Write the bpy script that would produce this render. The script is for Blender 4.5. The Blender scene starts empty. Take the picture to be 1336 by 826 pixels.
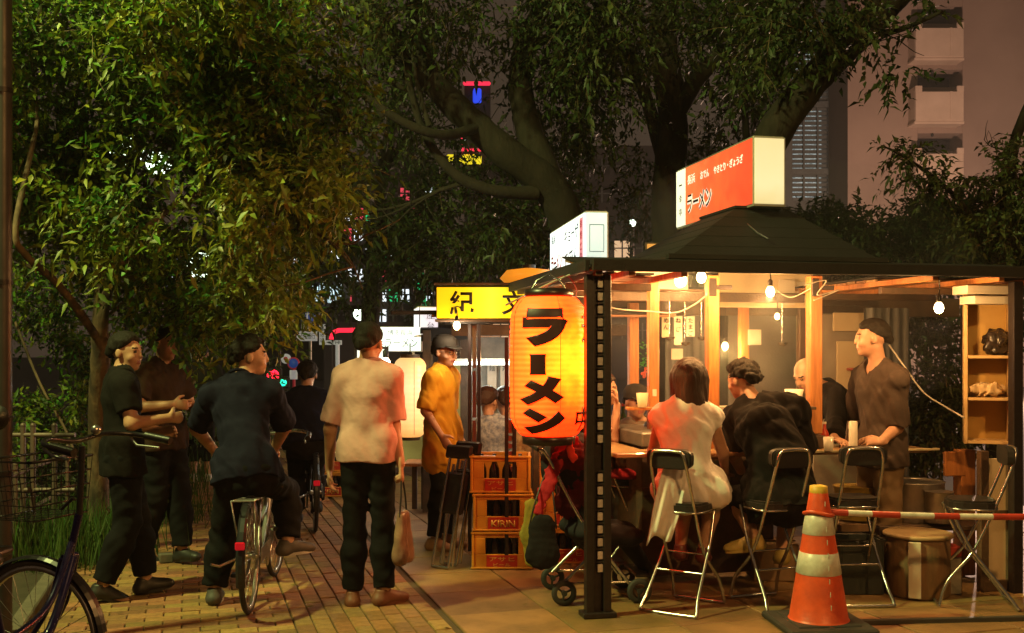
import bpy, bmesh, math, random
import numpy as np
from mathutils import Vector, Matrix

sc = bpy.context.scene
col = sc.collection
random.seed(7)
RNG = np.random.default_rng(7)

# ------------------------------------------------------------------ camera
H, F, HY, CX = 1.55, 1400.0, 459.0, 668.0      # eye height, focal length in photo pixels, horizon row, centre column
cam = bpy.data.cameras.new('camera')
cam.sensor_width = 36.0
cam.lens = 36.0 * F / 1336.0
cam.shift_y = (HY - 413.0) / 1336.0
cam.clip_start = 0.05
cam.clip_end = 500
co = bpy.data.objects.new('camera', cam)
co.location = (0, 0, H)
co.rotation_euler = (math.radians(90), 0, 0)
col.objects.link(co)
sc.camera = co

# ------------------------------------------------------------------ world (night, city sky glow)
w = bpy.data.worlds.new('World')
sc.world = w
w.use_nodes = True
wt = w.node_tree
bg = wt.nodes['Background']
bg.inputs['Color'].default_value = (1.0, 0.66, 0.42, 1)
bg.inputs['Strength'].default_value = 0.050
sc.view_settings.view_transform = 'Standard'
sc.view_settings.look = 'None'
sc.view_settings.exposure = 0.0
sc.view_settings.gamma = 1.0
sc.render.engine = 'CYCLES'
sc.cycles.use_denoising = True
sc.cycles.max_bounces = 6
sc.cycles.diffuse_bounces = 3
sc.cycles.glossy_bounces = 3
sc.cycles.transmission_bounces = 4
sc.cycles.transparent_max_bounces = 6
sc.cycles.volume_bounces = 0
sc.cycles.sample_clamp_indirect = 3.0
sc.cycles.caustics_reflective = False
sc.cycles.caustics_refractive = False


def lamp(name, loc, power, color, r=0.05):
    l = bpy.data.lights.new(name, 'POINT')
    l.energy = power
    l.color = color
    l.shadow_soft_size = r
    o = bpy.data.objects.new(name, l)
    o.location = loc
    col.objects.link(o)
    return o


def spot(name, loc, target, power, color, angle, r=0.1, blend=0.6):
    l = bpy.data.lights.new(name, 'SPOT')
    l.energy = power
    l.color = color
    l.spot_size = math.radians(angle)
    l.spot_blend = blend
    l.shadow_soft_size = r
    o = bpy.data.objects.new(name, l)
    o.location = loc
    d = Vector(target) - Vector(loc)
    o.rotation_euler = d.to_track_quat('-Z', 'Y').to_euler()
    col.objects.link(o)
    return o


# street lamps of the promenade; the posts that carry these two stand behind the camera (built below)
STREET = [((3.2, -1.2, 5.2), 950, (1.0, 0.50, 0.135)), ((-4.8, 4.2, 6.6), 0, (0.85, 1.0, 0.40))]
for loc_, pw_, c_ in STREET:
    if pw_: lamp('unseen_street_light', loc_, pw_, c_, 0.15)
spot('unseen_street_light', (-4.8, 4.2, 6.6), (-2.3, 7.9, 3.7), 2700, (0.92, 1.0, 0.30), 96, .15, .5)  # unseen beam narrowed and aimed at the left crown to brighten its leaves
spot('unseen_street_light', (3.2, -1.2, 5.3), (.6, 11, 5.2), 220, (0.75, 1.0, 0.30), 62, .15, .8)  # extra unseen greenish beam, added to brighten the leaves over the stalls


def P(px, py, Y):
    return Vector(((px - CX) / F * Y, Y, H - (py - HY) / F * Y))


def G(px, py):
    Y = H * F / (py - HY)
    return Vector(((px - CX) / F * Y, Y, 0))


# ------------------------------------------------------------------ materials
MATS = {}


def mat(name, c=(.5, .5, .5), rough=.6, metal=0., c2=None, scale=8., amt=None, bump=0., bscale=60., emit=None, es=1.,
        trans=0., stretch=(1, 1, 1), island=0., coat=0., objrand=0., sheen=0., contrast=(.35, .65), spec=.5):
    if name in MATS:
        return MATS[name]
    m = bpy.data.materials.new(name)
    m.use_nodes = True
    nt = m.node_tree
    b = nt.nodes['Principled BSDF']
    N, L = nt.nodes.new, nt.links.new
    b.inputs['Roughness'].default_value = rough
    b.inputs['Metallic'].default_value = metal
    b.inputs['Base Color'].default_value = (*c, 1)
    b.inputs['Specular IOR Level'].default_value = spec
    if coat: b.inputs['Coat Weight'].default_value = coat
    if sheen: b.inputs['Sheen Weight'].default_value = sheen
    tc = N('ShaderNodeTexCoord')
    mp = N('ShaderNodeMapping')
    mp.inputs['Scale'].default_value = stretch
    L(tc.outputs['Object'], mp.inputs['Vector'])
    out = None
    c2 = c2 or tuple(x * .72 for x in c)
    no = N('ShaderNodeTexNoise')
    no.inputs['Scale'].default_value = scale
    no.inputs['Detail'].default_value = 6
    no.inputs['Roughness'].default_value = .6
    L(mp.outputs['Vector'], no.inputs['Vector'])
    rp = N('ShaderNodeValToRGB')
    rp.color_ramp.elements[0].position = contrast[0]
    rp.color_ramp.elements[1].position = contrast[1]
    rp.color_ramp.elements[0].color = (*c, 1)
    rp.color_ramp.elements[1].color = (*c2, 1)
    L(no.outputs['Fac'], rp.inputs['Fac'])
    out = rp.outputs['Color']
    if island or objrand:
        hs = N('ShaderNodeHueSaturation')
        mr = N('ShaderNodeMapRange')
        a = island or objrand
        mr.inputs['To Min'].default_value = 1 - a
        mr.inputs['To Max'].default_value = 1 + a
        if island:
            g = N('ShaderNodeNewGeometry')
            src = g.outputs['Random Per Island']
        else:
            g = N('ShaderNodeObjectInfo')
            src = g.outputs['Random']
        L(src, mr.inputs['Value'])
        L(mr.outputs['Result'], hs.inputs['Value'])
        mr2 = N('ShaderNodeMapRange')
        mr2.inputs['To Min'].default_value = .5 - a * .07
        mr2.inputs['To Max'].default_value = .5 + a * .07
        wn = N('ShaderNodeMath'); wn.operation = 'MULTIPLY'; wn.inputs[1].default_value = 7.31
        fr = N('ShaderNodeMath'); fr.operation = 'FRACT'
        L(src, wn.inputs[0]); L(wn.outputs[0], fr.inputs[0]); L(fr.outputs[0], mr2.inputs['Value'])
        L(mr2.outputs['Result'], hs.inputs['Hue'])
        L(out, hs.inputs['Color'])
        out = hs.outputs['Color']
    L(out, b.inputs['Base Color'])
    rr = N('ShaderNodeMapRange')
    rr.inputs['To Min'].default_value = max(.02, rough - .12)
    rr.inputs['To Max'].default_value = min(1, rough + .12)
    L(no.outputs['Fac'], rr.inputs['Value'])
    L(rr.outputs['Result'], b.inputs['Roughness'])
    if bump:
        n2 = N('ShaderNodeTexNoise')
        n2.inputs['Scale'].default_value = bscale
        n2.inputs['Detail'].default_value = 4
        L(mp.outputs['Vector'], n2.inputs['Vector'])
        bp = N('ShaderNodeBump')
        bp.inputs['Strength'].default_value = bump
        bp.inputs['Distance'].default_value = .01
        L(n2.outputs['Fac'], bp.inputs['Height'])
        L(bp.outputs['Normal'], b.inputs['Normal'])
    if emit:
        b.inputs['Emission Color'].default_value = (*emit, 1)
        b.inputs['Emission Strength'].default_value = es
    if trans:
        tr = N('ShaderNodeBsdfTranslucent')
        L(out, tr.inputs['Color'])
        mx = N('ShaderNodeMixShader')
        mx.inputs['Fac'].default_value = trans
        L(b.outputs['BSDF'], mx.inputs[1])
        L(tr.outputs['BSDF'], mx.inputs[2])
        L(mx.outputs['Shader'], nt.nodes['Material Output'].inputs['Surface'])
    MATS[name] = m
    return m


def emis(name, stops, es=1., axis=None, span=(0, 1), noise=.0):
    """light-giving plastic / paper: colour along one object axis (the tube inside is brightest there), slight noise"""
    if name in MATS: return MATS[name]
    m = bpy.data.materials.new(name)
    m.use_nodes = True
    nt = m.node_tree
    N, L = nt.nodes.new, nt.links.new
    b = nt.nodes['Principled BSDF']
    b.inputs['Base Color'].default_value = (*[min(.8, x) for x in stops[0][1]], 1)
    b.inputs['Roughness'].default_value = .4
    b.inputs['Emission Strength'].default_value = es
    if axis is None:
        b.inputs['Emission Color'].default_value = (*stops[0][1], 1)
    else:
        tc = N('ShaderNodeTexCoord')
        sp = N('ShaderNodeSeparateXYZ')
        L(tc.outputs['Object'], sp.inputs[0])
        mr = N('ShaderNodeMapRange')
        mr.inputs['From Min'].default_value, mr.inputs['From Max'].default_value = span
        L(sp.outputs[axis], mr.inputs['Value'])
        ad = N('ShaderNodeMath')
        no = N('ShaderNodeTexNoise'); no.inputs['Scale'].default_value = 9
        mm = N('ShaderNodeMath'); mm.operation = 'MULTIPLY_ADD'; mm.inputs[1].default_value = noise; mm.inputs[2].default_value = -noise / 2
        L(tc.outputs['Object'], no.inputs['Vector'])
        L(no.outputs['Fac'], mm.inputs[0]); L(mm.outputs[0], ad.inputs[0]); L(mr.outputs['Result'], ad.inputs[1])
        rp = N('ShaderNodeValToRGB')
        els = rp.color_ramp.elements
        while len(els) < len(stops): els.new(.5)
        mxv = max(max(c) for _, c in stops)
        for e, (p, c) in zip(els, stops):
            e.position = p
            e.color = (*[x / mxv for x in c], 1)
        b.inputs['Emission Strength'].default_value = es * mxv
        L(ad.outputs[0], rp.inputs['Fac'])
        L(rp.outputs['Color'], b.inputs['Emission Color'])
    MATS[name] = m
    return m


# ------------------------------------------------------------------ mesh helpers
def add_obj(name, me, parent=None, loc=None, rot=None):
    o = bpy.data.objects.new(name, me)
    col.objects.link(o)
    if parent is not None: o.parent = parent
    if loc is not None: o.location = loc
    if rot is not None: o.rotation_euler = rot
    return o


def tag(o, label=None, cat=None, group=None, kind=None):
    if label: o['label'] = label
    if cat: o['category'] = cat
    if group: o['group'] = group
    if kind: o['kind'] = kind
    return o


def thing(name, label, cat, loc=(0, 0, 0), rz=0., group=None):
    o = add_obj(name, None, None, loc, (0, 0, rz))
    o.empty_display_size = .1
    return tag(o, label, cat, group)


def copy_tree(o, parent=None):
    c = o.copy()
    col.objects.link(c)
    c.parent = parent
    for ch in list(o.children):
        copy_tree(ch, c)
    return c


def basis(d):
    d = Vector(d).normalized()
    a = Vector((0, 0, 1)) if abs(d.z) < .9 else Vector((1, 0, 0))
    x = d.cross(a).normalized()
    return x, d.cross(x).normalized(), d


class MB:
    def __init__(s):
        s.v, s.f, s.m, s.sm = [], [], [], []

    def _add(s, vs, fs, mi=0, smooth=False):
        k = len(s.v)
        s.v += [tuple(v) for v in vs]
        s.f += [tuple(i + k for i in f) for f in fs]
        s.m += [mi] * len(fs)
        s.sm += [smooth] * len(fs)
        return s

    def box(s, c, size, bev=0., R=None, mi=0):
        c = Vector(c)
        hx, hy, hz = [x / 2 for x in size]
        b = min(bev, hx * .9, hy * .9, hz * .9)
        vs, fs = [], []
        if b <= 0:
            vs = [Vector((x * hx, y * hy, z * hz)) for x in (-1, 1) for y in (-1, 1) for z in (-1, 1)]
            fs = [(0, 1, 3, 2), (4, 6, 7, 5), (0, 4, 5, 1), (2, 3, 7, 6), (0, 2, 6, 4), (1, 5, 7, 3)]
        else:
            idx = {}
            for sx in (-1, 1):
                for sy in (-1, 1):
                    for sz in (-1, 1):
                        for ax in range(3):
                            p = [sx * (hx - b), sy * (hy - b), sz * (hz - b)]
                            p[ax] = (sx, sy, sz)[ax] * (hx, hy, hz)[ax]
                            idx[(sx, sy, sz, ax)] = len(vs)
                            vs.append(Vector(p))
            S = (-1, 1)
            for ax in range(3):
                for sg in S:
                    o = [a for a in range(3) if a != ax]
                    q = []
                    for (p1, p2) in ((-1, -1), (1, -1), (1, 1), (-1, 1)):
                        k = [0, 0, 0]; k[ax] = sg; k[o[0]] = p1; k[o[1]] = p2
                        q.append(idx[(*k, ax)])
                    fs.append(tuple(q))
            for ax in range(3):
                o = [a for a in range(3) if a != ax]
                for p1 in S:
                    for p2 in S:
                        k0 = [0, 0, 0]; k0[ax] = -1; k0[o[0]] = p1; k0[o[1]] = p2
                        k1 = list(k0); k1[ax] = 1
                        fs.append((idx[(*k0, o[0])], idx[(*k1, o[0])], idx[(*k1, o[1])], idx[(*k0, o[1])]))
            for sx in S:
                for sy in S:
                    for sz in S:
                        fs.append(tuple(idx[(sx, sy, sz, a)] for a in range(3)))
        if R is not None: vs = [R @ v for v in vs]
        return s._add([c + v for v in vs], fs, mi)

    def beam(s, a, b, wd, ht, bev=.003, up=(0, 0, 1), mi=0):
        a, b = Vector(a), Vector(b)
        d = (b - a)
        x = d.normalized()
        y = Vector(up).cross(x)
        if y.length < 1e-4: y = Vector((0, 1, 0)).cross(x)
        y.normalize()
        z = x.cross(y)
        R = Matrix((x, y, z)).transposed()
        return s.box((a + b) / 2, (d.length, wd, ht), bev, R, mi)

    def tube(s, pts, r, n=8, closed=False, mi=0, caps=True):
        pts = [Vector(p) for p in pts]
        rr = r if isinstance(r, (list, tuple)) else [r] * len(pts)
        vs, fs = [], []
        N = len(pts)
        px = None
        for i, p in enumerate(pts):
            if closed: d = pts[(i + 1) % N] - pts[i - 1]
            else: d = pts[min(i + 1, N - 1)] - pts[max(i - 1, 0)]
            d.normalize()
            if px is None: x, y, _ = basis(d)
            else:
                x = (px - d * px.dot(d)).normalized(); y = d.cross(x)
            px = x
            for k in range(n):
                a = 2 * math.pi * k / n
                vs.append(p + (x * math.cos(a) + y * math.sin(a)) * rr[i])
        for i in range(N if closed else N - 1):
            j = (i + 1) % N
            for k in range(n):
                l = (k + 1) % n
                fs.append((i * n + k, i * n + l, j * n + l, j * n + k))
        s._add(vs, fs, mi, True)
        if caps and not closed:
            s._add(vs[:n], [tuple(range(n))[::-1]], mi)
            s._add(vs[-n:], [tuple(range(n))], mi)
        return s

    def lathe(s, prof, c=(0, 0, 0), n=20, mi=0, R=None, smooth=True, sx=1., sy=1., closed_ends=True):
        vs, fs = [], []
        for (r, z) in prof:
            for k in range(n):
                a = 2 * math.pi * k / n
                v = Vector((r * math.cos(a) * sx, r * math.sin(a) * sy, z))
                if R is not None: v = R @ v
                vs.append(Vector(c) + v)
        for i in range(len(prof) - 1):
            for k in range(n):
                l = (k + 1) % n
                fs.append((i * n + k, i * n + l, (i + 1) * n + l, (i + 1) * n + k))
        s._add(vs, fs, mi, smooth)
        if closed_ends:
            if prof[0][0] > 1e-4: s._add(vs[:n], [tuple(range(n))[::-1]], mi)
            if prof[-1][0] > 1e-4: s._add(vs[-n:], [tuple(range(n))], mi)
        return s

    def ball(s, c, r, n=12, mi=0, R=None):
        rx, ry, rz = r if isinstance(r, (tuple, list)) else (r, r, r)
        prof = [(math.sin(math.pi * i / n) + 1e-5, -rz * math.cos(math.pi * i / n)) for i in range(n + 1)]
        return s.lathe([(p * rx, z) for p, z in prof], c, n + 4, mi, R, True, 1., ry / rx, False)

    def quad(s, a, b, c, d, mi=0):
        return s._add([a, b, c, d], [(0, 1, 2, 3)], mi)

    def prism(s, pts, ext, mi=0):
        """closed outline (list of 3-D points) swept by the vector ext"""
        n = len(pts)
        e = Vector(ext)
        vs = [Vector(p) for p in pts] + [Vector(p) + e for p in pts]
        fs = [tuple(range(n))[::-1], tuple(range(n, 2 * n))] + [(i, (i + 1) % n, n + (i + 1) % n, n + i) for i in range(n)]
        return s._add(vs, fs, mi)

    def mesh(s, name, mats):
        me = bpy.data.meshes.new(name)
        me.from_pydata(s.v, [], s.f)
        for m in (mats if isinstance(mats, (list, tuple)) else [mats]): me.materials.append(m)
        me.polygons.foreach_set('material_index', s.m)
        me.polygons.foreach_set('use_smooth', s.sm)
        bm = bmesh.new(); bm.from_mesh(me)
        bmesh.ops.recalc_face_normals(bm, faces=bm.faces)
        bm.to_mesh(me); bm.free()
        me.update()
        return me

    def build(s, name, mats, parent=None, loc=None, rot=None):
        return add_obj(name, s.mesh(name, mats), parent, loc, rot)


def arc(c, r, a0, a1, n, ax=(1, 0, 0), ay=(0, 0, 1)):
    c, ax, ay = Vector(c), Vector(ax), Vector(ay)
    return [c + ax * (r * math.cos(a0 + (a1 - a0) * i / (n - 1))) + ay * (r * math.sin(a0 + (a1 - a0) * i / (n - 1))) for i in range(n)]


def smooth_path(pts, n=6):
    pts = [Vector(p) for p in pts]
    out = []
    for i in range(len(pts) - 1):
        p0, p1, p2, p3 = pts[max(i - 1, 0)], pts[i], pts[i + 1], pts[min(i + 2, len(pts) - 1)]
        for k in range(n):
            t = k / n
            out.append(.5 * ((2 * p1) + (p2 - p0) * t + (2 * p0 - 5 * p1 + 4 * p2 - p3) * t * t + (3 * p1 - p0 - 3 * p2 + p3) * t ** 3))
    out.append(pts[-1])
    return out


# ------------------------------------------------------------------ lettering
def text_mesh(body, size=1., bold=0., ext=0.):
    c = bpy.data.curves.new('t', 'FONT')
    c.body = body
    c.size = size
    c.offset = bold
    c.extrude = ext
    c.resolution_u = 3
    c.align_x = 'CENTER'
    c.align_y = 'CENTER'
    o = bpy.data.objects.new('t', c)
    col.objects.link(o)
    bpy.context.view_layer.update()
    me = bpy.data.meshes.new_from_object(o.evaluated_get(bpy.context.evaluated_depsgraph_get()))
    bpy.data.objects.remove(o)
    n = len(me.vertices)
    a = np.empty(n * 3)
    me.vertices.foreach_get('co', a)
    a = a.reshape(-1, 3)
    if n:
        ctr = (a[:, :2].max(0) + a[:, :2].min(0)) / 2
        a[:, :2] -= ctr
        me.vertices.foreach_set('co', a.ravel())
    return me, a


def text_on(body, name, origin, xdir, ydir, height, m, parent=None, bold=0., width=None, ext=.002, rot=0.):
    """lettering laid on a plane: origin is the centre of the word, xdir/ydir its directions"""
    me, a = text_mesh(body, 1., bold / height if height else 0, 0.)
    if not len(a): return None
    hh = a[:, 1].max() - a[:, 1].min()
    ww = a[:, 0].max() - a[:, 0].min()
    if rot:
        c_, s_ = math.cos(rot), math.sin(rot)
        a[:, :2] = a[:, :2] @ np.array([[c_, s_], [-s_, c_]])
        hh = a[:, 1].max() - a[:, 1].min(); ww = a[:, 0].max() - a[:, 0].min()
    sy = height / max(hh, 1e-6)
    sx = (width / max(ww, 1e-6)) if width else sy
    X, Y = Vector(xdir).normalized(), Vector(ydir).normalized()
    O = Vector(origin)
    pts = np.array(O)[None] + a[:, :1] * sx * np.array(X)[None] + a[:, 1:2] * sy * np.array(Y)[None]
    me.vertices.foreach_set('co', pts.ravel())
    me.materials.clear(); me.materials.append(m)
    bm = bmesh.new(); bm.from_mesh(me)
    nrm = X.cross(Y)
    r = bmesh.ops.extrude_face_region(bm, geom=bm.faces[:])
    bmesh.ops.translate(bm, verts=[g for g in r['geom'] if isinstance(g, bmesh.types.BMVert)], vec=nrm * ext)
    bm.to_mesh(me); bm.free()
    me.name = name
    return add_obj(name, me, parent)


# ------------------------------------------------------------------ distance-field bodies
def vnoise(X, Y, Z, s, seed=0.):
    """cheap smooth pseudo-noise in about -1..1"""
    a = np.sin(X * s * 1.0 + 1.7 * np.sin(Z * s * .8 + seed) + seed) * np.sin(Y * s * 1.13 + 1.3 * np.sin(X * s * .7 + 2 * seed))
    b = np.sin(Z * s * 1.31 + 1.9 * np.sin(Y * s * .9 + seed * 3) + 1.1)
    return (a + b) * .5


class Field:
    def __init__(s, lo, hi, h):
        s.lo = np.array(lo, dtype=np.float32)
        s.h = h
        s.n = np.maximum(4, np.ceil((np.array(hi) - np.array(lo)) / h).astype(int) + 1)
        s.f = np.full(s.n, .15, np.float32)

    def sub(s, a, b, m):
        i0 = np.clip(np.floor((np.minimum(a, b) - m - s.lo) / s.h).astype(int), 0, s.n - 1)
        i1 = np.clip(np.ceil((np.maximum(a, b) + m - s.lo) / s.h).astype(int) + 1, 1, s.n)
        sl = tuple(slice(i0[k], i1[k]) for k in range(3))
        g = [(s.lo[k] + s.h * np.arange(i0[k], i1[k], dtype=np.float32)).reshape([-1 if j == k else 1 for j in range(3)]) for k in range(3)]
        return sl, g

    def put(s, sl, d, k, op='u'):
        o = s.f[sl]
        d = d.astype(np.float32)
        if op == 'u':
            if k <= 0: s.f[sl] = np.minimum(o, d)
            else:
                h = np.clip(.5 + .5 * (o - d) / k, 0, 1)
                s.f[sl] = o + (d - o) * h - k * h * (1 - h)
        else:
            d = -d
            if k <= 0: s.f[sl] = np.maximum(o, d)
            else:
                h = np.clip(.5 - .5 * (o - d) / k, 0, 1)
                s.f[sl] = o + (d - o) * h + k * h * (1 - h)

    def cap(s, a, b, ra, rb=None, k=.02, flat=None, op='u', cut0=None, cut1=None, ret=False):
        a, b = np.array(a, float), np.array(b, float)
        rb = ra if rb is None else rb
        m = max(ra, rb) * 1.05 + k + s.h * 2 + .03
        sl, (X, Y, Z) = s.sub(a, b, m)
        ba = b - a
        L2 = max(float(ba @ ba), 1e-9)
        t0 = ((X - a[0]) * ba[0] + (Y - a[1]) * ba[1] + (Z - a[2]) * ba[2]) / L2
        t = np.clip(t0, 0, 1)
        dx, dy, dz = X - a[0] - t * ba[0], Y - a[1] - t * ba[1], Z - a[2] - t * ba[2]
        if flat is not None:
            ax, fc = flat
            ax = np.array(ax, float); ax /= np.linalg.norm(ax)
            q = dx * ax[0] + dy * ax[1] + dz * ax[2]
            g = (1 / fc - 1) * q
            dx, dy, dz = dx + ax[0] * g, dy + ax[1] * g, dz + ax[2] * g
        d = np.sqrt(dx * dx + dy * dy + dz * dz) - (ra + (rb - ra) * t)
        L = math.sqrt(L2)
        if cut1 is not None: d = np.maximum(d, (t0 - cut1) * L)
        if cut0 is not None: d = np.maximum(d, (cut0 - t0) * L)
        s.put(sl, d, k, op)
        return s

    def ell(s, c, r, fr=None, k=.02, op='u'):
        c = np.array(c, float)
        m = max(r) + k + s.h * 2 + .02
        sl, (X, Y, Z) = s.sub(c, c, m)
        X, Y, Z = X - c[0], Y - c[1], Z - c[2]
        if fr is not None:
            u = [fr[i][0] * X + fr[i][1] * Y + fr[i][2] * Z for i in range(3)]
        else: u = [X, Y, Z]
        q = np.sqrt((u[0] / r[0]) ** 2 + (u[1] / r[1]) ** 2 + (u[2] / r[2]) ** 2)
        q2 = np.sqrt((u[0] / r[0] ** 2) ** 2 + (u[1] / r[1] ** 2) ** 2 + (u[2] / r[2] ** 2) ** 2) + 1e-6
        s.put(sl, q * (q - 1) / q2, k, op)
        return s

    def grid(s):
        return [(s.lo[k] + s.h * np.arange(s.n[k], dtype=np.float32)).reshape([-1 if j == k else 1 for j in range(3)]) for k in range(3)]

    def mesh(s, name, mats, origin):
        f = s.f.copy()
        f[0], f[-1] = .1, .1
        f[:, 0], f[:, -1] = .1, .1
        f[:, :, 0], f[:, :, -1] = .1, .1
        ins = f < 0
        n = s.n
        c8 = np.zeros(n - 1, np.int8)
        for i in (0, 1):
            for j in (0, 1):
                for k in (0, 1):
                    c8 += ins[i:n[0] - 1 + i, j:n[1] - 1 + j, k:n[2] - 1 + k]
        act = np.argwhere((c8 > 0) & (c8 < 8))
        if not len(act): return None
        vid = np.full(n - 1, -1, np.int32)
        vid[act[:, 0], act[:, 1], act[:, 2]] = np.arange(len(act))
        corner = np.array([(i, j, k) for i in (0, 1) for j in (0, 1) for k in (0, 1)])
        cv = np.stack([f[act[:, 0] + c[0], act[:, 1] + c[1], act[:, 2] + c[2]] for c in corner], 1)
        acc = np.zeros((len(act), 3)); cnt = np.zeros(len(act))
        for a in range(8):
            for b in range(a + 1, 8):
                if np.abs(corner[a] - corner[b]).sum() != 1: continue
                va, vb = cv[:, a], cv[:, b]
                x = (va < 0) != (vb < 0)
                t = np.where(x, va / np.where(x, va - vb, 1), 0)
                acc += np.where(x[:, None], corner[a] + (corner[b] - corner[a]) * t[:, None], 0)
                cnt += x
        pos = (act + acc / cnt[:, None]) * s.h + s.lo - np.array(origin)
        quads = []
        for ax in range(3):
            o = [k for k in range(3) if k != ax]
            sl0 = [slice(1, n[k] - 1) for k in range(3)]; sl0[ax] = slice(0, n[ax] - 1)
            sl1 = list(sl0); sl1[ax] = slice(1, n[ax])
            A, B = ins[tuple(sl0)], ins[tuple(sl1)]
            e = np.argwhere(A != B)
            if not len(e): continue
            flip = A[e[:, 0], e[:, 1], e[:, 2]]
            base = e.copy()
            base[:, o[0]] += 1; base[:, o[1]] += 1
            q = []
            for (d0, d1) in ((-1, -1), (0, -1), (0, 0), (-1, 0)):
                w_ = base.copy(); w_[:, o[0]] += d0; w_[:, o[1]] += d1
                q.append(vid[w_[:, 0], w_[:, 1], w_[:, 2]])
            q = np.stack(q, 1)
            if ax == 1: flip = ~flip
            q[~flip] = q[~flip][:, ::-1]
            quads.append(q)
        quads = np.concatenate(quads)
        quads = quads[(quads >= 0).all(1)]
        me = bpy.data.meshes.new(name)
        me.vertices.add(len(pos)); me.vertices.foreach_set('co', pos.astype(np.float32).ravel())
        me.loops.add(quads.size); me.loops.foreach_set('vertex_index', quads.astype(np.int32).ravel())
        me.polygons.add(len(quads))
        me.polygons.foreach_set('loop_start', np.arange(0, quads.size, 4, dtype=np.int32))
        me.polygons.foreach_set('loop_total', np.full(len(quads), 4, np.int32))
        me.polygons.foreach_set('use_smooth', np.ones(len(quads), bool))
        for m in (mats if isinstance(mats, (list, tuple)) else [mats]): me.materials.append(m)
        me.update(calc_edges=True)
        me.validate()
        return me
# ------------------------------------------------------------------ people
SKIN = mat('skin', (.50, .28, .18), .5, c2=(.42, .21, .13), scale=14, bump=.08, bscale=90)
EYE = mat('eye_dark', (.03, .02, .015), .3)
LIP = mat('lip', (.38, .13, .10), .45)


def cloth(name, c, rough=.9, c2=None, sc_=6):
    return mat(name, c, rough, c2=c2 or tuple(x * .86 for x in c), scale=sc_, bump=.35, bscale=26, spec=.15)


BLACKHAIR = mat('black_hair', (.014, .010, .008), .72, spec=.2, bump=.6, bscale=140, stretch=(1, 1, .25))
BROWNHAIR = mat('dark_brown_hair', (.036, .014, .009), .6, spec=.3, bump=.6, bscale=120, stretch=(1, 1, .15))


def add_hand(fd, W, d, nrm, sz=1., curl=.5, side=1, k=.006):
    """palm, four bent fingers of different lengths and a thumb; nrm = palm normal (the way the fingers close)"""
    d = Vector(d).normalized()
    nrm = Vector(nrm); nrm = (nrm - d * nrm.dot(d)).normalized()
    sd = d.cross(nrm) * side
    W = Vector(W)
    K = W + d * .085 * sz
    fd.cap(W - d * .02, W + d * .075 * sz, .026 * sz, .040 * sz, .012, flat=(nrm, .42))
    for i, (L, off) in enumerate(((.070, .030), (.080, .010), (.074, -.010), (.058, -.029))):
        p = K + sd * off * sz - d * (.004 * abs(i - 1))
        dd = d + sd * off * .8
        ang = 0.
        r = .0092 * sz
        for j, fr in enumerate((.45, .31, .24)):
            ang += curl * (.55, .9, .7)[j] * (1 + .12 * i)
            v = (dd.normalized() * math.cos(ang) + nrm * math.sin(ang)).normalized()
            q = p + v * L * fr * sz
            fd.cap(p, q, r, r * .9, .003)
            p = q; r *= .9
    b = W + d * .022 * sz + sd * .026 * sz
    t1 = b + (d * .55 + sd * .75 + nrm * .25).normalized() * .038 * sz
    t2 = t1 + (d * .85 + sd * .25 + nrm * (.3 + .5 * curl)).normalized() * .032 * sz
    fd.cap(b, t1, .015 * sz, .0115 * sz, .008)
    fd.cap(t1, t2, .011 * sz, .009 * sz, .003)


def head_frame(hf, up=(0, 0, 1)):
    hf = Vector(hf).normalized()
    up = Vector(up)
    hu = (up - hf * up.dot(hf)).normalized()
    hr = hf.cross(hu)
    return hr, hf, hu


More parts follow.
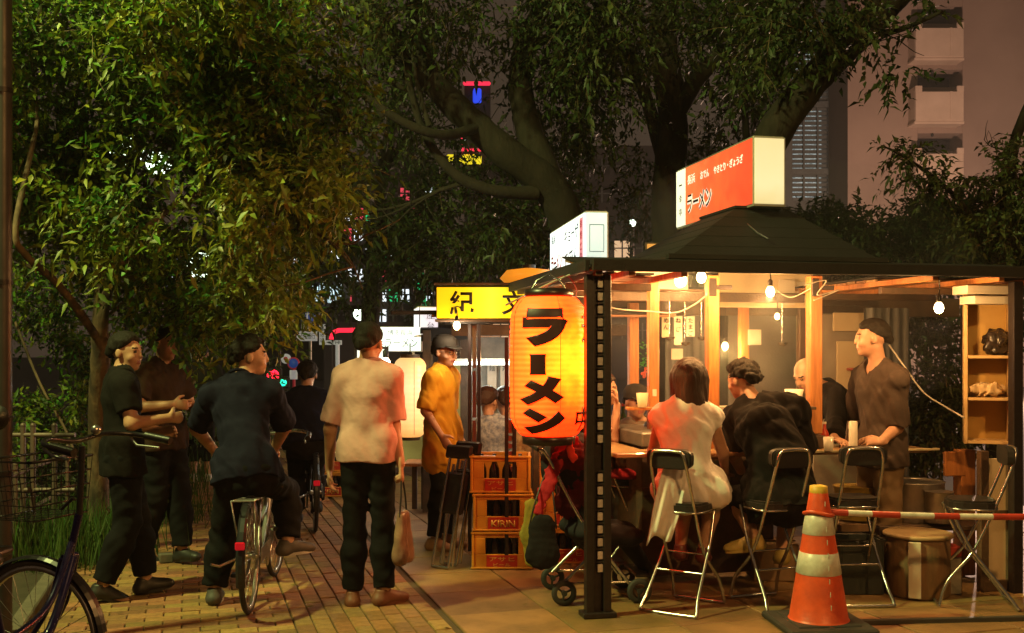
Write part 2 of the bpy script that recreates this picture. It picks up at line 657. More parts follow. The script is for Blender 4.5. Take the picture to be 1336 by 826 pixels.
def person(label, J, bf, hf, outfit, res=.009, build=1., hup=(0, 0, 1), group=None, female=False, hs=1., skin=None, mouth_open=False):
    """J: joints in world space. One continuous body mesh; hair, clothes and shoes are its parts."""
    bf = Vector(bf).normalized()
    up = Vector((0, 0, 1))
    J = {k: Vector(v) for k, v in J.items()}
    spine = (J['nk'] - J['pel']).normalized()
    rt = bf.cross(spine).normalized()
    bfp = spine.cross(rt).normalized()
    W = build
    for sd, sg in (('L', -1), ('R', 1)):
        J.setdefault('h' + sd, J['pel'] + rt * sg * .085 * W - spine * .02)
        J.setdefault('s' + sd, J['nk'] + rt * sg * (.150 if female else .162) * W - spine * .060)
    chest = J['pel'].lerp(J['nk'], .72)
    waist = J['pel'].lerp(J['nk'], .34)
    allp = [v for k, v in J.items() if k[0] in 'pnshewkat' and not k.startswith(('hd', 'nr', 'td'))] + [J['hd']]
    lo = [min(p[i] for p in allp) - .22 for i in range(3)]
    hi = [max(p[i] for p in allp) + .22 for i in range(3)]
    lo[2] = max(lo[2], -.02)
    origin = Vector((J['pel'].x, J['pel'].y, 0))
    skin = skin or SKIN
    tw = .9 if female else 1.

    def torso(fd, e=0., k=.04, top=True, low=True):
        fd.cap(waist, J['pel'], .122 * W * tw + e, (.145 if female else .138) * W + e, k, flat=(bfp, .74))
        fd.cap(chest - spine * .03, waist, .150 * W * tw + e, .120 * W * tw + e, k, flat=(bfp, .70))
        if top:
            fd.cap(J['sL'] * .75 + J['sR'] * .25, J['sR'] * .75 + J['sL'] * .25, .072 * W + e, None, k, flat=(bfp, .95))
            fd.cap(chest + rt * .06, chest + spine * .06 + rt * .07, .09 * W + e, .07 * W + e, k, flat=(bfp, .9))
            fd.cap(chest - rt * .06, chest + spine * .06 - rt * .07, .09 * W + e, .07 * W + e, k, flat=(bfp, .9))
            for sd in 'LR':
                fd.cap(J['nk'].lerp(J['s' + sd], .2) + spine * .02, J['s' + sd], .048 * W + e, .052 * W + e, k)

    def arm(fd, sd, e=0., upto=2., k=.02, e2=None):
        s_, e_, w_ = J['s' + sd], J['e' + sd], J['w' + sd]
        aw = (.85 if female else 1.) * W
        e2 = e if e2 is None else e2
        if upto >= 1:
            fd.cap(s_, e_, .053 * aw + e, .042 * aw + e, k)
            if upto > 1: fd.cap(e_, w_, .043 * aw + e, .028 * aw + e2, k, cut1=(upto - 1) if upto < 2 else None)
        else:
            fd.cap(s_, e_, .056 * aw + e, .046 * aw + e2, k, cut1=upto)

    def leg(fd, sd, e=0., upto=2., k=.025, e2=None):
        h_, k_, a_ = J['h' + sd], J['k' + sd], J['a' + sd]
        e2 = e if e2 is None else e2
        lw = (.95 if female else 1.) * W
        if upto >= 1:
            fd.cap(h_, k_, .090 * lw + e, .060 * lw + e, k)
            m_ = k_.lerp(a_, .35)
            if upto > 1:
                fd.cap(k_, m_, .057 * lw + e, .056 * lw + e2, k)
                fd.cap(m_, a_, .056 * lw + e2, .038 * lw + e2, k, cut1=(upto - 1.35) / .65 if upto < 2 else None)
        else:
            fd.cap(h_, k_, .090 * lw + e, .062 * lw + e2, k, cut1=upto)

    # ---- body
    fd = Field(lo, hi, res)
    torso(fd)
    hd = J['hd']
    hr, hfv, hu = head_frame(hf, hup)

    def hp(x, y, z): return hd + (hr * x + hfv * y + hu * z) * hs
    fr = [np.array(hr), np.array(hfv), np.array(hu)]
    fd.cap(J['nk'] - spine * .02, hp(0, -.02, -.06), .058 * W * (.85 if female else 1), .052 * W * (.85 if female else 1), .03)
    for sd in 'LR':
        arm(fd, sd)
        leg(fd, sd)
        a_ = J['a' + sd]
        td = Vector(J.get('td' + sd, bf)).normalized()
        fd.cap(a_ - td * .03 + Vector((0, 0, -.05)), a_ + td * .15 + Vector((0, 0, -.06)), .033, .026, .03)
        hdn = Vector(J.get('hd' + sd, J['w' + sd] - J['e' + sd])).normalized()
        add_hand(fd, J['w' + sd], hdn, J.get('nr' + sd, bf), (.9 if female else 1.), J.get('cu' + sd, Vector((.45, 0, 0)))[0], 1 if J.get('sg' + sd, Vector((1, 0, 0)))[0] > 0 else -1)
    S = lambda *r: tuple(x * hs for x in r)
    fd.ell(hp(0, -.012, .03), S(.076, .094, .086), fr, .01)
    fd.ell(hp(0, .028, -.030), S(.059, .064, .082), fr, .03 * hs)
    fd.cap(hp(0, .064, -.094), hp(0, .05, -.085), .019 * hs, .03 * hs, .03 * hs)
    fd.cap(hp(-.034, .078, .022), hp(.034, .078, .022), .012 * hs, None, .018 * hs)
    for sx in (-1, 1):
        fd.ell(hp(sx * .032, .098, .004), S(.017, .016, .010), fr, .012 * hs, op='s')
        fd.ell(hp(sx * .031, .074, .003), S(.014, .013, .011), fr, .004 * hs)
        fd.ell(hp(sx * .077, -.008, -.008), S(.011, .020, .033), fr, .006 * hs)
        fd.ell(hp(sx * .038, .060, -.035), S(.022, .022, .02), fr, .02 * hs)
    fd.cap(hp(0, .090, .012), hp(0, .100, -.027), .008 * hs, .0125 * hs, .012 * hs)
    fd.cap(hp(-.017, .086, -.058), hp(.017, .086, -.058), .008 * hs, None, .008 * hs)
    fd.cap(hp(-.015, .084, -.069), hp(.015, .084, -.069), .008 * hs, None, .007 * hs)
    me = fd.mesh('person', [skin, EYE, LIP, outfit.get('hairmat', BLACKHAIR)], origin)
    root = add_obj('person', me, None, origin)
    tag(root, label, 'person', group)
    # eyes and lips by place on the face
    nv = len(me.polygons)
    cen = np.empty(nv * 3, np.float32); me.polygons.foreach_get('center', cen); cen = cen.reshape(-1, 3) + np.array(origin)
    q = cen - np.array(hd)
    lx, ly, lz = q @ fr[0] / hs, q @ fr[1] / hs, q @ fr[2] / hs
    mi = np.zeros(nv, np.int32)
    mi[(np.abs(np.abs(lx) - .031) < .011) & (np.abs(lz - .003) < .006) & (ly > .074)] = 1
    mi[(np.abs(np.abs(lx) - .030) < .018) & (np.abs(lz - .026) < .0045) & (ly > .07)] = 3
    mi[(np.abs(lx) < .022) & (np.abs(lz + .0635) < .010) & (ly > .07)] = 2
    me.polygons.foreach_set('material_index', mi)

    def part(fd_, name, m):
        me_ = fd_.mesh(name, m, origin)
        if me_ is None: return None
        return add_obj(name, me_, root)

    # ---- shirt
    sh = outfit.get('shirt')
    if sh:
        f2 = Field(lo, hi, res)
        e = sh.get('e', .014)
        torso(f2, e, .05)
        hem = sh.get('hem', None)
        for sd in 'LR':
            if sh.get('sleeve', .75) > 0: arm(f2, sd, e, sh.get('sleeve', .75), .035, e + .012)
            else: f2.cap(J['s' + sd], J['s' + sd] + spine * .01, .05 * W + e, None, .03)
            if sh.get('lap'): leg(f2, sd, e + .006, sh['lap'], .04, e + .02)
        if hem is not None and sh.get('skirt') is None:
            f2.cap(J['hL'] + spine * .08, J['hL'] - spine * .20, .098 * W + e, .112 * W + e, .04); f2.cap(J['hR'] + spine * .08, J['hR'] - spine * .20, .098 * W + e, .112 * W + e, .04); f2.cap(J['pel'].lerp(J['hL'], .5), J['pel'].lerp(J['hR'], .5) - spine * .20, .125 * W + e, .125 * W + e, .03, flat=(bfp, .95))
        for (a, b, ra, rb) in sh.get('extra', []):
            f2.cap(a, b, ra, rb, .05, flat=sh.get('eflat'))
        X, Y, Z = f2.grid()
        sp = np.array(spine)
        amp = sh.get('fold', .006)
        sd0 = sh.get('seed', 1.)
        along = (X - J['pel'].x) * sp[0] + (Y - J['pel'].y) * sp[1] + (Z - J['pel'].z) * sp[2]
        f2.f += (amp * vnoise(X, Y, Z * .5 + X * .35, 32., sd0) + amp * .7 * vnoise(X + Z * .6, Y, Z * .45, 61., sd0 + 2)).astype(np.float32)
        f2.f += (amp * .9 * np.sin(Z * 13 + X * 44 + Y * 37 + 3 * np.sin(X * 9 + Z * 11) + sd0) * np.clip(.3 - along, 0, .3) * 2.0).astype(np.float32)
        if hem is not None: f2.f = np.maximum(f2.f, (hem - along + .006 * np.sin(X * 22 + Y * 17)).astype(np.float32))
        # neck opening
        nk = J['nk'] + spine * .035 + bfp * sh.get('nf', .012)
        nr_ = sh.get('neck', .066)
        dd = np.sqrt((X - nk.x) ** 2 + (Y - nk.y) ** 2 + (Z - nk.z) ** 2 * .5)
        f2.f = np.maximum(f2.f, (nr_ * W - dd).astype(np.float32))
        so = part(f2, sh.get('name', 'shirt'), sh['mat'])
        if sh.get('collar'):
            cb = MB(); cc = J['nk'] + spine * .035
            cb.tube([cc + rt * math.cos(a) * .068 * W + bfp * math.sin(a) * .062 * W + spine * (.012 - .02 * math.sin(a)) - origin for a in [2 * math.pi * i / 20 for i in range(20)]], .011, 8, True)
            cb.build('collar', sh['mat'], root)
    tr = outfit.get('trousers')
    if tr:
        f3 = Field(lo, hi, res)
        e = tr.get('e', .012)
        f3.cap(waist.lerp(J['pel'], tr.get('rise', .85)), J['pel'] - spine * .04, .130 * W + e, .146 * W + e, .04, flat=(bfp, .78))
        f3.cap(J['hL'], J['hR'], .088 * W + e, None, .04)
        for sd in 'LR': leg(f3, sd, e, tr.get('upto', 1.93), .03, e + tr.get('flare', .012))
        X, Y, Z = f3.grid()
        f3.f += (.005 * vnoise(X, Y, Z * .8, 40., 4.) + .005 * np.sin(Z * 70 + 5 * np.sin(X * 14)) * vnoise(X, Y, Z, 9., 1.)).astype(np.float32)
        part(f3, tr.get('name', 'trousers'), tr['mat'])
    if outfit.get('shoes'):
        for sd in 'LR':
            a_ = J['a' + sd]; td = Vector(J.get('td' + sd, bf)).normalized()
            tu = Vector(J.get('tu' + sd, (0, 0, 1)))
            l2 = [a_[i] - .26 for i in range(3)]; h2 = [a_[i] + .26 for i in range(3)]
            f4 = Field(l2, h2, res * .8)
            f4.cap(a_ - td * .035 - tu * .055, a_ + td * .145 - tu * .062, .042, .037, .02, flat=(tu, .8))
            f4.cap(a_ - td * .02 - tu * .01, a_ - td * .03 - tu * .05, .042, .045, .03)
            f4.cap(a_ + td * .03 - tu * .03, a_ + td * .11 - tu * .055, .038, .033, .03)
            X, Y, Z = f4.grid()
            dn = (X - a_.x) * tu.x + (Y - a_.y) * tu.y + (Z - a_.z) * tu.z
            f4.f = np.maximum(f4.f, (-.088 - dn).astype(np.float32))
            f4.f = np.maximum(f4.f, (dn - .012).astype(np.float32))
            s_ = f4.mesh('shoe', outfit['shoes'], origin)
            if s_:
                so = add_obj('shoe', s_, root)
                sb = MB()
                sdv = td.cross(tu)
                pts = [a_ + td * (.055 + .115 * math.cos(t)) + sdv * .042 * math.sin(t) * (1 + .1 * math.cos(t)) - tu * .089 - origin for t in [2 * math.pi * i / 18 for i in range(18)]]
                sb.prism(pts, tu * .018)
                sb.build('sole', outfit.get('sole', outfit['shoes']), so)
    ha = outfit.get('hair', 'short')
    hm = outfit.get('hairmat', BLACKHAIR)
    if ha:
        l2 = [hd[i] - .42 for i in range(3)]; h2 = [hd[i] + .24 for i in range(3)]
        f5 = Field(l2, h2, min(res, .008))
        th = outfit.get('hairth', .016)
        f5.ell(hp(0, -.014, .032), S(.0785, .0965, .0885), fr, 0)
        if ha in ('short', 'mop'): f5.cap(hp(0, -.07, -.02), hp(0, -.055, -.075), .055 * hs, .04 * hs, .03)
        X, Y, Z = f5.grid()
        qx, qy, qz = X - hd.x, Y - hd.y, Z - hd.z
        ly = (qx * hfv.x + qy * hfv.y + qz * hfv.z) / hs
        lz = (qx * hu.x + qy * hu.y + qz * hu.z) / hs
        lx = (qx * hr.x + qy * hr.y + qz * hr.z) / hs
        ln_ = .026 + .54 * ly + .010 * np.sin(lx * 70) - .03 * np.exp(-((np.abs(lx) - .078) / .012) ** 2 - ((ly - .012) / .014) ** 2)
        f5.f -= (th * np.clip((lz - ln_) / .035, 0, 1) ** .6).astype(np.float32)
        f5.f = np.maximum(f5.f, ((.026 + .54 * ly + .010 * np.sin(lx * 70)) - lz - np.where(np.abs(lx) > .06, .0, .0)).astype(np.float32) * .8)
        if ha == 'long':
            for (p0, p1, r0, r1) in outfit.get('locks', [((0, -.06, .03), (0, -.075, -.17), .085, .06), ((-.05, -.03, .0), (-.05, -.05, -.16), .045, .035), ((.05, -.03, .0), (.05, -.05, -.16), .045, .035)]):
                f5.cap(hp(*p0), hp(*p1), r0 * hs, r1 * hs, .03)
        amp = .010 if ha == 'mop' else .004
        zk = .12 if ha == 'long' else .6
        f5.f += (amp * vnoise(X, Y, Z * zk, 95., 1.) + amp * .8 * vnoise(X, Y, Z * zk, 170., 3.)).astype(np.float32)
        if ha == 'mop': f5.f += (.009 * vnoise(X, Y, Z, 48., 2.)).astype(np.float32)
        part(f5, 'hair', hm)
    if outfit.get('cap'):
        b = MB()
        prof = [(.100 - .0 * i, 0) for i in (0,)]
        R = Matrix((hr, hfv, hu)).transposed()
        prof = [(.104, 0.), (.106, .03), (.098, .065), (.072, .092), (.03, .106), (.001, .108)]
        b.lathe([(r * hs, z * hs) for r, z in prof], hp(0, -.012, .035) - origin, 20, 0, R, True, .92, 1.08, False)
        pts = [hp(.075 * math.cos(a), .075 + .085 * math.sin(a), .045 - .02 * math.sin(a)) - origin for a in [math.pi * i / 10 for i in range(11)]]
        b.prism(pts, hu * .006)
        b.build('cap', outfit['cap'], root)
    if outfit.get('glasses'):
        b = MB()
        for sx in (-1, 1):
            b.tube([hp(sx * .032 + .024 * math.cos(a), .103, .003 + .018 * math.sin(a)) - origin for a in [2 * math.pi * i / 14 for i in range(14)]], .0025, 5, True)
            b.tube([hp(sx * .056, .103, .006) - origin, hp(sx * .079, 0, .004) - origin], .002, 5)
        b.tube([hp(-.01, .105, .006) - origin, hp(.01, .105, .006) - origin], .002, 5)
        b.build('glasses', outfit['glasses'], root)
    return root


def standing(x, y, yaw, h=1.70, spread=.1, sway=0., z0=0.):
    """joint set for a standing figure facing yaw (0 = away from the camera)"""
    s = h / 1.70
    f = Vector((-math.sin(yaw), math.cos(yaw), 0)); r = Vector((math.cos(yaw), math.sin(yaw), 0))
    o = Vector((x, y, z0))
    def q(a, b, c): return o + r * a * s + f * b * s + Vector((0, 0, c * s))
    J = dict(pel=q(sway, 0, .94), nk=q(0, -.01, 1.435), hd=q(0, .025, 1.585),
             eL=q(-.25, -.02, 1.12), wL=q(-.26, .06, .88), eR=q(.25, -.02, 1.12), wR=q(.26, .06, .88),
             kL=q(-spread * .95, .02, .50), aL=q(-spread, -.02, .09), kR=q(spread * .95, .02, .50), aR=q(spread, -.02, .09))
    J['nrL'] = r; J['nrR'] = -r
    return J, f, r, q
# ------------------------------------------------------------------ ground
ASPH = mat('ground_dark', (.05, .042, .034), .9, scale=3, bump=.3)
MORT = mat('joint_sand', (.085, .055, .03), .95, scale=20)
BRK = mat('paving_brick', (.31, .155, .058), .72, c2=(.20, .10, .038), scale=22, bump=.35, bscale=130, objrand=.34)
BRKI = mat('paving_brick_far', (.31, .155, .058), .72, c2=(.20, .10, .038), scale=22, bump=.35, bscale=130, island=.34)
PAV = mat('paver_plank', (.31, .16, .060), .70, c2=(.20, .105, .04), scale=18, bump=.3, bscale=120, objrand=.26)
PAVI = mat('paver_plank_far', (.31, .16, .060), .70, c2=(.20, .105, .04), scale=18, bump=.3, bscale=120, island=.26)
SLB = mat('concrete_slab', (.33, .18, .075), .55, c2=(.16, .088, .036), scale=3.2, bump=.3, bscale=70, objrand=.2, contrast=(.3, .7))
CONC = mat('kerb_concrete', (.13, .105, .08), .8, scale=12, bump=.3)
SOIL = mat('soil', (.045, .032, .02), .95, scale=9, bump=.8, bscale=25)

mb = MB(); mb.quad((-160, -30, -.03), (160, -30, -.03), (160, 300, -.03), (-160, 300, -.03))
tag(mb.build('ground', ASPH), kind='structure')

SR = Vector((.957, .289, 0)); SD = Vector((-.289, .957, 0)); SO = Vector((-.296, 5.91, 0))
def SG(a, b, z=0.): return SO + SR * a + SD * b + Vector((0, 0, z))
yawS = math.atan2(.289, .957)

pv = MB()
pv.quad(SG(-2.35, -5, -.012), SG(.02, -5, -.012), SG(.02, 26, -.012), SG(-2.35, 26, -.012))
pavement = tag(pv.build('pavement', MORT), kind='structure')

def brick_proto(lx, ly, name, m):
    b = MB(); b.box((0, 0, -.025), (lx, ly, .05), .0045)
    return b.mesh(name, m)

cand = []
def inview(p, pad=60):
    if p.y < .5: return None
    px = CX + p.x / p.y * F; py = HY + H / p.y * F
    return (px, py) if (-pad < px < 1336 + pad and py < 826 + pad) else None
# courses laid across (left) and planks laid along the street (right of them)
bl, bw = .205, .1025
for j in range(-5, 240):
    for i in range(0, 8):
        a = -.845 - bl * (i + .5 + (.5 if j % 2 else 0))
        b = j * bw
        if a < -2.32: continue
        cand.append((0, a, b))
    if j % 2: cand.append((2, -.845 - bl / 4, j * bw))
for i in range(8):
    for j in range(-4, 110):
        cand.append((1, -.055 - i * .105, j * .215 + (.107 if i % 2 else 0)))
vis = []
for k, a, b in cand:
    p = SG(a, b); v = inview(p)
    if v is None: continue
    if p.y > 27: continue
    vis.append((p.y, k, a, b))
vis.sort()
protos = [brick_proto(bl - .007, bw - .007, 'brick', BRK), brick_proto(.098, .208, 'brick', PAV), brick_proto(bl / 2 - .007, bw - .007, 'brick', BRK)]
far = [MB(), MB()]
SZ = ((bl - .007, bw - .007, .03), (.098, .208, .03), (bl / 2 - .007, bw - .007, .03))
rb = random.Random(3)
for n_, (y, k, a, b) in enumerate(vis):
    dz = rb.uniform(-.0035, .0025)
    if n_ < 300:
        o = bpy.data.objects.new('brick', protos[k]); col.objects.link(o); o.parent = pavement
        o.location = SG(a, b, dz); o.rotation_euler = (rb.uniform(-.008, .008), rb.uniform(-.008, .008), yawS + rb.uniform(-.006, .006))
    else:
        R = Matrix.Rotation(yawS, 3, 'Z')
        sz = SZ[k]
        far[k % 2].box(SG(a, b, dz - .015), sz, .004 if y < 11 else 0, R)
for k in (0, 1):
    tag(far[k].build('brick_courses', (BRKI, PAVI)[k], pavement), kind='stuff')

fc = MB(); fc.quad(SG(.02, -5, -.014), SG(9, -5, -.014), SG(9, 26, -.014), SG(.02, 26, -.014))
forecourt = tag(fc.build('stall_pavement', MORT), kind='structure')
sp_ = brick_proto(.592, .592, 'paving_slab', SLB)
for i in range(0, 11):
    for j in range(-3, 22):
        c = SG(.34 + i * .60, j * .60 + .1); v = inview(c, 260)
        if v is None: continue
        o = bpy.data.objects.new('paving_slab', sp_); col.objects.link(o); o.parent = forecourt
        o.location = c + Vector((0, 0, rb.uniform(-.003, .003))); o.rotation_euler = (rb.uniform(-.003, .003), rb.uniform(-.003, .003), yawS)
# dark strip and sill at the lower right
ks = MB(); a_, b_ = G(1112, 815), G(1400, 808)
ks.beam(a_ + Vector((0, 0, .012)), b_ + Vector((0, 0, .012)), .035, .03, .004)
tag(ks.build('kerb_strip', mat('dark_edge', (.05, .045, .04), .5)), kind='structure')
mh = MB(); p0 = G(238, 661)
mh.box(p0 + Vector((0, 0, .012)), (.42, .10, .012), .004)
tag(mh.build('drain_grate', mat('cast_iron', (.03, .028, .025), .6, .6)), 'narrow dark iron drain grate across the brick pavement at the far left', 'drain')
sb_ = MB(); sb_.box((0, 0, .035), (.10, .075, .07), .008)
stone = sb_.build('kerb_stone', CONC, None, G(216, 734), (0, 0, .5)); tag(stone, 'small pale concrete block lying on the brick pavement', 'stone block')

vg = MB(); vg.quad(SG(-12, -5, .02), SG(-2.40, -5, .02), SG(-2.05, 26, .02), SG(-12, 26, .02))
tag(vg.build('verge', SOIL), kind='structure')
ke = MB()
for j in range(18):
    t0, t1 = -5 + j * 1.7, -5 + (j + 1) * 1.7 - .01
    f0, f1 = (t0 + 5) / 31 * .35, (t1 + 5) / 31 * .35
    ke.beam(SG(-2.38 + f0, t0, .03), SG(-2.38 + f1, t1, .03), .09, .10, .008)
tag(ke.build('kerb', CONC), kind='structure')

# ------------------------------------------------------------------ foliage machinery
def leafmat(name, c, c2, island=.45, tr=.35):
    return mat(name, c, .5, c2=c2, scale=1.3, island=island, trans=tr)

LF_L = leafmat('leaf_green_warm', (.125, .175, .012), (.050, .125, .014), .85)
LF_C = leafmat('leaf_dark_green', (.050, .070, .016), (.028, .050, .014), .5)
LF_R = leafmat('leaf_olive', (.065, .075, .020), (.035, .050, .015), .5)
LF_LIT = leafmat('leaf_lamplit', (.22, .22, .020), (.10, .17, .02), .5)  # lit copy of the leaves: warm lamp light is put into the colour
GRS = leafmat('grass_blade', (.055, .10, .015), (.03, .06, .01), .5)
BARKD = mat('bark_silhouette', (.020, .014, .009), .95, c2=(.011, .008, .005), scale=10, bump=1.0, bscale=30, stretch=(1, 1, .35))  # darkened copy of the bark: the limbs' shade is put into the colour
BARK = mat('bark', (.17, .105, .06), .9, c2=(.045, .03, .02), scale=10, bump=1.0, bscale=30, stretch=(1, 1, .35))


def leaf_arrays(pos, dirn, L, Wd, rng, droop=.35):
    """each leaf: a folded six-cornered blade (four triangles' worth of quads) at pos pointing along dirn"""
    n = len(pos)
    d = dirn / np.linalg.norm(dirn, axis=1, keepdims=True)
    rv = rng.normal(size=(n, 3)); rv[:, 2] = np.abs(rv[:, 2]) + .6
    s = np.cross(d, rv); s /= np.linalg.norm(s, axis=1, keepdims=True) + 1e-9
    nn = np.cross(s, d)
    L = L[:, None]; Wd = Wd[:, None]
    b = pos
    m = pos + d * L * .45 - nn * L * .03
    t = pos + d * L - nn * L * droop * .5 - np.array([0, 0, 1.]) * L * droop * .4
    l = m + s * Wd * .5 + nn * Wd * .18
    r = m - s * Wd * .5 + nn * Wd * .18
    v = np.stack([b, l, t, r, m], 1).reshape(-1, 3)
    k = np.arange(n)[:, None] * 5
    f = np.concatenate([k + np.array([[0, 1, 4]]), k + np.array([[1, 2, 4]]), k + np.array([[2, 3, 4]]), k + np.array([[3, 0, 4]])], 1).reshape(-1, 3)
    return v, f


def tri_mesh(name, v, f, m):
    me = bpy.data.meshes.new(name)
    me.vertices.add(len(v)); me.vertices.foreach_set('co', v.astype(np.float32).ravel())
    me.loops.add(f.size); me.loops.foreach_set('vertex_index', f.astype(np.int32).ravel())
    me.polygons.add(len(f)); me.polygons.foreach_set('loop_start', np.arange(0, f.size, 3, dtype=np.int32))
    me.polygons.foreach_set('loop_total', np.full(len(f), 3, np.int32))
    me.materials.append(m); me.update(calc_edges=True)
    return me


def crown(name, parent, blobs, m, leaf=(.09, .022), per=14, twig=.30, rng=None, droop=.35, twigs=True, sky=(0, 0, 1)):
    """blobs: (px, py, Y, rx_px, ry_px, depth_m, number of twigs). A twig carries alternate leaves along its length."""
    rng = rng or np.random.default_rng(5)
    P_, D_ = [], []
    for (px, py, Y, rx, ry, dp, n) in blobs:
        c = np.array(P(px, py, Y)); R = np.array([rx / F * Y, dp, ry / F * Y])
        u = rng.normal(size=(n * 2, 3)); u /= np.linalg.norm(u, axis=1, keepdims=True)
        u *= rng.random((n * 2, 1)) ** (1 / 2.4)
        q = c + u * R
        q = q[q[:, 2] < 99]
        g = np.sin(q[:, 0] * 3.1 + 1.3 * np.sin(q[:, 2] * 2.3)) + np.sin(q[:, 2] * 3.7 + q[:, 1] * 1.9) + .8 * np.sin(q[:, 0] * 7.1 + q[:, 1] * 5.3 + q[:, 2] * 6.1)
        q = q[g > np.sort(g)[n]]
        d = (q - c) / R; d = d * .7 + rng.normal(size=d.shape) * .6; d[:, 2] -= .12
        P_.append(q); D_.append(d)
    P_, D_ = np.concatenate(P_), np.concatenate(D_)
    D_ /= np.linalg.norm(D_, axis=1, keepdims=True)
    n = len(P_)
    L = twig * (.6 + .8 * rng.random(n))
    t = (np.arange(per) + .5) / per
    pos = P_[:, None] + D_[:, None] * (L[:, None, None] * t[None, :, None]) - np.array([0, 0, 1.]) * (L[:, None, None] * (t ** 2)[None, :, None] * .18)
    sdv = np.cross(D_, rng.normal(size=D_.shape)); sdv /= np.linalg.norm(sdv, axis=1, keepdims=True)
    alt = np.where(np.arange(per) % 2 == 0, 1., -1.)[None, :, None]
    dr = D_[:, None] * .7 + sdv[:, None] * alt * .8 + rng.normal(size=(n, per, 3)) * .48
    dr[..., 2] -= .10
    pos, dr = pos.reshape(-1, 3), dr.reshape(-1, 3)
    k = len(pos)
    v, f = leaf_arrays(pos, dr, leaf[0] * (.35 + 1.05 * rng.random(k) ** 1.3), leaf[1] * (.7 + .6 * rng.random(k)), rng, droop)
    o = add_obj(name, tri_mesh(name, v, f, m), parent)
    tag(o, kind='stuff')
    if twigs:
        tv, tf = [], []
        e = P_ + D_ * L[:, None] - np.array([0, 0, 1.]) * L[:, None] * .18
        mid = P_ + D_ * L[:, None] * .5 - np.array([0, 0, 1.]) * L[:, None] * .045
        w_ = sdv * .003
        v = np.stack([P_ - w_, P_ + w_, mid + w_ * .7, mid - w_ * .7, e], 1).reshape(-1, 3)
        k = np.arange(n)[:, None] * 5
        f = np.concatenate([k + np.array([[0, 1, 2]]), k + np.array([[0, 2, 3]]), k + np.array([[3, 2, 4]])], 1).reshape(-1, 3)
        tag(add_obj('twigs', tri_mesh('twigs', v, f, BARK), parent), kind='stuff')
    return o


def limb(mb_, pts, r0, r1, n=9, sub=5):
    pts = [Vector(p) for p in pts]
    sp = smooth_path(pts, sub)
    N = len(sp)
    rr = random.Random(len(sp) * 7 + int(r0 * 1000))
    rad = [(r0 + (r1 - r0) * i / (N - 1)) * (1 + rr.uniform(-.07, .07)) for i in range(N)]
    mb_.tube(sp, rad, n)


def branches(mb_, p0, d0, L, r, depth, rr):
    """recursive side branches"""
    pts = [Vector(p0)]; d = Vector(d0).normalized()
    for i in range(4):
        d = (d + Vector((rr.uniform(-.35, .35), rr.uniform(-.35, .35), rr.uniform(-.2, .35)))).normalized()
        pts.append(pts[-1] + d * L / 4)
    limb(mb_, pts, r, r * .35, 6, 2)
    if depth > 0:
        for i in (1, 2, 3, 4):
            dd = (d * .4 + Vector((rr.uniform(-1, 1), rr.uniform(-.6, .6), rr.uniform(-.5, .9)))).normalized()
            branches(mb_, pts[i], dd, L * .62, r * .45, depth - 1, rr)


# ---- left tree, hanging over the pavement
t = thing('broadleaf_tree', 'leafy tree over the left pavement with a warm-lit slim trunk behind the fence', 'tree', P(128, 700, 8.9) * Vector((1, 1, 0)) if False else (P(128, 700, 8.2).x, 8.2, 0))
LT = t
tb = MB(); o_ = Vector(t.location)
T = lambda px, py, Y: P(px, py, Y) - o_
base = Vector((0, 0, 0))
limb(tb, [base, T(128, 560, 8.0), T(131, 470, 7.8), T(132, 405, 7.7), T(150, 300, 8.0), T(190, 160, 8.2), T(240, 20, 8.0)], .085, .03, 10)
limb(tb, [T(126, 440, 7.7), T(100, 402, 7.3), T(70, 365, 7.0), T(36, 335, 6.8), T(20, 300, 6.7), T(40, 200, 7.0), T(48, 140, 7.3), T(30, 0, 7.6)], .032, .010, 8)
limb(tb, [T(140, 380, 7.9), T(190, 300, 7.7), T(260, 250, 7.9), T(340, 230, 7.6), T(420, 215, 7.5)], .035, .008, 8)
limb(tb, [T(160, 270, 8.5), T(120, 180, 8.0), T(60, 80, 7.6)], .03, .008, 7)
limb(tb, [T(200, 140, 8.1), T(290, 90, 7.8), T(400, 60, 7.6)], .025, .006, 7)
limb(tb, [T(20, 420, 9.4), T(52, 500, 9.4), T(85, 560, 9.4), T(100, 600, 9.3)], .012, .012, 6)
rr = random.Random(5)
for (a, b) in (((150, 300, 8.6), (.5, -.4, .4)), ((190, 160, 8.2), (.7, -.5, .1)), ((260, 250, 7.9), (.5, -.3, .4)), ((70, 365, 8.7), (-.4, -.5, .5)), ((131, 420, 8.9), (.8, -.2, .5)), ((340, 230, 7.6), (.5, 0, -.4))):
    branches(tb, T(*a), b, 1.1, .018, 1, rr)
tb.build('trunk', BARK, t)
E_ = lambda o: o
inv = Matrix.Translation(-o_)
def crown_at(name, root, *a, **k):
    c = crown(name, root, *a, **k)
    c.location = -Vector(root.location)
    for ch in root.children:
        if ch.name.startswith('twigs') and ch.location.length == 0: ch.location = -Vector(root.location)
    return c
rg = np.random.default_rng(11)
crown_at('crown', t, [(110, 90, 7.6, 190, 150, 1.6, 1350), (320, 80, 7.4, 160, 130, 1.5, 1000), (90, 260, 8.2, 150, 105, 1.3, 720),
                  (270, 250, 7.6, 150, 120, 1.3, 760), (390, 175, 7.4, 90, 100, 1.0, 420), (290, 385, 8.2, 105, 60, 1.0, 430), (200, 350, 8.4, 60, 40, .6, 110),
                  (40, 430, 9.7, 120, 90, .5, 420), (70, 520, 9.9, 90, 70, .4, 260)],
      LF_L, (.078, .032), 12, .28, rg, .15)
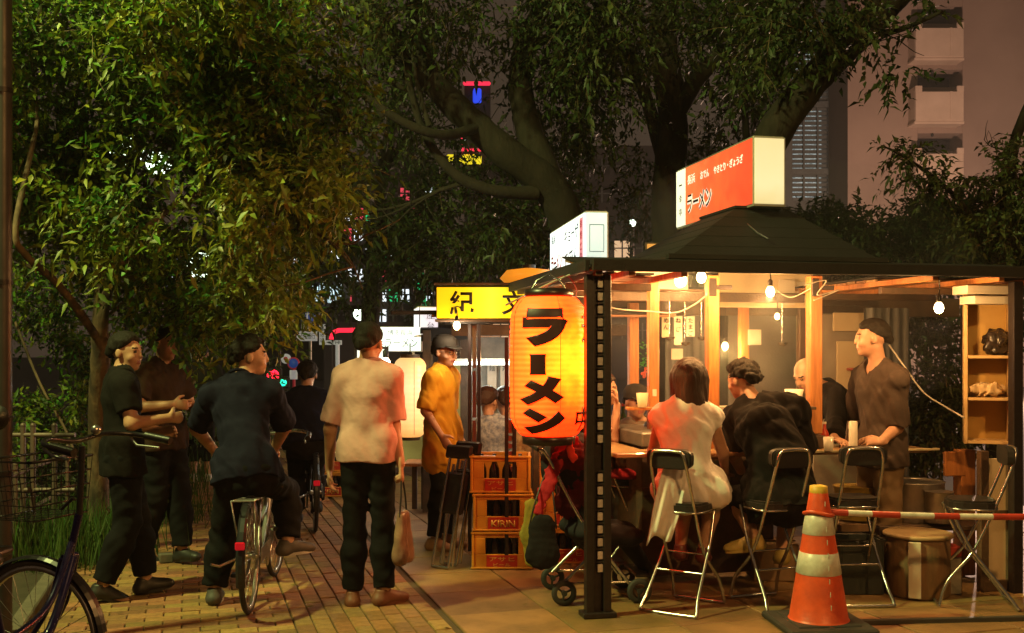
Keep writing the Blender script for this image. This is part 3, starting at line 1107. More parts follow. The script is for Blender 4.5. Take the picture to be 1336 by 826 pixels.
crown_at('lamplit_leaves', t, [(370, 262, 7.1, 75, 45, .8, 130), (345, 350, 7.3, 42, 75, .5, 110), (440, 240, 7.2, 40, 25, .4, 50), (240, 70, 6.9, 130, 55, .8, 130), (200, 290, 7.2, 120, 70, .8, 110)], LF_LIT, (.095, .030), 11, .28, rg, .3, twigs=False)  # clusters coloured yellow where lamp light catches the crown

# ---- bushes behind the fence
def bush(label, px, py, Y, rx, ry, dp, n, m=LF_C, leaf=(.07, .024), group=None):
    c = P(px, py, Y)
    r = thing('bush', label, 'bush', (c.x, c.y, 0), 0, group)
    b = MB()
    for k in range(7):
        a = k * .9; q = Vector((math.cos(a) * .5 * rx / F * Y, math.sin(a) * dp * .5, c.z + .3 * math.sin(k * 2.1) * ry / F * Y))
        limb(b, [(math.cos(a) * .05, math.sin(a) * .05, 0), q * .5, q], .015, .005, 5, 3)
    b.build('stems', BARK, r)
    crown_at('foliage', r, [(px, py, Y, rx, ry, dp, n)], m, leaf, 11, .22, np.random.default_rng(int(px) + 3), .3)
    return r
bush('dark green shrub behind the fence at the left edge', 40, 640, 9.9, 100, 70, .5, 380, LF_C)
bush('shrub spilling over the kerb below the slim tree trunk', 165, 590, 10.6, 70, 80, .5, 420, LF_L)
bush('narrow green shrub beside the distant walker in black', 224, 560, 12.2, 30, 70, .4, 330, LF_L)
bush('tall dark shrub at the far end of the brick pavement', 300, 520, 17, 60, 80, 1, 500, LF_C, (.1, .035))

def grass(px, py, Y, wx, n, hh, name_label=None):
    rng = np.random.default_rng(9 + int(px))
    x0 = P(px, py, Y).x
    x = x0 + rng.normal(size=n) * wx; y = Y + rng.normal(size=n) * .25
    base = np.stack([x, y, np.full(n, .02)], 1)
    h = hh * (.5 + rng.random(n)); le = rng.normal(size=(n, 2)) * .22
    tip = base + np.stack([le[:, 0] * h, le[:, 1] * h, h], 1)
    mid = base + (tip - base) * .55 + np.array([0, 0, .04]) * h[:, None]
    s = np.stack([rng.normal(size=n), rng.normal(size=n) * .3, np.zeros(n)], 1); s /= np.linalg.norm(s, axis=1, keepdims=True); s *= .004
    v = np.stack([base - s, base + s, mid + s * .8, mid - s * .8, tip], 1).reshape(-1, 3)
    k = np.arange(n)[:, None] * 5
    f = np.concatenate([k + np.array([[0, 1, 2]]), k + np.array([[0, 2, 3]]), k + np.array([[3, 2, 4]])], 1).reshape(-1, 3)
    return v, f
gv, gf, off = [], [], 0
for g in ((100, 735, 7.95, .22, 900, .34), (40, 735, 8.1, .35, 900, .3), (165, 680, 9.8, .35, 800, .25), (215, 640, 11.6, .2, 600, .3), (230, 620, 13, .25, 500, .35)):
    v, f = grass(*g); gv.append(v); gf.append(f + off); off += len(v)
tag(add_obj('grass', tri_mesh('grass', np.concatenate(gv), np.concatenate(gf), GRS)), 'tufts of long grass along the kerb of the verge', 'grass', kind='stuff')

# ---- big dark trees over the stalls
def big_tree(label, base, limbs, seeds, blobs, leafm=LF_C, leaf=(.10, .040), per=12, twig=.40, sd=1):
    b0 = Vector(base)
    r = thing('street_tree', label, 'tree', b0)
    b = MB()
    for pts, r0, r1 in limbs: limb(b, [Vector(p) - b0 for p in pts], r0, r1, 12, 6)
    rr_ = random.Random(sd)
    for p, d, L, rad, dep in seeds: branches(b, Vector(p) - b0, d, L, rad, dep, rr_)
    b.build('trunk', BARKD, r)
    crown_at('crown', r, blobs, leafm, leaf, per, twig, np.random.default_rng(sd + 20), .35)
    return r
Q = P
big_tree('big tree behind the stalls with a thick limb slanting up to the left', (Q(760, 0, 11.5).x, 11.5, 0),
         [([(Q(765, 0, 11.5).x, 11.5, 0), Q(765, 420, 11.5), Q(748, 320, 11.5), Q(718, 245, 11.3), Q(655, 195, 11.1), Q(590, 135, 11), Q(540, 78, 10.9), Q(485, 22, 10.8), Q(460, -40, 10.8)], .24, .085),
          ([Q(725, 255, 11.3), Q(690, 170, 11.4), Q(680, 80, 11.5), Q(720, -20, 11.6)], .17, .09),
          ([Q(628, 165, 11), Q(575, 176, 10.6), Q(510, 150, 10.4), Q(440, 90, 10.2), Q(400, 40, 10)], .055, .025),
          ([Q(560, 85, 10.9), Q(540, 30, 10.7), Q(545, -30, 10.7)], .07, .04),
          ([Q(700, 252, 11.2), Q(640, 248, 11), Q(588, 222, 10.9), Q(548, 160, 10.8), Q(525, 60, 10.6)], .075, .03),
          ([Q(500, 150, 10.4), Q(470, 100, 10.2), Q(440, 60, 10)], .04, .015)],
         [(Q(500, 150, 10.4), (-.6, 0, .5), 1.5, .03, 2), (Q(560, 165, 10.6), (-.3, 0, .9), 1.3, .03, 2), (Q(620, 235, 11), (-.6, 0, -.2), 1.4, .03, 2), (Q(540, 120, 10.8), (-.6, 0, .3), 1.3, .03, 2), (Q(680, 80, 11.5), (.6, -.2, .4), 1.6, .04, 2)],
         [(620, 20, 10.5, 170, 55, 1.4, 330), (790, 40, 10.8, 130, 70, 1.4, 420), (520, 130, 12.5, 50, 50, 1.2, 70), (740, 130, 12.4, 120, 70, 1.2, 230), (470, 40, 10.5, 50, 30, .8, 40), (640, 300, 12.5, 90, 50, 1, 150)], sd=2)
big_tree('tree with an upright dark trunk rising behind the red sign', (Q(872, 0, 13).x, 13, 0),
         [([(Q(874, 0, 13).x, 13, 0), Q(874, 400, 13), Q(872, 260, 13), Q(878, 150, 13), Q(865, 60, 13), Q(870, -30, 13)], .24, .15),
          ([Q(876, 160, 13), Q(920, 90, 12.8), Q(990, 30, 12.6), Q(1030, -20, 12.6)], .12, .06),
          ([Q(872, 230, 13), Q(840, 120, 13.2), Q(800, 40, 13.3), Q(780, -20, 13.3)], .10, .05),
          ([Q(975, 400, 12.2), Q(985, 300, 12.2), Q(972, 150, 12.2), Q(976, 40, 12.2)], .06, .03)],
         [(Q(920, 90, 12.8), (.4, 0, .5), 1.2, .03, 1), (Q(840, 120, 13.2), (-.6, 0, .3), 1.6, .04, 2)],
         [(920, 40, 12.6, 110, 60, 1.4, 330), (820, 230, 14.2, 110, 80, 1.4, 230), (950, 130, 13.4, 70, 80, 1.2, 130), (1000, 15, 12.2, 70, 30, 1, 150)], sd=3)
big_tree('leaning tree limb that crosses the lit stairwell at the upper right', (Q(955, 0, 10.4).x, 10.4, 0),
         [([(Q(955, 0, 10.4).x, 10.4, 0), Q(955, 330, 10.4), Q(1000, 195, 10.2), Q(1045, 125, 10), Q(1095, 70, 9.9), Q(1150, 15, 9.8), Q(1200, -40, 9.7)], .18, .13),
          ([Q(1060, 110, 10), Q(1080, 40, 9.8), Q(1085, -20, 9.8)], .06, .04),
          ([Q(1120, 45, 9.8), Q(1170, 40, 9.5), Q(1230, 15, 9.3)], .04, .015)],
         [(Q(1095, 70, 9.9), (.8, 0, .1), .6, .015, 1), (Q(1045, 125, 10), (-.7, 0, .5), .8, .02, 1)],
         [(1040, 25, 9.6, 70, 35, .8, 120), (1120, 40, 9.5, 40, 18, .4, 22), (1212, 8, 9.4, 30, 10, .3, 14), (985, 60, 10, 50, 50, .8, 80), (1170, 97, 9.4, 22, 6, .2, 9)], sd=4)
big_tree('slender tree in front of the far lit building, left of the yellow sign', (Q(480, 0, 20).x, 20, 0),
         [([(Q(482, 0, 20).x, 20, 0), Q(482, 440, 20), Q(490, 330, 20), Q(500, 230, 20), Q(520, 120, 20)], .22, .1),
          ([Q(488, 350, 20), Q(440, 300, 20), Q(410, 240, 20)], .08, .04), ([Q(492, 320, 20), Q(560, 260, 20), Q(600, 200, 20)], .09, .04)],
         [(Q(440, 300, 20), (-.6, 0, .5), 2.2, .05, 2), (Q(560, 260, 20), (.6, 0, .4), 2.2, .05, 2), (Q(500, 230, 20), (.2, 0, .9), 2.2, .05, 2), (Q(482, 400, 20), (-.8, 0, .1), 2.2, .05, 2), (Q(482, 380, 20), (.8, 0, .2), 2.2, .05, 2)],
         [(500, 290, 19.5, 110, 100, 2.2, 430), (430, 350, 19.8, 80, 40, 1.8, 170), (610, 330, 19, 100, 50, 2, 300), (530, 170, 20, 110, 60, 2, 200), (670, 260, 18.5, 80, 80, 2, 320)], leaf=(.17, .06), per=11, twig=.6, sd=5)
# right-hand trees
big_tree('dark olive tree standing behind the right end of the stall roof', (Q(1300, 0, 10).x, 10, 0),
         [([(Q(1300, 0, 10).x, 10, 0), Q(1300, 420, 10), Q(1310, 300, 10), Q(1320, 200, 10), Q(1345, 130, 10)], .10, .04),
          ([Q(1305, 330, 10), Q(1240, 250, 9.8), Q(1180, 205, 9.6), Q(1150, 190, 9.5)], .03, .006)],
         [(Q(1310, 300, 10), (-.5, 0, .1), .5, .015, 1), (Q(1320, 200, 10), (-.3, 0, .1), .3, .01, 1)],
         [(1330, 240, 9.6, 30, 60, .5, 240), (1275, 305, 10, 55, 25, .6, 220), (1172, 203, 9.5, 22, 8, .2, 26), (1215, 240, 9.7, 34, 10, .3, 40), (1335, 320, 9.8, 40, 40, .6, 170)], LF_R, (.085, .032), 11, .26, sd=6)
hd_ = thing('hedge', 'dark hedge mass between the stall roof and the pink building', 'hedge', (Q(1150, 0, 15).x, 15, 0))
crown_at('foliage', hd_, [(1110, 305, 15, 80, 36, .7, 600), (1225, 305, 15.5, 95, 46, .8, 900), (1060, 330, 14.5, 80, 40, .8, 420), (1180, 400, 14.8, 160, 80, 1, 900)], LF_C, (.13, .045), 11, .4, np.random.default_rng(44), .3, twigs=False)
hs_ = MB()
for k in range(8): limb(hs_, [(k * .3 - 1.2, 0, 0), (k * .32 - 1.25, .1, 1.5), (k * .35 - 1.4, 0, 2.8)], .03, .01, 5, 2)
hs_.build('stems', BARK, hd_)
bush('leafy bush seen through the stall beneath the right bulb', 1215, 500, 9.6, 55, 100, .5, 600, LF_R, (.075, .03))
bush('shrub below the bush at the back of the stall', 1160, 560, 9.9, 50, 90, .4, 260, LF_C, (.075, .03))

# ------------------------------------------------------------------ buildings
PINK = mat('plaster_pink_brown', (.29, .205, .165), .9, c2=(.23, .16, .13), scale=.25, bump=.15, bscale=6)
PINK2 = mat('plaster_balcony', (.52, .39, .31), .9, c2=(.42, .31, .24), scale=.6)
DRK = mat('dark_opening', (.012, .010, .009), .7)
GREYW = mat('grey_facade', (.10, .105, .10), .85, scale=.4)
B = thing('apartment_building', 'pinkish brown apartment tower with a stack of small balconies', 'building', (Q(1220, 0, 47).x, 47, 0))
ob = Vector(B.location)
def bx(mb_, px0, py0, px1, py1, Y0, Y1, bev=0.):
    a = P(px0, py0, Y0); b = P(px1, py1, Y0)
    mb_.box(((a.x + b.x) / 2 - ob.x, (Y0 + Y1) / 2 - ob.y, (a.z + b.z) / 2), (abs(b.x - a.x), Y1 - Y0, abs(a.z - b.z)), bev)
lamp('hidden_floodlight', (15, 33, 3.2), 8000, (1.0, .62, .43), .3)  # unseen lamp added behind the hedge to brighten the building wall
m_ = MB(); bx(m_, 1106, -120, 1197, 505, 47, 60); bx(m_, 1256, -120, 1400, 505, 47, 60)
for y0, y1 in ((-120, 8), (31, 91), (114, 174), (197, 505)): bx(m_, 1197.2, y0, 1255.8, y1, 47.02, 60)
m_.build('wall', PINK, B)
m_ = MB(); bx(m_, 1199, -118, 1254, 500, 48.4, 48.6); m_.build('recess', DRK, B)
for y in (30, 113, 194):
    f = MB()
    a = P(1194, y - 1, 46.2); b = P(1257, y + 45, 46.2)
    X0, X1, Z1, Z0 = a.x - ob.x, b.x - ob.x, a.z, b.z
    f.box(((X0 + X1) / 2, -.8, (Z0 + Z1 - .25) / 2), (X1 - X0, .12, Z1 - Z0 - .25), .02)
    f.box((X0 + .14, -.805, Z1 - .13), (.3, .13, .26), .02); f.box((X1 - .14, -.805, Z1 - .13), (.3, .13, .26), .02)
    f.box((X0 + .06, -.37, (Z0 + Z1) / 2), (.12, .74, Z1 - Z0), .02); f.box((X1 - .06, -.37, (Z0 + Z1) / 2), (.12, .74, Z1 - Z0), .02)
    f.box(((X0 + X1) / 2, -.4, Z0 - .06), (X1 - X0 + .08, .86, .12), .02)
    bal = f.build('balcony', PINK2, B)
    g = MB(); g.box((X1 - .55, -.87, (Z0 + Z1) / 2 - .1), (.10, .03, Z1 - Z0 - .3), .005); g.build('drainpipe', PINK2, bal)
    g = MB(); g.ball(((X0 + X1) / 2, -.03, Z0 - .45), .07, 6); g.build('vent', DRK, bal)
S_ = thing('stair_tower', 'grey stair tower with cool lit horizontal louvres', 'building', (Q(1062, 0, 50).x, 50, 0))
os_ = Vector(S_.location)
COOL = emis('cool_light_panel', [(0, (.40, .48, .46)), (.3, (.08, .10, .10)), (.5, (.5, .56, .54)), (.62, (.05, .07, .065)), (.8, (.10, .13, .12)), (1, (.35, .42, .4))], 1., 2, (6, 16), 2.6)
def bs(mb_, px0, py0, px1, py1, Y0, Y1):
    a = P(px0, py0, Y0); b = P(px1, py1, Y0)
    mb_.box(((a.x + b.x) / 2 - os_.x, (Y0 + Y1) / 2 - os_.y, (a.z + b.z) / 2), (abs(b.x - a.x), Y1 - Y0, abs(a.z - b.z)))
m_ = MB(); bs(m_, 1094, -60, 1112, 505, 49.5, 56); bs(m_, 1020, -60, 1034, 505, 49.5, 56); bs(m_, 1034, 262, 1094, 505, 50, 56); bs(m_, 1034, -60, 1094, 12, 50, 56); m_.build('wall', GREYW, S_)
m_ = MB(); bs(m_, 1034.5, 12.5, 1093.5, 261.5, 51, 51.1); m_.build('light_panel', COOL, S_)
LV = mat('louvre_metal', (.10, .11, .11), .5, .3)
for k, y in enumerate(np.arange(16, 261, 6.2)):
    m_ = MB(); bs(m_, 1034.2, y, 1093.8, y + 3.9, 49.9, 50.05); m_.build('slat', LV, S_)
m_ = MB()
for x in (1048, 1066, 1080): bs(m_, x, 12, x + 2.2, 262, 49.75, 49.88)
bs(m_, 1034, 132, 1094, 140, 49.7, 49.87); bs(m_, 1034, 220, 1094, 228, 49.7, 49.87); m_.build('frame', LV, S_)

DK = mat('night_facade', (.05, .045, .042), .9, scale=.3)
def tower(label, px0, px1, py0, Y, cols, rows, lit, m=DK, wy0=None, wy1=None, seed=1):
    c = Q((px0 + px1) / 2, 0, Y)
    r = thing('office_building', label, 'building', (c.x, Y, 0)); o0 = Vector(r.location)
    a = P(px0, py0, Y); b = P(px1, py0, Y)
    f = MB(); f.box((0, 4, a.z / 2), (b.x - a.x, 8, a.z)); f.build('wall', m, r)
    rr_ = random.Random(seed)
    wy0 = wy0 or py0 + 10; wy1 = wy1 or 450
    dx = (px1 - px0) / cols; dy = (wy1 - wy0) / rows
    for j in range(rows):
        for i in range(cols):
            x0 = px0 + dx * (i + .12); x1 = px0 + dx * (i + .88); y0 = wy0 + dy * (j + .2); y1 = wy0 + dy * (j + .8)
            A, B2 = P(x0, y0, Y - .05), P(x1, y1, Y - .05)
            f = MB(); f.box(((A.x + B2.x) / 2 - o0.x, -.03, (A.z + B2.z) / 2), (B2.x - A.x, .06, A.z - B2.z))
            k = lit[rr_.randrange(len(lit))]
            w_ = f.build('window', k, r)
            g = MB(); g.box(((A.x + B2.x) / 2 - o0.x, -.08, (A.z + B2.z) / 2), (.08, .04, A.z - B2.z)); g.box(((A.x + B2.x) / 2 - o0.x, -.085, A.z * .55 + B2.z * .45), (B2.x - A.x, .035, .07)); g.build('frame', LV, w_)
    return r
WC = emis('window_cool', [(0, (.75, .85, .9))], 1.5); WW = emis('window_warm', [(0, (.9, .6, .35))], .7); WG = emis('window_green', [(0, (.02, .75, .25))], .8); WD = DRK; WR = emis('window_red', [(0, (.9, .08, .12))], .7)
tower('distant office block with cool lit windows behind the slender tree', 430, 566, 205, 46, 9, 7, [WC, WC, WD, WD, WG, WD, WC, WR, WD, WD], wy0=240, wy1=425, seed=3)
tower('dark distant block at the end of the street', 215, 428, 300, 58, 9, 6, [WD, WD, WD, WC, WD, WD], seed=5)
tower('dark block behind the stalls and the big tree', 640, 1010, 190, 60, 14, 7, [WD, WD, WD, WD, WW, WD, WD, WD], seed=8)

# neon signs far behind the big tree
def neon(name, label, pts, Y, c, es, r=.12):
    b = MB(); ps = [P(x, y, Y) for x, y in pts]; o0 = Vector((ps[0].x, Y, 0))
    b.tube([p - o0 for p in ps], r, 8)
    o = b.build(name, emis('neon_' + label[:8].replace(' ', '_'), [(0, c)], es), None, o0)
    return tag(o, label, 'neon sign')
nsn = thing('neon_sign', 'tall rooftop neon sign in red, blue and yellow seen through the big tree', 'neon sign', (Q(612, 0, 44).x, 44, 0)); on = Vector(nsn.location)
def nb(nm, x0, y0, x1, y1, c, es, mt):
    a, b = P(x0, y0, 44), P(x1, y1, 44)
    f = MB(); f.box(((a.x + b.x) / 2 - on.x, 0, (a.z + b.z) / 2), (abs(b.x - a.x), .3, abs(a.z - b.z)), .05); f.build(nm, emis(mt, [(0, c)], es), nsn)
nb('tube', 604, 107, 640, 111, (1, .03, .08), 1., 'neon_red'); nb('tube', 601, 162, 604, 200, (1, .03, .08), 1., 'neon_red'); nb('tube', 604, 194, 632, 197, (1, .03, .08), 1., 'neon_red')
nb('panel', 617, 116, 628, 134, (.02, .07, .9), .9, 'neon_blue'); nb('panel', 583, 202, 628, 214, (.9, .75, .02), .9, 'neon_yellow'); nb('panel', 605, 165, 607, 192, (.5, .6, .55), .6, 'neon_white')
f = MB(); a, b = P(606, 112, 44.3), P(640, 216, 44.3); f.box(((a.x + b.x) / 2 - on.x, .3, a.z / 2), (b.x - a.x, .2, a.z)); f.build('backing', DRK, nsn)
nsg = MB(); a, b = P(545, 350, 40), P(561, 378, 40); og = Vector(((a.x + b.x) / 2, 40, 0)); nsg.box((0, 0, (a.z + b.z) / 2), (b.x - a.x, .3, a.z - b.z), .05)
nsg.box((0, .3, b.z / 2), (.12, .12, b.z)); gs = nsg.build('neon_sign', emis('neon_green', [(0, (.0, .7, .22))], .8), None, og); tag(gs, 'small square green light sign just above the yellow sign', 'neon sign')
neon('neon_sign', 'red curved neon tube above the head of the man in the pale t-shirt', [(432, 443), (434, 434), (442, 431), (455, 431), (472, 430)], 24, (1, .02, .05), 1.6, .05)
# ------------------------------------------------------------------ near stall, built in its own frame (u across, v into depth)
YAW = math.radians(12)
S0 = Vector((.50, 6.27, 0)); SU_ = Vector((math.cos(YAW), math.sin(YAW), 0)); SV_ = Vector((-math.sin(YAW), math.cos(YAW), 0))
def SL(px, py, v):
    """point of the stall's frame seen at (px, py) at depth v"""
    t = (px - CX) / F
    u = (t * (S0.y + SV_.y * v) - (S0.x + SV_.x * v)) / (SU_.x - SU_.y * t)
    Y = S0.y + SU_.y * u + SV_.y * v
    return Vector((u, v, H - (py - HY) / F * Y))
def SW(u, v, z): return S0 + SU_ * u + SV_ * v + Vector((0, 0, z))

WOOD = mat('orange_wood', (.52, .20, .055), .5, c2=(.34, .12, .03), scale=7, stretch=(6, 6, .6), bump=.25, bscale=40)
WOODR = mat('roof_board', (.40, .21, .10), .65, c2=(.22, .11, .05), scale=5, stretch=(1, 6, 6), bump=.3, objrand=.2)
WOODD = mat('dark_wood', (.10, .055, .030), .6, c2=(.05, .03, .018), scale=6, bump=.3)
ROOFD = mat('roof_dark', (.010, .006, .005), .75, c2=(.006, .004, .0035), scale=4, bump=.3)
STEEL = mat('dark_steel', (.045, .034, .034), .42, .6, scale=20, bump=.15)
WPNT = mat('white_paint', (.72, .66, .56), .45, c2=(.60, .53, .42), scale=5)
CREAM = mat('cream_board', (.70, .58, .38), .55, c2=(.58, .46, .28), scale=3, bump=.1)
CHROME = mat('chrome', (.62, .60, .58), .22, .95, scale=30)
ALU = mat('aluminium', (.50, .46, .42), .38, .85, scale=15, bump=.2, bscale=18)
VINYL = mat('black_vinyl', (.022, .018, .018), .38, bump=.2, bscale=60)
GREYT = mat('grey_tarp', (.12, .125, .13), .6, c2=(.08, .085, .09), scale=2, bump=.6, bscale=5)
TBLUE = mat('blue_grey_board', (.19, .175, .17), .7, c2=(.12, .115, .115), scale=2, bump=.2)
KHAKI = mat('khaki', (.26, .17, .09), .8)

ST = thing('food_stall', 'nearest food stall with a low dark canopy, orange timber posts and red rooftop sign', 'food stall', S0, YAW)
def PB(fn, name, m, parent=None):
    b = MB(); fn(b); return b.build(name, m, parent or ST)
# perforated front corner post
pst = PB(lambda b: (b.box((-.052, 0, 1.0), (.046, .06, 2.0), .003), b.box((.052, 0, 1.0), (.046, .06, 2.0), .003), b.box((0, .02, 1.0), (.058, .02, 2.0), 0), b.box((0, 0, .02), (.20, .12, .03), .004)), 'post', STEEL)
cellm = MB().box((0, 0, 0), (.032, .012, .047), .003).mesh('plate', mat('pale_plate', (.75, .72, .70), .4, c2=(.6, .57, .55), scale=40, objrand=.12))
for k in range(23):
    y = 370 + k * 16.9
    if 588 < y < 622: continue
    z = H - (y - HY) / F * 6.25
    o = add_obj('plate', cellm, pst, (.012, -.012, z))
    q = MB().box((0, -.006, .037), (.04, .012, .012), .002)
    q.build('bar', STEEL, pst, (.012, -.012, z))
# thin corner posts
for px, v, nm in ((1325, .05, 'post'), (700, 2.35, 'post'), (1260, 2.4, 'post')):
    u = SL(px, 600, v).x
    PB(lambda b: b.box((u, v, 1.0), (.07, .06, 2.0), .004), nm, STEEL if v < 1 else WOODD)
# canopy: frame beams and boards
UL, UR, VB = -.07, 3.05, 2.75
PB(lambda b: b.beam((UL, -.13, 2.048), (UR, -.13, 2.048), .03, .070, .004), 'fascia', ROOFD)
PB(lambda b: b.beam((UL - .02, -.10, 2.045), (UL - .02, VB, 2.045), .03, .070, .004), 'fascia', ROOFD)
PB(lambda b: b.beam((UR + .02, -.10, 2.045), (UR + .02, VB, 2.045), .03, .095, .004), 'fascia', ROOFD)
brd = lambda L: MB().box((0, 0, 0), (L, .128, .018), .003)
def boards(u0, u1, v0, v1, z0, z1, top):
    """boards running across, laid side by side into the depth"""
    n = int((v1 - v0) / .13)
    me = MB().box((0, 0, 0), (u1 - u0, .124, .016), .003).mesh('board', WOODR)
    for i in range(n):
        t_ = (i + .5) / n
        o = add_obj('board', me, ST, ((u0 + u1) / 2, v0 + (v1 - v0) * t_, z0 + (z1 - z0) * t_ + (i % 3) * .002), (math.atan2(z1 - z0, v1 - v0), 0, 0))
    c = MB()
    c.prism([(u0 - .01, v0 - .01, z0 + .013), (u1 + .01, v0 - .01, z0 + .013), (u1 + .01, v1 + .01, z1 + .013), (u0 - .01, v1 + .01, z1 + .013)], (0, 0, .012))
    c.build('roof_sheet', ROOFD, ST)
boards(UL, UR, -.11, .50, 2.02, 2.125, 1)
boards(UL, .52, .52, VB, 2.03, 2.03, 1)
boards(2.10, UR, .52, VB, 2.03, 2.03, 1)
boards(.53, 2.09, 2.20, VB, 2.05, 2.03, 1)
for u in (UL + .05, .18, .50, 2.14, 2.6, UR - .05):
    PB(lambda b: b.beam((u, -.1, 2.008), (u, VB, 2.008), .04, .036, .003), 'rafter', WOOD if u > 0 else WOODD)
for v in (.50, 1.3, 2.2):
    PB(lambda b: b.beam((UL, v, 1.96), (.50, v, 1.96), .05, .045, .003), 'crossbeam', WOODD)
    PB(lambda b: b.beam((2.12, v, 1.96), (UR, v, 1.96), .05, .045, .003), 'crossbeam', WOODD)
PB(lambda b: b.beam((.50, .56, 2.11), (2.12, .56, 2.11), .05, .04, .003), 'crossbeam', WOOD)
# hipped centre roof
def hip(b):
    A = [(.64, .50, 2.165), (2.12, .50, 2.165), (2.12, 1.95, 2.165), (.64, 1.95, 2.165)]
    B2 = [(1.30, .98, 2.555), (1.68, .98, 2.555), (1.68, 1.6, 2.555), (1.30, 1.6, 2.555)]
    for i in range(4):
        j = (i + 1) % 4
        n_ = 5
        for k in range(n_):
            t0, t1 = k / n_, (k + 1) / n_
            L0 = Vector(A[i]).lerp(Vector(B2[i]), t0); L1 = Vector(A[j]).lerp(Vector(B2[j]), t0)
            U0 = Vector(A[i]).lerp(Vector(B2[i]), t1); U1 = Vector(A[j]).lerp(Vector(B2[j]), t1)
            lip = Vector((0, 0, .004))
            b.prism([L0 + lip, L1 + lip, U1, U0], (0, 0, -.015))
    b.box((1.49, 1.29, 2.56), (.42, .66, .02), .003)
    for v_ in (1.95, 2.25): b.box((1.49, v_, 2.30), (.06, .05, .52), .003)
    b.beam((.60, .47, 2.16), (2.15, .47, 2.16), .05, .035, .003)
PB(hip, 'roof', ROOFD)
# white gable boards and inner panels
PB(lambda b: b.box((.90, 1.62, 2.12), (.58, .02, .20), .003), 'gable_board', WPNT)
a, c = SL(938, 350, 1.7), SL(1060, 402, 1.7)
PB(lambda b: b.box(((a.x + c.x) / 2, 1.7, (a.z + c.z) / 2), (c.x - a.x, .02, a.z - c.z), .003), 'gable_board', CREAM)
a, c = SL(857, 383, 1.6), SL(1070, 440, 1.6)
PB(lambda b: b.beam((SL(690, 400, 2.3).x, 2.3, 1.93), (SL(1250, 400, 2.3).x, 2.3, 1.93), .05, .16, .004), 'back_beam', WOODD)
PB(lambda b: b.beam((.50, 1.55, 1.96), (2.1, 1.55, 1.96), .05, .07, .004), 'crossbeam', WOODD)
# timber posts standing on the counter frame
for px, v, wd, py1, mm in ((929, .72, .082, 600, WOOD), (1062, .62, .090, 566, WOOD), (852, 1.25, .075, 620, WOOD), (970, 1.95, .075, 600, WOOD), (826, 2.15, .08, 560, WOOD), (1046, 1.9, .06, 560, WOODD)):
    q = SL(px, py1, v)
    zt = 2.06 if v < 1.5 else 1.94
    PB(lambda b: b.box((q.x, v, (q.z + zt) / 2), (wd, wd * .8, zt - q.z), .006), 'post', mm)
    if px in (929, 1062):
        def br(b):
            b.box((q.x - .01, v - wd * .45, 1.98), (.05, .012, .12), .003); b.box((q.x + .07, v - .03, 1.98), (.12, .012, .03), .003)
        PB(br, 'bracket', STEEL)
    if px == 852:
        PB(lambda b: b.box((q.x, v - wd * .42, H - (512 - HY) / F * 7.7), (.03, .006, .05), .001), 'switch', WPNT)
PB(lambda b: b.box((SL(1058, 577, .62).x, .62, .945), (.15, .13, .09), .005), 'post_foot', WOODD)
# counters
CT = mat('counter_wood', (.46, .27, .12), .32, c2=(.34, .18, .08), scale=5, stretch=(1, 8, 8), coat=.3)
PB(lambda b: b.box((1.49, .60, .888), (1.90, .34, .03), .006), 'counter', CT)
PB(lambda b: b.beam((1.55, .41, .898), (2.50, .41, .898), .03, .016, .003), 'counter_edge', mat('brass_edge', (.72, .62, .38), .3, .4))
PB(lambda b: b.box((.40, 1.35, .888), (.26, 1.7, .03), .006), 'counter', CT)
PB(lambda b: b.box((1.3, 1.95, .868), (1.6, .28, .03), .006), 'counter', CT)
def cartb(b):
    b.box((1.02, .86, .45), (.95, .12, .80), .004); b.box((.62, 1.4, .45), (.05, 1.0, .80), .004); b.box((1.02, .79, .62), (.96, .02, .05), .002)
PB(cartb, 'cart_body', WOODD)
PB(lambda b: b.box((SL(1258, 640, .60).x, .60, .44), (.11, .10, .865), .004), 'counter_leg', WOOD)
PB(lambda b: b.box((SL(1243, 620, .58).x, .56, .78), (.16, .03, .17), .006), 'counter_bracket', WOOD)
PB(lambda b: b.box((.98, 1.35, .95), (.8, .9, .10), .01), 'cooking_range', mat('dull_steel', (.30, .27, .24), .4, .7, bump=.3))
# lower right side panel, framed
q0, q1 = SL(1291, 600, .10), SL(1322, 785, .10)
PB(lambda b: b.box(((q0.x + q1.x) / 2, .12, .45), (q1.x - q0.x, .02, .82), .003), 'side_panel', CREAM)
PB(lambda b: (b.box((q0.x - .035, .12, .45), (.06, .05, .92), .004), b.box(((q0.x + q1.x) / 2, .118, .50), (q1.x - q0.x + .04, .045, .05), .004), b.box(((q0.x + q1.x) / 2, .118, .04), (q1.x - q0.x + .08, .05, .07), .004)), 'panel_frame', WOODD)
# back panels and tarp
a, c = SL(950, 405, 2.5), SL(1062, 560, 2.5)
PB(lambda b: b.box(((a.x + c.x) / 2, 2.5, (a.z + .1) / 2), (c.x - a.x, .02, a.z - .1), .003), 'back_board', TBLUE)
a, c = SL(700, 405, 2.62), SL(930, 560, 2.62)
def tarp(b, u0, u1, v, z0, z1, am=.03):
    n = 26
    pts = [(u0 + (u1 - u0) * i / n, v + am * math.sin(i * 1.3) + am * .5 * math.sin(i * 2.9), 0) for i in range(n + 1)]
    vs = [Vector(p) + Vector((0, 0, z)) for z in (z0, (z0 + z1) / 2, z1) for p in pts]
    b._add(vs, [(r * (n + 1) + i, r * (n + 1) + i + 1, (r + 1) * (n + 1) + i + 1, (r + 1) * (n + 1) + i) for r in range(2) for i in range(n)], 0, True)
    vs = [v_ + Vector((0, .006, 0)) for v_ in vs]
    b._add(vs, [(r * (n + 1) + i, r * (n + 1) + i + 1, (r + 1) * (n + 1) + i + 1, (r + 1) * (n + 1) + i) for r in range(2) for i in range(n)], 0, True)
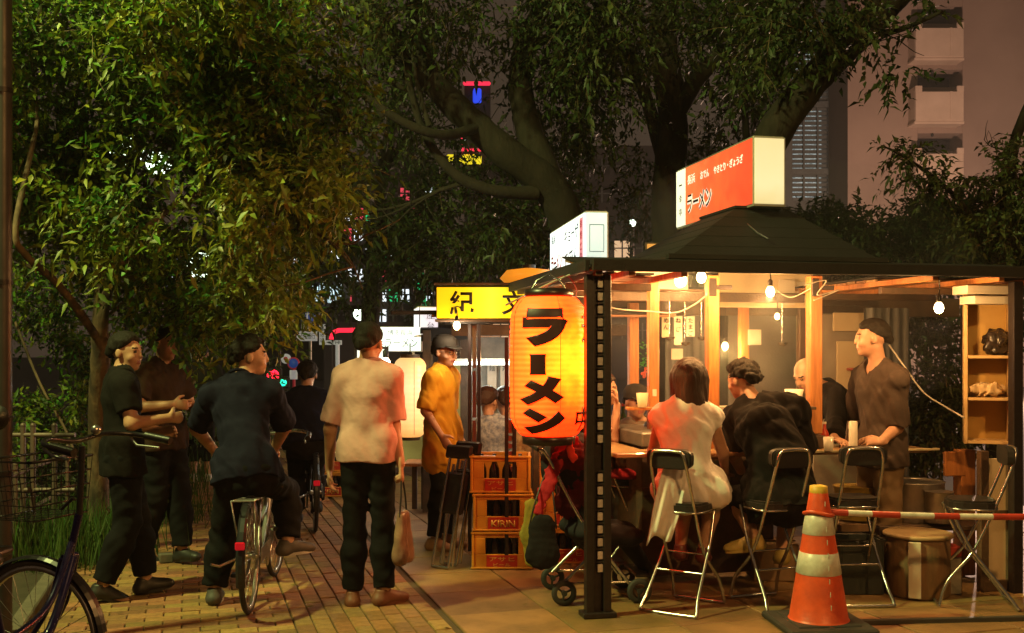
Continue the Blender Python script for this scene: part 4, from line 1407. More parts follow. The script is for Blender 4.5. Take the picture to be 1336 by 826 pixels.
u0, u1 = SL(1128, 400, 1.75).x, SL(1188, 400, 1.75).x
PB(lambda b: tarp(b, u0, u1, 1.75, .10, 1.90), 'tarp', GREYT)
u0, u1 = SL(868, 400, 2.6).x, SL(930, 400, 2.6).x
PB(lambda b: tarp(b, u0, u1, 2.6, .10, 1.86, .02), 'tarp', GREYT)
# wall shelf box on the right
CBW = mat('shelf_board', (.60, .42, .20), .55, c2=(.46, .29, .11), scale=4, bump=.1)
CBY = mat('shelf_back', (.55, .33, .08), .6, c2=(.44, .25, .05), scale=3)
a, c = SL(1257, 400, .14), SL(1319, 585, .14)
zt, zb = H + (459 - 367) / F * 6.75, H - (585 - 459) / F * 6.75
SHX, SHY = SL(1288, 500, .30).x, .30
shw, SHR = .295, math.radians(-33)
def shp(x, y, z): return Vector((SHX, SHY, 0)) + Matrix.Rotation(SHR, 3, 'Z') @ Vector((x, y, z))
shelf = thing('shelf_box', None, None); shelf.parent = ST; shelf.location = (SHX, SHY, 0); shelf.rotation_euler = (0, 0, SHR)
zs1, zs2 = H - (466 - HY) / F * 6.8, H - (523 - HY) / F * 6.8
def cab(b):
    for s_ in (-1, 1): b.box((s_ * (shw / 2 - .012), 0, (zt + zb) / 2), (.024, .24, zt - zb), .002)
    for z in (zb + .012, zt - .012, zs1, zs2): b.box((0, 0, z), (shw - .052, .232, .020), .002)
b = MB(); cab(b); b.build('carcass', CBW, shelf)
b = MB(); b.box((0, .125, (zt + zb) / 2), (shw, .012, zt - zb), .002); b.build('back_panel', CBY, shelf)
for k, (y0, y1, x0) in enumerate(((372, 384, 1262), (386, 397, 1268))):
    p, q = SL(x0, y0, .12 + .03 * k), SL(1320, y1, .12 + .03 * k)
    PB(lambda b: b.box(((p.x + q.x) / 2, .2, (p.z + q.z) / 2), (q.x - p.x, .16, p.z - q.z), .003), 'packer', WPNT)
# cream cupboard behind the young man
a, c = SL(1084, 402, 1.95), SL(1127, 560, 1.95)
PB(lambda b: (b.box(((a.x + c.x) / 2 - .0, 2.12, 1.0), (c.x - a.x + .3, .30, 1.72), .01)), 'cupboard', mat('cupboard_grey', (.36, .31, .25), .6, scale=4))
PB(lambda b: (b.box(((a.x + c.x) / 2 + .02, 1.95, H - (418 - HY) / F * 8.3), (c.x - a.x, .02, .15), .003), b.box(((a.x + c.x) / 2 + .04, 1.95, H - (480 - HY) / F * 8.3), (c.x - a.x - .02, .02, .42), .003)), 'cupboard_door', CREAM)
PB(lambda b: b.box((c.x - .05, 1.9, H - (483 - HY) / F * 8.2), (.22, .12, .02), .003), 'shelf', mat('red_shelf', (.35, .06, .04), .5))
# papers pinned up
for x0, y0, x1, y1, v in ((976, 430, 993, 450, 1.88), (1016, 365, 1037, 398, 1.66), (1040, 368, 1054, 392, 1.66), (876, 455, 891, 469, 2.55)):
    p, q = SL(x0, y0, v), SL(x1, y1, v)
    pp = PB(lambda b: b.box(((p.x + q.x) / 2, v, (p.z + q.z) / 2), (q.x - p.x, .004, p.z - q.z), 0), 'menu_sheet', WPNT)

# ---- rooftop sign of the near stall
def sign_box(label, loc, yaw, wd, dp, z0, z1, mats, name='sign_box'):
    r = thing(name, label, 'sign', loc, yaw)
    return r
SG1 = thing('lightbox_sign', 'long red and white lit sign box on top of the nearest stall roof', 'sign', SW(1.375, .863, 2.562), YAW)
L1, W1, H1 = 1.46, .228, .473
ALUF = mat('sign_frame', (.5, .47, .4), .4, .5)
RED = emis('red_sign_face', [(0, (.80, .10, .030)), (.25, (1.1, .20, .05)), (.5, (.80, .12, .03)), (.8, (.62, .045, .022)), (1, (.50, .020, .018))], 1., 1, (1.46, 0), .5)
b = MB(); b.box((-.006, L1 * .43, H1 / 2), (.012, L1 * .86 - .01, H1 - .02), .001); fr1 = b.build('red_face', RED, SG1)
WF = emis('white_sign_face', [(0, (.95, .92, .72))], 1.0)
b = MB(); b.box((-.006, L1 * .93, H1 / 2), (.012, L1 * .14 - .006, H1 - .02), .001); fw1 = b.build('white_face', WF, SG1)
CF = emis('cream_sign_end', [(0, (.62, .52, .26)), (.3, (.78, .68, .40)), (1, (.66, .57, .31))], 1., 2, (0, .47), .3)
b = MB(); b.box((W1 / 2, -.006, H1 / 2), (W1 - .01, .012, H1 - .02), .001); b.build('end_face', CF, SG1)
b = MB(); b.box((W1 / 2, L1 / 2, .002), (W1 + .01, L1 + .01, .02), .003); b.box((W1 / 2, L1 / 2, H1), (W1, L1, .014), .003)
b.box((W1 + .004, L1 / 2, H1 / 2), (.012, L1, H1), .002); b.box((W1 / 2, L1 + .006, H1 / 2), (W1, .012, H1), .002); b.box((0, 0, H1 / 2), (.012, .012, H1), .002)
b.build('casing', ALUF, SG1)
WT = emis('white_lettering', [(0, (1., .85, .65))], 1.0); BT = mat('black_lettering', (.02, .015, .015), .5); RT = mat('red_lettering', (.6, .04, .04), .5)
XD, ZD = (0, -1, 0), (0, 0, 1)
def on1(txt, vc, zc, h, m, w_=None, off=0., bold=0.): return text_on(txt, 'lettering', (-.013 - off, vc, zc), XD, ZD, h, m, fr1, bold, w_, .0015)
on1('長浜', L1 * .77, .355, .075, WT, .16, 0, .001); on1('おでん', L1 * .58, .352, .062, WT, .17, 0, .001); on1('やきとり・ぎょうざ', L1 * .28, .348, .062, WT, .52, 0, .001)
on1('ラーメン', L1 * .655, .165, .155, WT, .50, 0, .013); on1('ラーメン', L1 * .655, .165, .150, BT, .49, .002, .001)
for i, ch in enumerate('一幸亭'): text_on(ch, 'lettering', (-.013, L1 * .93, .34 - .11 * i), XD, ZD, .012 if i == 0 else .06, BT, fw1, 0, .06, .0015)
PB(lambda b: b.tube([(1.30, .9, 2.47), (1.33, .7, 2.35), (1.36, .6, 2.30)], .006, 6), 'cable', CHROME)

# ---- second stall's sign (white)
SG2 = thing('lightbox_sign', 'white lit sign box with a pink end strip, left of the red sign', 'sign', Vector((.603, 8.8, 2.24)), math.radians(8))
L2, W2, H2 = 1.60, .182, .46
WF2 = emis('white_blue_face', [(0, (.80, 1.0, .98)), (.5, (1.25, 1.35, 1.30)), (1, (.85, 1.0, .98))], 1.25, 1, (0, 1.6), .25)
WF3 = emis('white_blue_end', [(0, (.62, .82, .76))], 1.)
b = MB(); b.box((-.006, L2 * .5, H2 / 2), (.012, L2 - .01, H2 - .02), .001); f2_ = b.build('front_face', WF2, SG2)
b = MB(); b.box((W2 / 2, -.006, H2 / 2), (W2 - .01, .012, H2 - .02), .001); e2_ = b.build('end_face', WF3, SG2)
b = MB(); b.box((W2 / 2, L2 / 2, .002), (W2 + .01, L2 + .01, .02), .003); b.box((W2 / 2, L2 / 2, H2), (W2, L2, .012), .003); b.box((W2 + .004, L2 / 2, H2 / 2), (.012, L2, H2), .002)
for xx in (.03, W2 - .03): b.box((xx, .2, -.07), (.02, .02, .14)); b.box((xx, L2 - .2, -.07), (.02, .02, .14))
b.build('casing', WPNT, SG2)
b = MB()
for (x0, z0, x1, z1) in ((.03, .13, W2 - .03, .135), (.03, .35, W2 - .03, .355), (.03, .13, .034, .355), (W2 - .034, .13, W2 - .03, .355)): b.box(((x0 + x1) / 2, -.014, (z0 + z1) / 2), (x1 - x0, .003, z1 - z0))
b.build('outline', BT, e2_)
PK = emis('pink_strip', [(0, (.75, .25, .30))], .9)
b = MB(); b.box((-.0135, L2 * .07, H2 * .5), (.002, .13, H2 * .84)); b.build('pink_strip', PK, f2_)
def on2(txt, vc, zc, h, m, w_=None, bold=0., off=0.): return text_on(txt, 'lettering', (-.0135 - off, vc, zc), XD, ZD, h, m, f2_, bold, w_, .0015)
on2('長浜', L2 * .88, .37, .08, BT, .2); on2('ギョーザ', L2 * .34, .34, .13, BT, .62); on2('ラーメン', L2 * .78, .14, .15, RT, .55, .003); on2('おでん', L2 * .34, .13, .15, BT, .55)
for i, ch in enumerate('串焼とり'): text_on(ch, 'lettering', (-.016, L2 * .07, .37 - .09 * i), XD, ZD, .07, RT, f2_, 0, .09, .001)

# ---- bulbs
def bulb(px, py, Y, label, power=30, r=.03, c=(1., .53, .17), drop=.12, glow=14):
    p = P(px, py, Y)
    t_ = thing('light_bulb', label, 'light bulb', p)
    b = MB(); b.lathe([(.001, -r * 1.1), (r * .7, -r * .85), (r, -r * .1), (r * .85, r * .6), (r * .45, r * 1.2)], (0, 0, 0), 12); b.build('glass', emis('bulb_glow%d' % glow, [(0, (1., .72, .38))], glow), t_)
    b = MB(); b.lathe([(r * .5, r * 1.2), (r * .55, r * 2.4), (r * .2, r * 2.8)], (0, 0, 0), 10); b.tube([(0, 0, r * 2.7), (.004, 0, drop * .6), (0, 0, drop)], .004, 5); b.build('socket', VINYL, t_)
    if power: lamp('bulb_light', p - Vector((0, .0, r * 1.6)), power, c, r)
bulb(915, 362, 6.80, 'bright bulb under the canopy at the top of the second timber post', 56, .032, drop=.08)
bulb(888, 366, 7.6, 'bulb in front of the white gable board', 32, .045, drop=.08)
bulb(1005, 381, 6.95, 'bulb hanging before the cream panel in the middle of the stall', 50, .030)
bulb(946, 452, 8.4, 'small bulb hanging low at the back between two timber posts', 32, .026, drop=.4)
bulb(1225, 402, 6.62, 'bulb hanging alone at the right near the shelf box', 34, .030, drop=.2)
bulb(1014, 413, 8.0, 'tiny lamp below the cream panel', 6, .02, drop=.15)
lamp('canopy_light', SW(.35, 1.3, 1.75), 32, (1., .50, .17), .05)
# slack cables
def cable(label, pts, r=.005, m=None):
    ps = [Vector(p) for p in pts]; o0 = ps[0].copy()
    b = MB(); b.tube(smooth_path([p - o0 for p in ps], 6), r, 6)
    return tag(b.build('cable', m or mat('pale_cable', (.50, .45, .38), .5), None, o0), label, 'cable')
cable('pale cable sagging from the perforated post to the first timber posts', [P(765, 386, 6.6), P(800, 402, 6.7), P(845, 406, 7.0), P(880, 408, 7.2), P(905, 398, 7.2), P(930, 378, 7.2)], .005)
cable('grey wire running down across the young man towards the shelf box', [P(1160, 450, 7.6), P(1180, 478, 7.5), P(1205, 512, 7.3), P(1232, 530, 7.2), P(1258, 545, 6.9)], .006)
cable('thin wire tangled at the top of the third timber post', [P(1050, 372, 7.0), P(1078, 366, 7.0), P(1066, 385, 7.0), P(1095, 378, 7.0), P(1062, 392, 7.0)], .004)
cable('dark reddish wire looping above the big lantern', [P(707, 382, 6.6), P(722, 366, 6.6), P(738, 360, 6.6), P(748, 368, 6.6), P(752, 384, 6.6), P(740, 400, 6.6)], .004, mat('red_wire', (.35, .06, .06), .4))
cable('pair of pale wires running over the lantern top', [P(660, 398, 6.9), P(700, 378, 6.7), P(735, 362, 6.5), P(768, 350, 6.45)], .006)
cable('thin wire strung in front of the cream panels', [P(1012, 378, 7.3), P(1032, 388, 7.3), P(1058, 376, 7.1)], .003)

# ---- the big paper lantern
LN = thing('paper_lantern', 'big glowing orange paper lantern with black brush lettering at the front post', 'lantern', P(716, 568, 6.42) , 0)
lz1 = 180 / F * 6.42; Rl = 51.5 / F * 6.42
def lr(t):  # radius over height 0..1
    e = min(t, 1 - t)
    return Rl * (1 - max(0, (.16 - e) / .16) ** 2.2 * .27 - .05 * (2 * t - 1) ** 2)
prof = []
NR = 26
for i in range(NR * 4 + 1):
    t_ = i / (NR * 4)
    prof.append((lr(t_) - .0035 * (1 - abs(math.sin(math.pi * t_ * NR))) , t_ * lz1))
b = MB(); b.lathe(prof, (0, 0, 0), 48, closed_ends=False)
m = bpy.data.materials.new('lantern_paper'); m.use_nodes = True
nt = m.node_tree; N, L = nt.nodes.new, nt.links.new; pb = nt.nodes['Principled BSDF']
pb.inputs['Base Color'].default_value = (.6, .25, .06, 1); pb.inputs['Roughness'].default_value = .6
tc = N('ShaderNodeTexCoord')
def dist_to(p):
    v = N('ShaderNodeVectorMath'); v.operation = 'DISTANCE'; v.inputs[1].default_value = p; L(tc.outputs['Object'], v.inputs[0]); return v.outputs['Value']
d1 = dist_to((.15, -.16, lz1 * .56))           # centre of the painted glow; no bulb is built inside
mr = N('ShaderNodeMapRange'); mr.inputs['From Min'].default_value = .06; mr.inputs['From Max'].default_value = .42; L(d1, mr.inputs['Value'])
no = N('ShaderNodeTexNoise'); no.inputs['Scale'].default_value = 7; no.inputs['Detail'].default_value = 5; L(tc.outputs['Object'], no.inputs['Vector'])
wv = N('ShaderNodeTexWave'); wv.bands_direction = 'Z'; wv.inputs['Scale'].default_value = NR / lz1 / 6.28 * 2; wv.inputs['Distortion'].default_value = .4; L(tc.outputs['Object'], wv.inputs['Vector'])
ma = N('ShaderNodeMath'); ma.operation = 'MULTIPLY_ADD'; ma.inputs[1].default_value = .9; ma.inputs[2].default_value = -.45; L(no.outputs['Fac'], ma.inputs[0])
mb2 = N('ShaderNodeMath'); mb2.operation = 'MULTIPLY_ADD'; mb2.inputs[1].default_value = .05; L(wv.outputs['Fac'], mb2.inputs[0]); L(ma.outputs[0], mb2.inputs[2])
mc = N('ShaderNodeMath'); L(mr.outputs['Result'], mc.inputs[0]); L(mb2.outputs[0], mc.inputs[1])
rp = N('ShaderNodeValToRGB'); L(mc.outputs[0], rp.inputs['Fac']); els = rp.color_ramp.elements  # glow put into the paper colour, far more red than green
for e, (p_, c_) in zip([els[0], els[1], els.new(.4), els.new(.7)], ((0, (1., .26, .010)), (1, (.40, .035, .003)), (.4, (.86, .155, .004)), (.7, (.62, .080, .003)))):
    pass
els[0].position = 0; els[0].color = (1., .078, .0018, 1); els[1].position = .33; els[1].color = (.85, .036, .0008, 1)
els[2].position = .62; els[2].color = (.60, .014, .0006, 1); els[3].position = 1.; els[3].color = (.34, .0045, .0004, 1)
L(rp.outputs['Color'], pb.inputs['Emission Color']); pb.inputs['Emission Strength'].default_value = 14.0
paper = b.build('paper', m, LN)
DARKRED = mat('lantern_ink', (.045, .004, .006), .5)
BLK = mat('black_lacquer', (.02, .012, .012), .35)
b = MB(); b.lathe([(Rl * .50, lz1 - .012), (Rl * .62, lz1 - .004), (Rl * .62, lz1 + .045), (Rl * .52, lz1 + .05)], (0, 0, 0), 32); b.build('top_ring', BLK, LN)
b = MB(); b.lathe([(Rl * .52, -.055), (Rl * .66, -.05), (Rl * .68, .004), (Rl * .50, .010)], (0, 0, 0), 32); b.build('bottom_ring', BLK, LN)
b = MB(); b.tube([(-.1, 0, lz1 + .05), (-.07, 0, lz1 + .10), (0, 0, lz1 + .14), (.07, 0, lz1 + .10), (.1, 0, lz1 + .05)], .006, 6); b.tube([(0, 0, lz1 + .14), (.05, .05, lz1 + .19)], .005, 6); b.build('hanger', CHROME, LN)
b = MB()
for i in range(NR * 2):
    pass
def wrap_text(ch, az, zc, w_, h_, bold, rot=0., parent=None, m_=None):
    me, a = text_mesh(ch, 1., bold)
    if rot:
        c_, s_ = math.cos(rot), math.sin(rot); a[:, :2] = a[:, :2] @ np.array([[c_, s_], [-s_, c_]])
    a[:, 0] *= w_ / (a[:, 0].max() - a[:, 0].min()); a[:, 1] *= h_ / (a[:, 1].max() - a[:, 1].min())
    me.vertices.foreach_set('co', a.ravel()); me.update()
    bm = bmesh.new(); bm.from_mesh(me)
    for k in range(-12, 13):
        for ax in ((1, 0, 0), (0, 1, 0)):
            x = k * .018
            g = bm.verts[:] + bm.edges[:] + bm.faces[:]
            bmesh.ops.bisect_plane(bm, geom=g, plane_co=(x, x, 0), plane_no=ax)
    for v in bm.verts:
        z = zc + v.co.y; r = lr(min(max(z / lz1, 0), 1)) + .0015; an = az + v.co.x / Rl
        v.co = Vector((math.sin(an) * r, -math.cos(an) * r, z))
    bm.normal_update(); bm.to_mesh(me); bm.free()
    me.materials.clear(); me.materials.append(m_ or DARKRED)
    o = add_obj('lettering', me, parent or paper)
    so = o.modifiers.new('s', 'SOLIDIFY'); so.thickness = .002; so.offset = 0
    return o
zz = lambda py: (568 - py) / F * 6.42
wrap_text('ラ', -.14, zz(428), .285, .225, .095)
wrap_text('ー', -.31, zz(475), .10, .12, .10, math.radians(90))
wrap_text('メ', -.24, zz(508), .28, .17, .10)
wrap_text('ン', -.20, zz(547), .28, .155, .10)
wrap_text('元', 1.18, zz(430), .12, .16, .012); wrap_text('ー', 1.15, zz(498), .04, .13, .02, math.radians(90)); wrap_text('中', 1.02, zz(545), .14, .14, .012)
b = MB(); b.tube([(math.sin(.26) * lr(i / 20) * 1.004, -math.cos(.26) * lr(i / 20) * 1.004, i / 20 * lz1) for i in range(21)], .0016, 4); b.tube([(math.sin(-1.1) * lr(i / 20) * 1.004, -math.cos(-1.1) * lr(i / 20) * 1.004, i / 20 * lz1) for i in range(21)], .0016, 4)
b.build('seam', mat('seam_thread', (.3, .06, .01), .6, emit=(.5, .08, .01), es=.8), paper)
# ------------------------------------------------------------------ folding stools
def make_stool():
    r = thing('folding_stool', 'x', 'stool')
    def PT(name, m, fn, par=r):
        b = MB(); fn(b); return b.build(name, m, par)
    PT('back_frame', CHROME, lambda b: b.tube(smooth_path([(-.17, .22, .012), (-.155, .17, .16), (-.125, .02, .34), (-.12, -.11, .62), (-.115, -.205, .86), (-.10, -.225, .945), (-.06, -.23, .965), (.06, -.23, .965), (.10, -.225, .945), (.115, -.205, .86), (.12, -.11, .62), (.125, .02, .34), (.155, .17, .16), (.17, .22, .012)], 5), .0105, 8, False))
    PT('foot_bar', CHROME, lambda b: b.tube([(-.17, .22, .012), (.17, .22, .012)], .0105, 8))
    PT('front_frame', CHROME, lambda b: b.tube(smooth_path([(-.135, .15, .60), (-.145, .06, .40), (-.15, -.02, .28), (-.165, -.16, .10), (-.18, -.215, .022), (-.15, -.225, .012), (.15, -.225, .012), (.18, -.215, .022), (.165, -.16, .10), (.15, -.02, .28), (.145, .06, .40), (.135, .15, .60)], 5), .0105, 8))
    PT('stretcher', CHROME, lambda b: (b.tube([(-.15, -.06, .23), (.15, -.06, .23)], .007, 7), b.tube([(-.13, .03, .33), (.13, .03, .33)], .006, 6)))
    def seat(b):
        n = 20
        pr = []
        for k in range(n):
            a = 2 * math.pi * k / n; c_, s_ = math.cos(a), math.sin(a)
            pr.append((.155 * math.copysign(abs(c_) ** .6, c_), .145 * math.copysign(abs(s_) ** .6, s_) + .01, .600))
        b.prism(pr, (0, 0, .035)); b.prism([(x * .92, (y - .01) * .92 + .01, .6355) for x, y, z in pr], (0, 0, .012))
    PT('seat', VINYL, seat)
    PT('seat_frame', CHROME, lambda b: b.tube([(.150 * math.copysign(abs(math.cos(a)) ** .6, math.cos(a)), .14 * math.copysign(abs(math.sin(a)) ** .6, math.sin(a)) + .01, .594) for a in [2 * math.pi * k / 24 for k in range(24)]], .008, 6, True))
    def back(b):
        n = 24; pr = []
        for k in range(n):
            a = 2 * math.pi * k / n; c_, s_ = math.cos(a), math.sin(a)
            pr.append((.145 * math.copysign(abs(c_) ** .45, c_), -.205 + .03 * (1 - abs(c_)) * 0, .915 + .058 * math.copysign(abs(s_) ** .5, s_)))
        b.prism(pr, (0, .035, .004)); b.prism([(x * .94, y, (z - .915) * .9 + .915) for x, y, z in pr], (0, -.008, 0))
    PT('backrest', VINYL, back)
    return r
stool0 = make_stool()
first = [True]
def stool(x, y, yaw, label, sc_=1.):
    r = stool0 if first[0] else copy_tree(stool0); first[0] = False
    r.location = (x, y, 0); r.rotation_euler = (0, 0, yaw); r['label'] = label; r['group'] = 'chrome folding stools with black pads'
    r.scale = (sc_, sc_, sc_)
    return r
rd = math.radians
stool(1.04, 6.50, rd(-34), 'folding stool under the woman in the white dress')
stool(1.60, 6.58, rd(20), 'folding stool under the hunched man in black')
stool(2.13, 6.72, rd(2), 'empty folding stool just right of the traffic cone')
stool(2.84, 6.62, rd(78), 'empty folding stool at the right end seen from its side')
stool(.83, 7.75, rd(-80), 'folding stool behind the stroller under the capped customer')
def cushion(x, y, z, yaw, label, m, name='cushion'):
    b = MB(); b.ball((0, 0, 0), (.17, .16, .035), 12)
    return tag(b.build(name, m, None, (x, y, z), (0, 0, yaw)), label, 'cushion')
cushion(.80, 7.55, .69, .3, 'red cushion on the seat beside the perforated post', cloth('red_cloth', (.42, .02, .03)))

# folded stools leaning beside the crates
def folded(px0, py0, px1, py1, Y, label):
    a, c = P(px0, py0, Y), G(px1, py1); 
    o0 = Vector((c.x, c.y, 0)); a = a - o0; c = c - o0
    r = thing('folded_stool', label, 'folded stool', o0, 0, 'folded stools leaning at the crates')
    d = (a - c); s = Vector((.8, -.6, 0)) * .075
    b = MB()
    for k in (-1, 1):
        b.tube([c + s * k + Vector((0, 0, .012)), c + d * .55 + s * k, a + s * k], .0105, 8)
        b.tube([c + s * k * .6 + Vector((.05, .05, .012)), c + d * .45 + s * k * .7 + Vector((.02, .03, 0)), a * .86 + s * k * .7 + Vector((.015, .03, 0))], .0105, 8)
    b.tube([c + s + Vector((0, 0, .012)), c - s + Vector((0, 0, .012))], .0105, 8)
    b.build('frame', CHROME, r)
    b = MB(); R = Matrix((s.normalized(), d.normalized(), s.normalized().cross(d.normalized()))).transposed()
    b.box(a * .97, (.24, .10, .04), .015, R); b.build('backrest', VINYL, r)
    b = MB(); b.box(c + d * .62 + Vector((.01, .03, 0)), (.22, .30, .035), .015, R); b.build('seat', VINYL, r)
folded(600, 585, 574, 742, 7.75, 'folded stool leaning nearest to the man in yellow')
folded(612, 580, 585, 738, 7.85, 'folded stool leaning between the other one and the crates')

# ------------------------------------------------------------------ crates
CRT = mat('crate_plastic', (.66, .30, .035), .42, c2=(.52, .21, .02), scale=6, bump=.1)
CRR = mat('crate_red', (.50, .03, .02), .45)
BOT = mat('bottle_glass', (.018, .010, .006), .12)
YL = mat('crate_letters', (.75, .45, .10), .5)
def crate(x, y, z, yaw, label, txt, group='stacked bottle crates'):
    r = thing('bottle_crate', label, 'crate', (x, y, z), yaw, group)
    w_, d_, h_ = .43, .33, .268
    b = MB()
    b.box((-w_ / 2 + .01, 0, h_ / 2), (.02, d_, h_), .004); b.box((w_ / 2 - .01, 0, h_ / 2), (.02, d_, h_), .004); b.box((0, d_ / 2 - .01, h_ / 2), (w_ - .042, .02, h_), .004)
    b.box((0, 0, .012), (w_ - .042, d_ - .022, .02), .002)
    for y0 in (-d_ / 2,):
        b.box((0, y0 + .011, .055), (w_ - .042, .018, .106), .003)
        b.box((0, y0 + .011, h_ - .022), (w_ - .042, .018, .044), .004)
        b.box((-.155, y0 + .011, .167), (.076, .018, .115), .003); b.box((.155, y0 + .011, .167), (.076, .018, .115), .003)
    b.box((0, -d_ / 2 - .002, h_ - .008), (w_ + .012, .012, .016), .003); b.box((0, -d_ / 2 - .002, .012), (w_ + .012, .012, .014), .003)
    for xx in (-.205, .205): b.box((xx, -d_ / 2 - .004, h_ / 2), (.018, .012, h_ - .04), .003)
    b.build('shell', CRT, r)
    b = MB(); b.box((.0, -d_ / 2 - .0015, .058), (.22, .004, .088), .001); lb = b.build('label_panel', CRR, r)
    if len(txt) > 1: text_on(txt[0], 'lettering', (0, -d_ / 2 - .0045, .075), (1, 0, 0), (0, 0, 1), .030, YL, lb, 0, .18); text_on(txt[1], 'lettering', (0, -d_ / 2 - .0045, .035), (1, 0, 0), (0, 0, 1), .024, YL, lb, 0, .12)
    else: text_on(txt[0], 'lettering', (0, -d_ / 2 - .0045, .058), (1, 0, 0), (0, 0, 1), .050, YL, lb, .001, .17)
    bm_ = MB().lathe([(.034, 0), (.036, .10), (.034, .14), (.016, .19), (.013, .235), (.015, .245)], (0, 0, 0), 8).mesh('bottle', BOT)
    for i in range(4):
        for j in range(2): add_obj('bottle', bm_, r, (-.14 + i * .093, -.10 + j * .09, .023))
    return r
CA = (-.072, 7.80)
crate(*CA, .000, .0, 'lowest orange bottle crate of the stack left of the slim steel post', ['アサヒ', 'ビール'])
crate(CA[0] + .006, CA[1], .270, .02, 'middle orange bottle crate of the stack left of the slim steel post', ['KIRIN'])
crate(CA[0] - .008, CA[1] + .01, .540, -.02, 'topmost orange bottle crate of the stack left of the slim steel post', ['アサヒ', 'ビール'])
CB = (.42, 8.0)
crate(*CB, 0, .0, 'lowest bottle crate of the stack behind the stroller', ['アサヒ', 'ビール'])
crate(CB[0] + .01, CB[1], .270, .03, 'middle bottle crate of the stack behind the stroller', ['KIRIN'])
crate(CB[0], CB[1], .540, -.02, 'top bottle crate of the stack behind the stroller', ['アサヒ', 'ビール'])
crate(-2.05 + .1, 11.6, 0, .1, 'orange bottle crate standing on the pavement behind the man in the pale t-shirt', ['KIRIN'], 'far bottle crates')
crate(-1.95, 11.62, .270, .05, 'upper orange bottle crate behind the man in the pale t-shirt', ['アサヒ', 'ビール'], 'far bottle crates')

# ------------------------------------------------------------------ traffic cone and striped bar
CONE = mat('cone_orange', (.75, .10, .03), .42, c2=(.55, .07, .025), scale=9, bump=.15, bscale=30)
CWH = mat('cone_reflective', (.68, .68, .62), .35, c2=(.5, .49, .43), scale=16)
CBL = mat('rubber_black', (.03, .028, .026), .7, bump=.2)
cn = G(1068, 818); cn = Vector((cn.x, 6.05, 0)); cn.x = (1068 - CX) / F * 6.05
CN = thing('traffic_cone', 'orange traffic cone with two white bands on a black rubber base', 'traffic cone', cn, .1)
hC = .79
def cr(z): return .165 * (1 - (z - .04) / (hC - .04)) + .046 * ((z - .04) / (hC - .04))
def cband(name, z0, z1, m, e=0.):
    b = MB(); b.lathe([(cr(z0) + e, z0), (cr(z1) + e, z1)] if e == 0 else [(cr(z0), z0), (cr(z0) + e, z0 + .002), (cr(z1) + e, z1 - .002), (cr(z1), z1)], (0, 0, 0), 32, closed_ends=False); return b.build(name, m, CN)
b = MB(); b.lathe([(.19, .035), (.172, .045)] + [(cr(z), z) for z in np.linspace(.06, hC - .02, 8)] + [(.045, hC - .008), (.036, hC)], (0, 0, 0), 32, closed_ends=True); b.build('cone_body', CONE, CN)
cband('band', .305, .425, CWH, .003); cband('band', .525, .645, CWH, .003); 
b = MB(); b.lathe([(.050, hC - .045), (.052, hC - .04), (.049, hC + .004), (.034, hC + .008)], (0, 0, 0), 20); b.build('cap', mat('yellow_plastic', (.65, .42, .04), .5), CN)
b = MB(); b.box((0, 0, .02), (.50, .50, .04), .012); b.box((0, 0, .042), (.36, .36, .012), .006); b.build('base', CBL, CN)
b = MB()
for k in range(9): b.box((.012, -cr(.14 + k * .07) - .004, .14 + k * .07), (.004, .003, .028), .001)
b.build('seam', CWH, CN)
b = MB(); zr = .645; b.tube([(cr(zr) * 1.15 * math.cos(a), cr(zr) * 1.15 * math.sin(a), zr + .01 * math.sin(a * 2)) for a in [2 * math.pi * k / 20 for k in range(20)]], .011, 7, True); b.build('ring', CONE, CN)
BR0 = P(1076, 668, 6.02); BR1 = P(1400, 674, 6.15)
BAR = thing('barrier_bar', 'red and white striped barrier bar running right from the traffic cone', 'barrier bar', BR0)
REDP = mat('red_plastic', (.50, .05, .03), .4)
xs = [1084, 1105, 1136, 1172, 1216, 1249, 1293, 1340, 1385]
def barp(px):
    t_ = (px - 1076) / (1400 - 1076)
    p = BR0.lerp(BR1, t_); p.z -= .012 * math.sin(math.pi * t_); return p - BR0
b = MB(); b.tube([barp(1076), barp(1084)], .013, 10); b.ball(barp(1079), .02, 8); b.build('end_hook', CONE, BAR)
for i in range(len(xs) - 1):
    b = MB(); b.tube([barp(xs[i]), barp((xs[i] + xs[i + 1]) / 2), barp(xs[i + 1])], .0185 if i % 2 == 0 else .0180, 14); b.build('stripe', REDP if i % 2 == 0 else CWH, BAR)

# ------------------------------------------------------------------ pots and boxes below the counter
def put(label, name, cat, loc, fn, m, yaw=0.):
    b = MB(); fn(b); return tag(b.build(name, m, None, loc, (0, 0, yaw)), label, cat)
q = P(1192, 690, 7.35)
pt = thing('stock_pot', 'wide aluminium stock pot with a side handle under the counter', 'pot', (q.x, 7.35, .40))
b = MB(); b.lathe([(.19, 0), (.20, .02), (.20, .26), (.208, .265), (.195, .27), (.19, .26)], (0, 0, 0), 28); b.build('body', ALU, pt)
b = MB(); b.tube([(-.19, -.06, .17), (-.25, -.08, .18), (-.25, .02, .18), (-.19, .03, .17)], .008, 7); b.tube([(.19, -.05, .17), (.25, -.06, .18), (.25, .04, .18), (.19, .05, .17)], .008, 7); b.build('handle', ALU, pt)
q = P(1225, 690, 7.12)
put('small aluminium pot in front of the wide stock pot', 'cooking_pot', 'pot', (q.x, 7.12, .42), lambda b: b.lathe([(.085, 0), (.09, .02), (.09, .20), (.095, .205)], (0, 0, 0), 20), ALU)
put('low dark bench carrying the pots under the counter', 'bench', 'bench', (P(1205, 700, 7.3).x, 7.3, 0), lambda b: (b.box((0, 0, .385), (.75, .45, .03), .004), [b.box((x, y, .185), (.04, .04, .37), .003) for x in (-.34, .34) for y in (-.19, .19)]), WOODD)
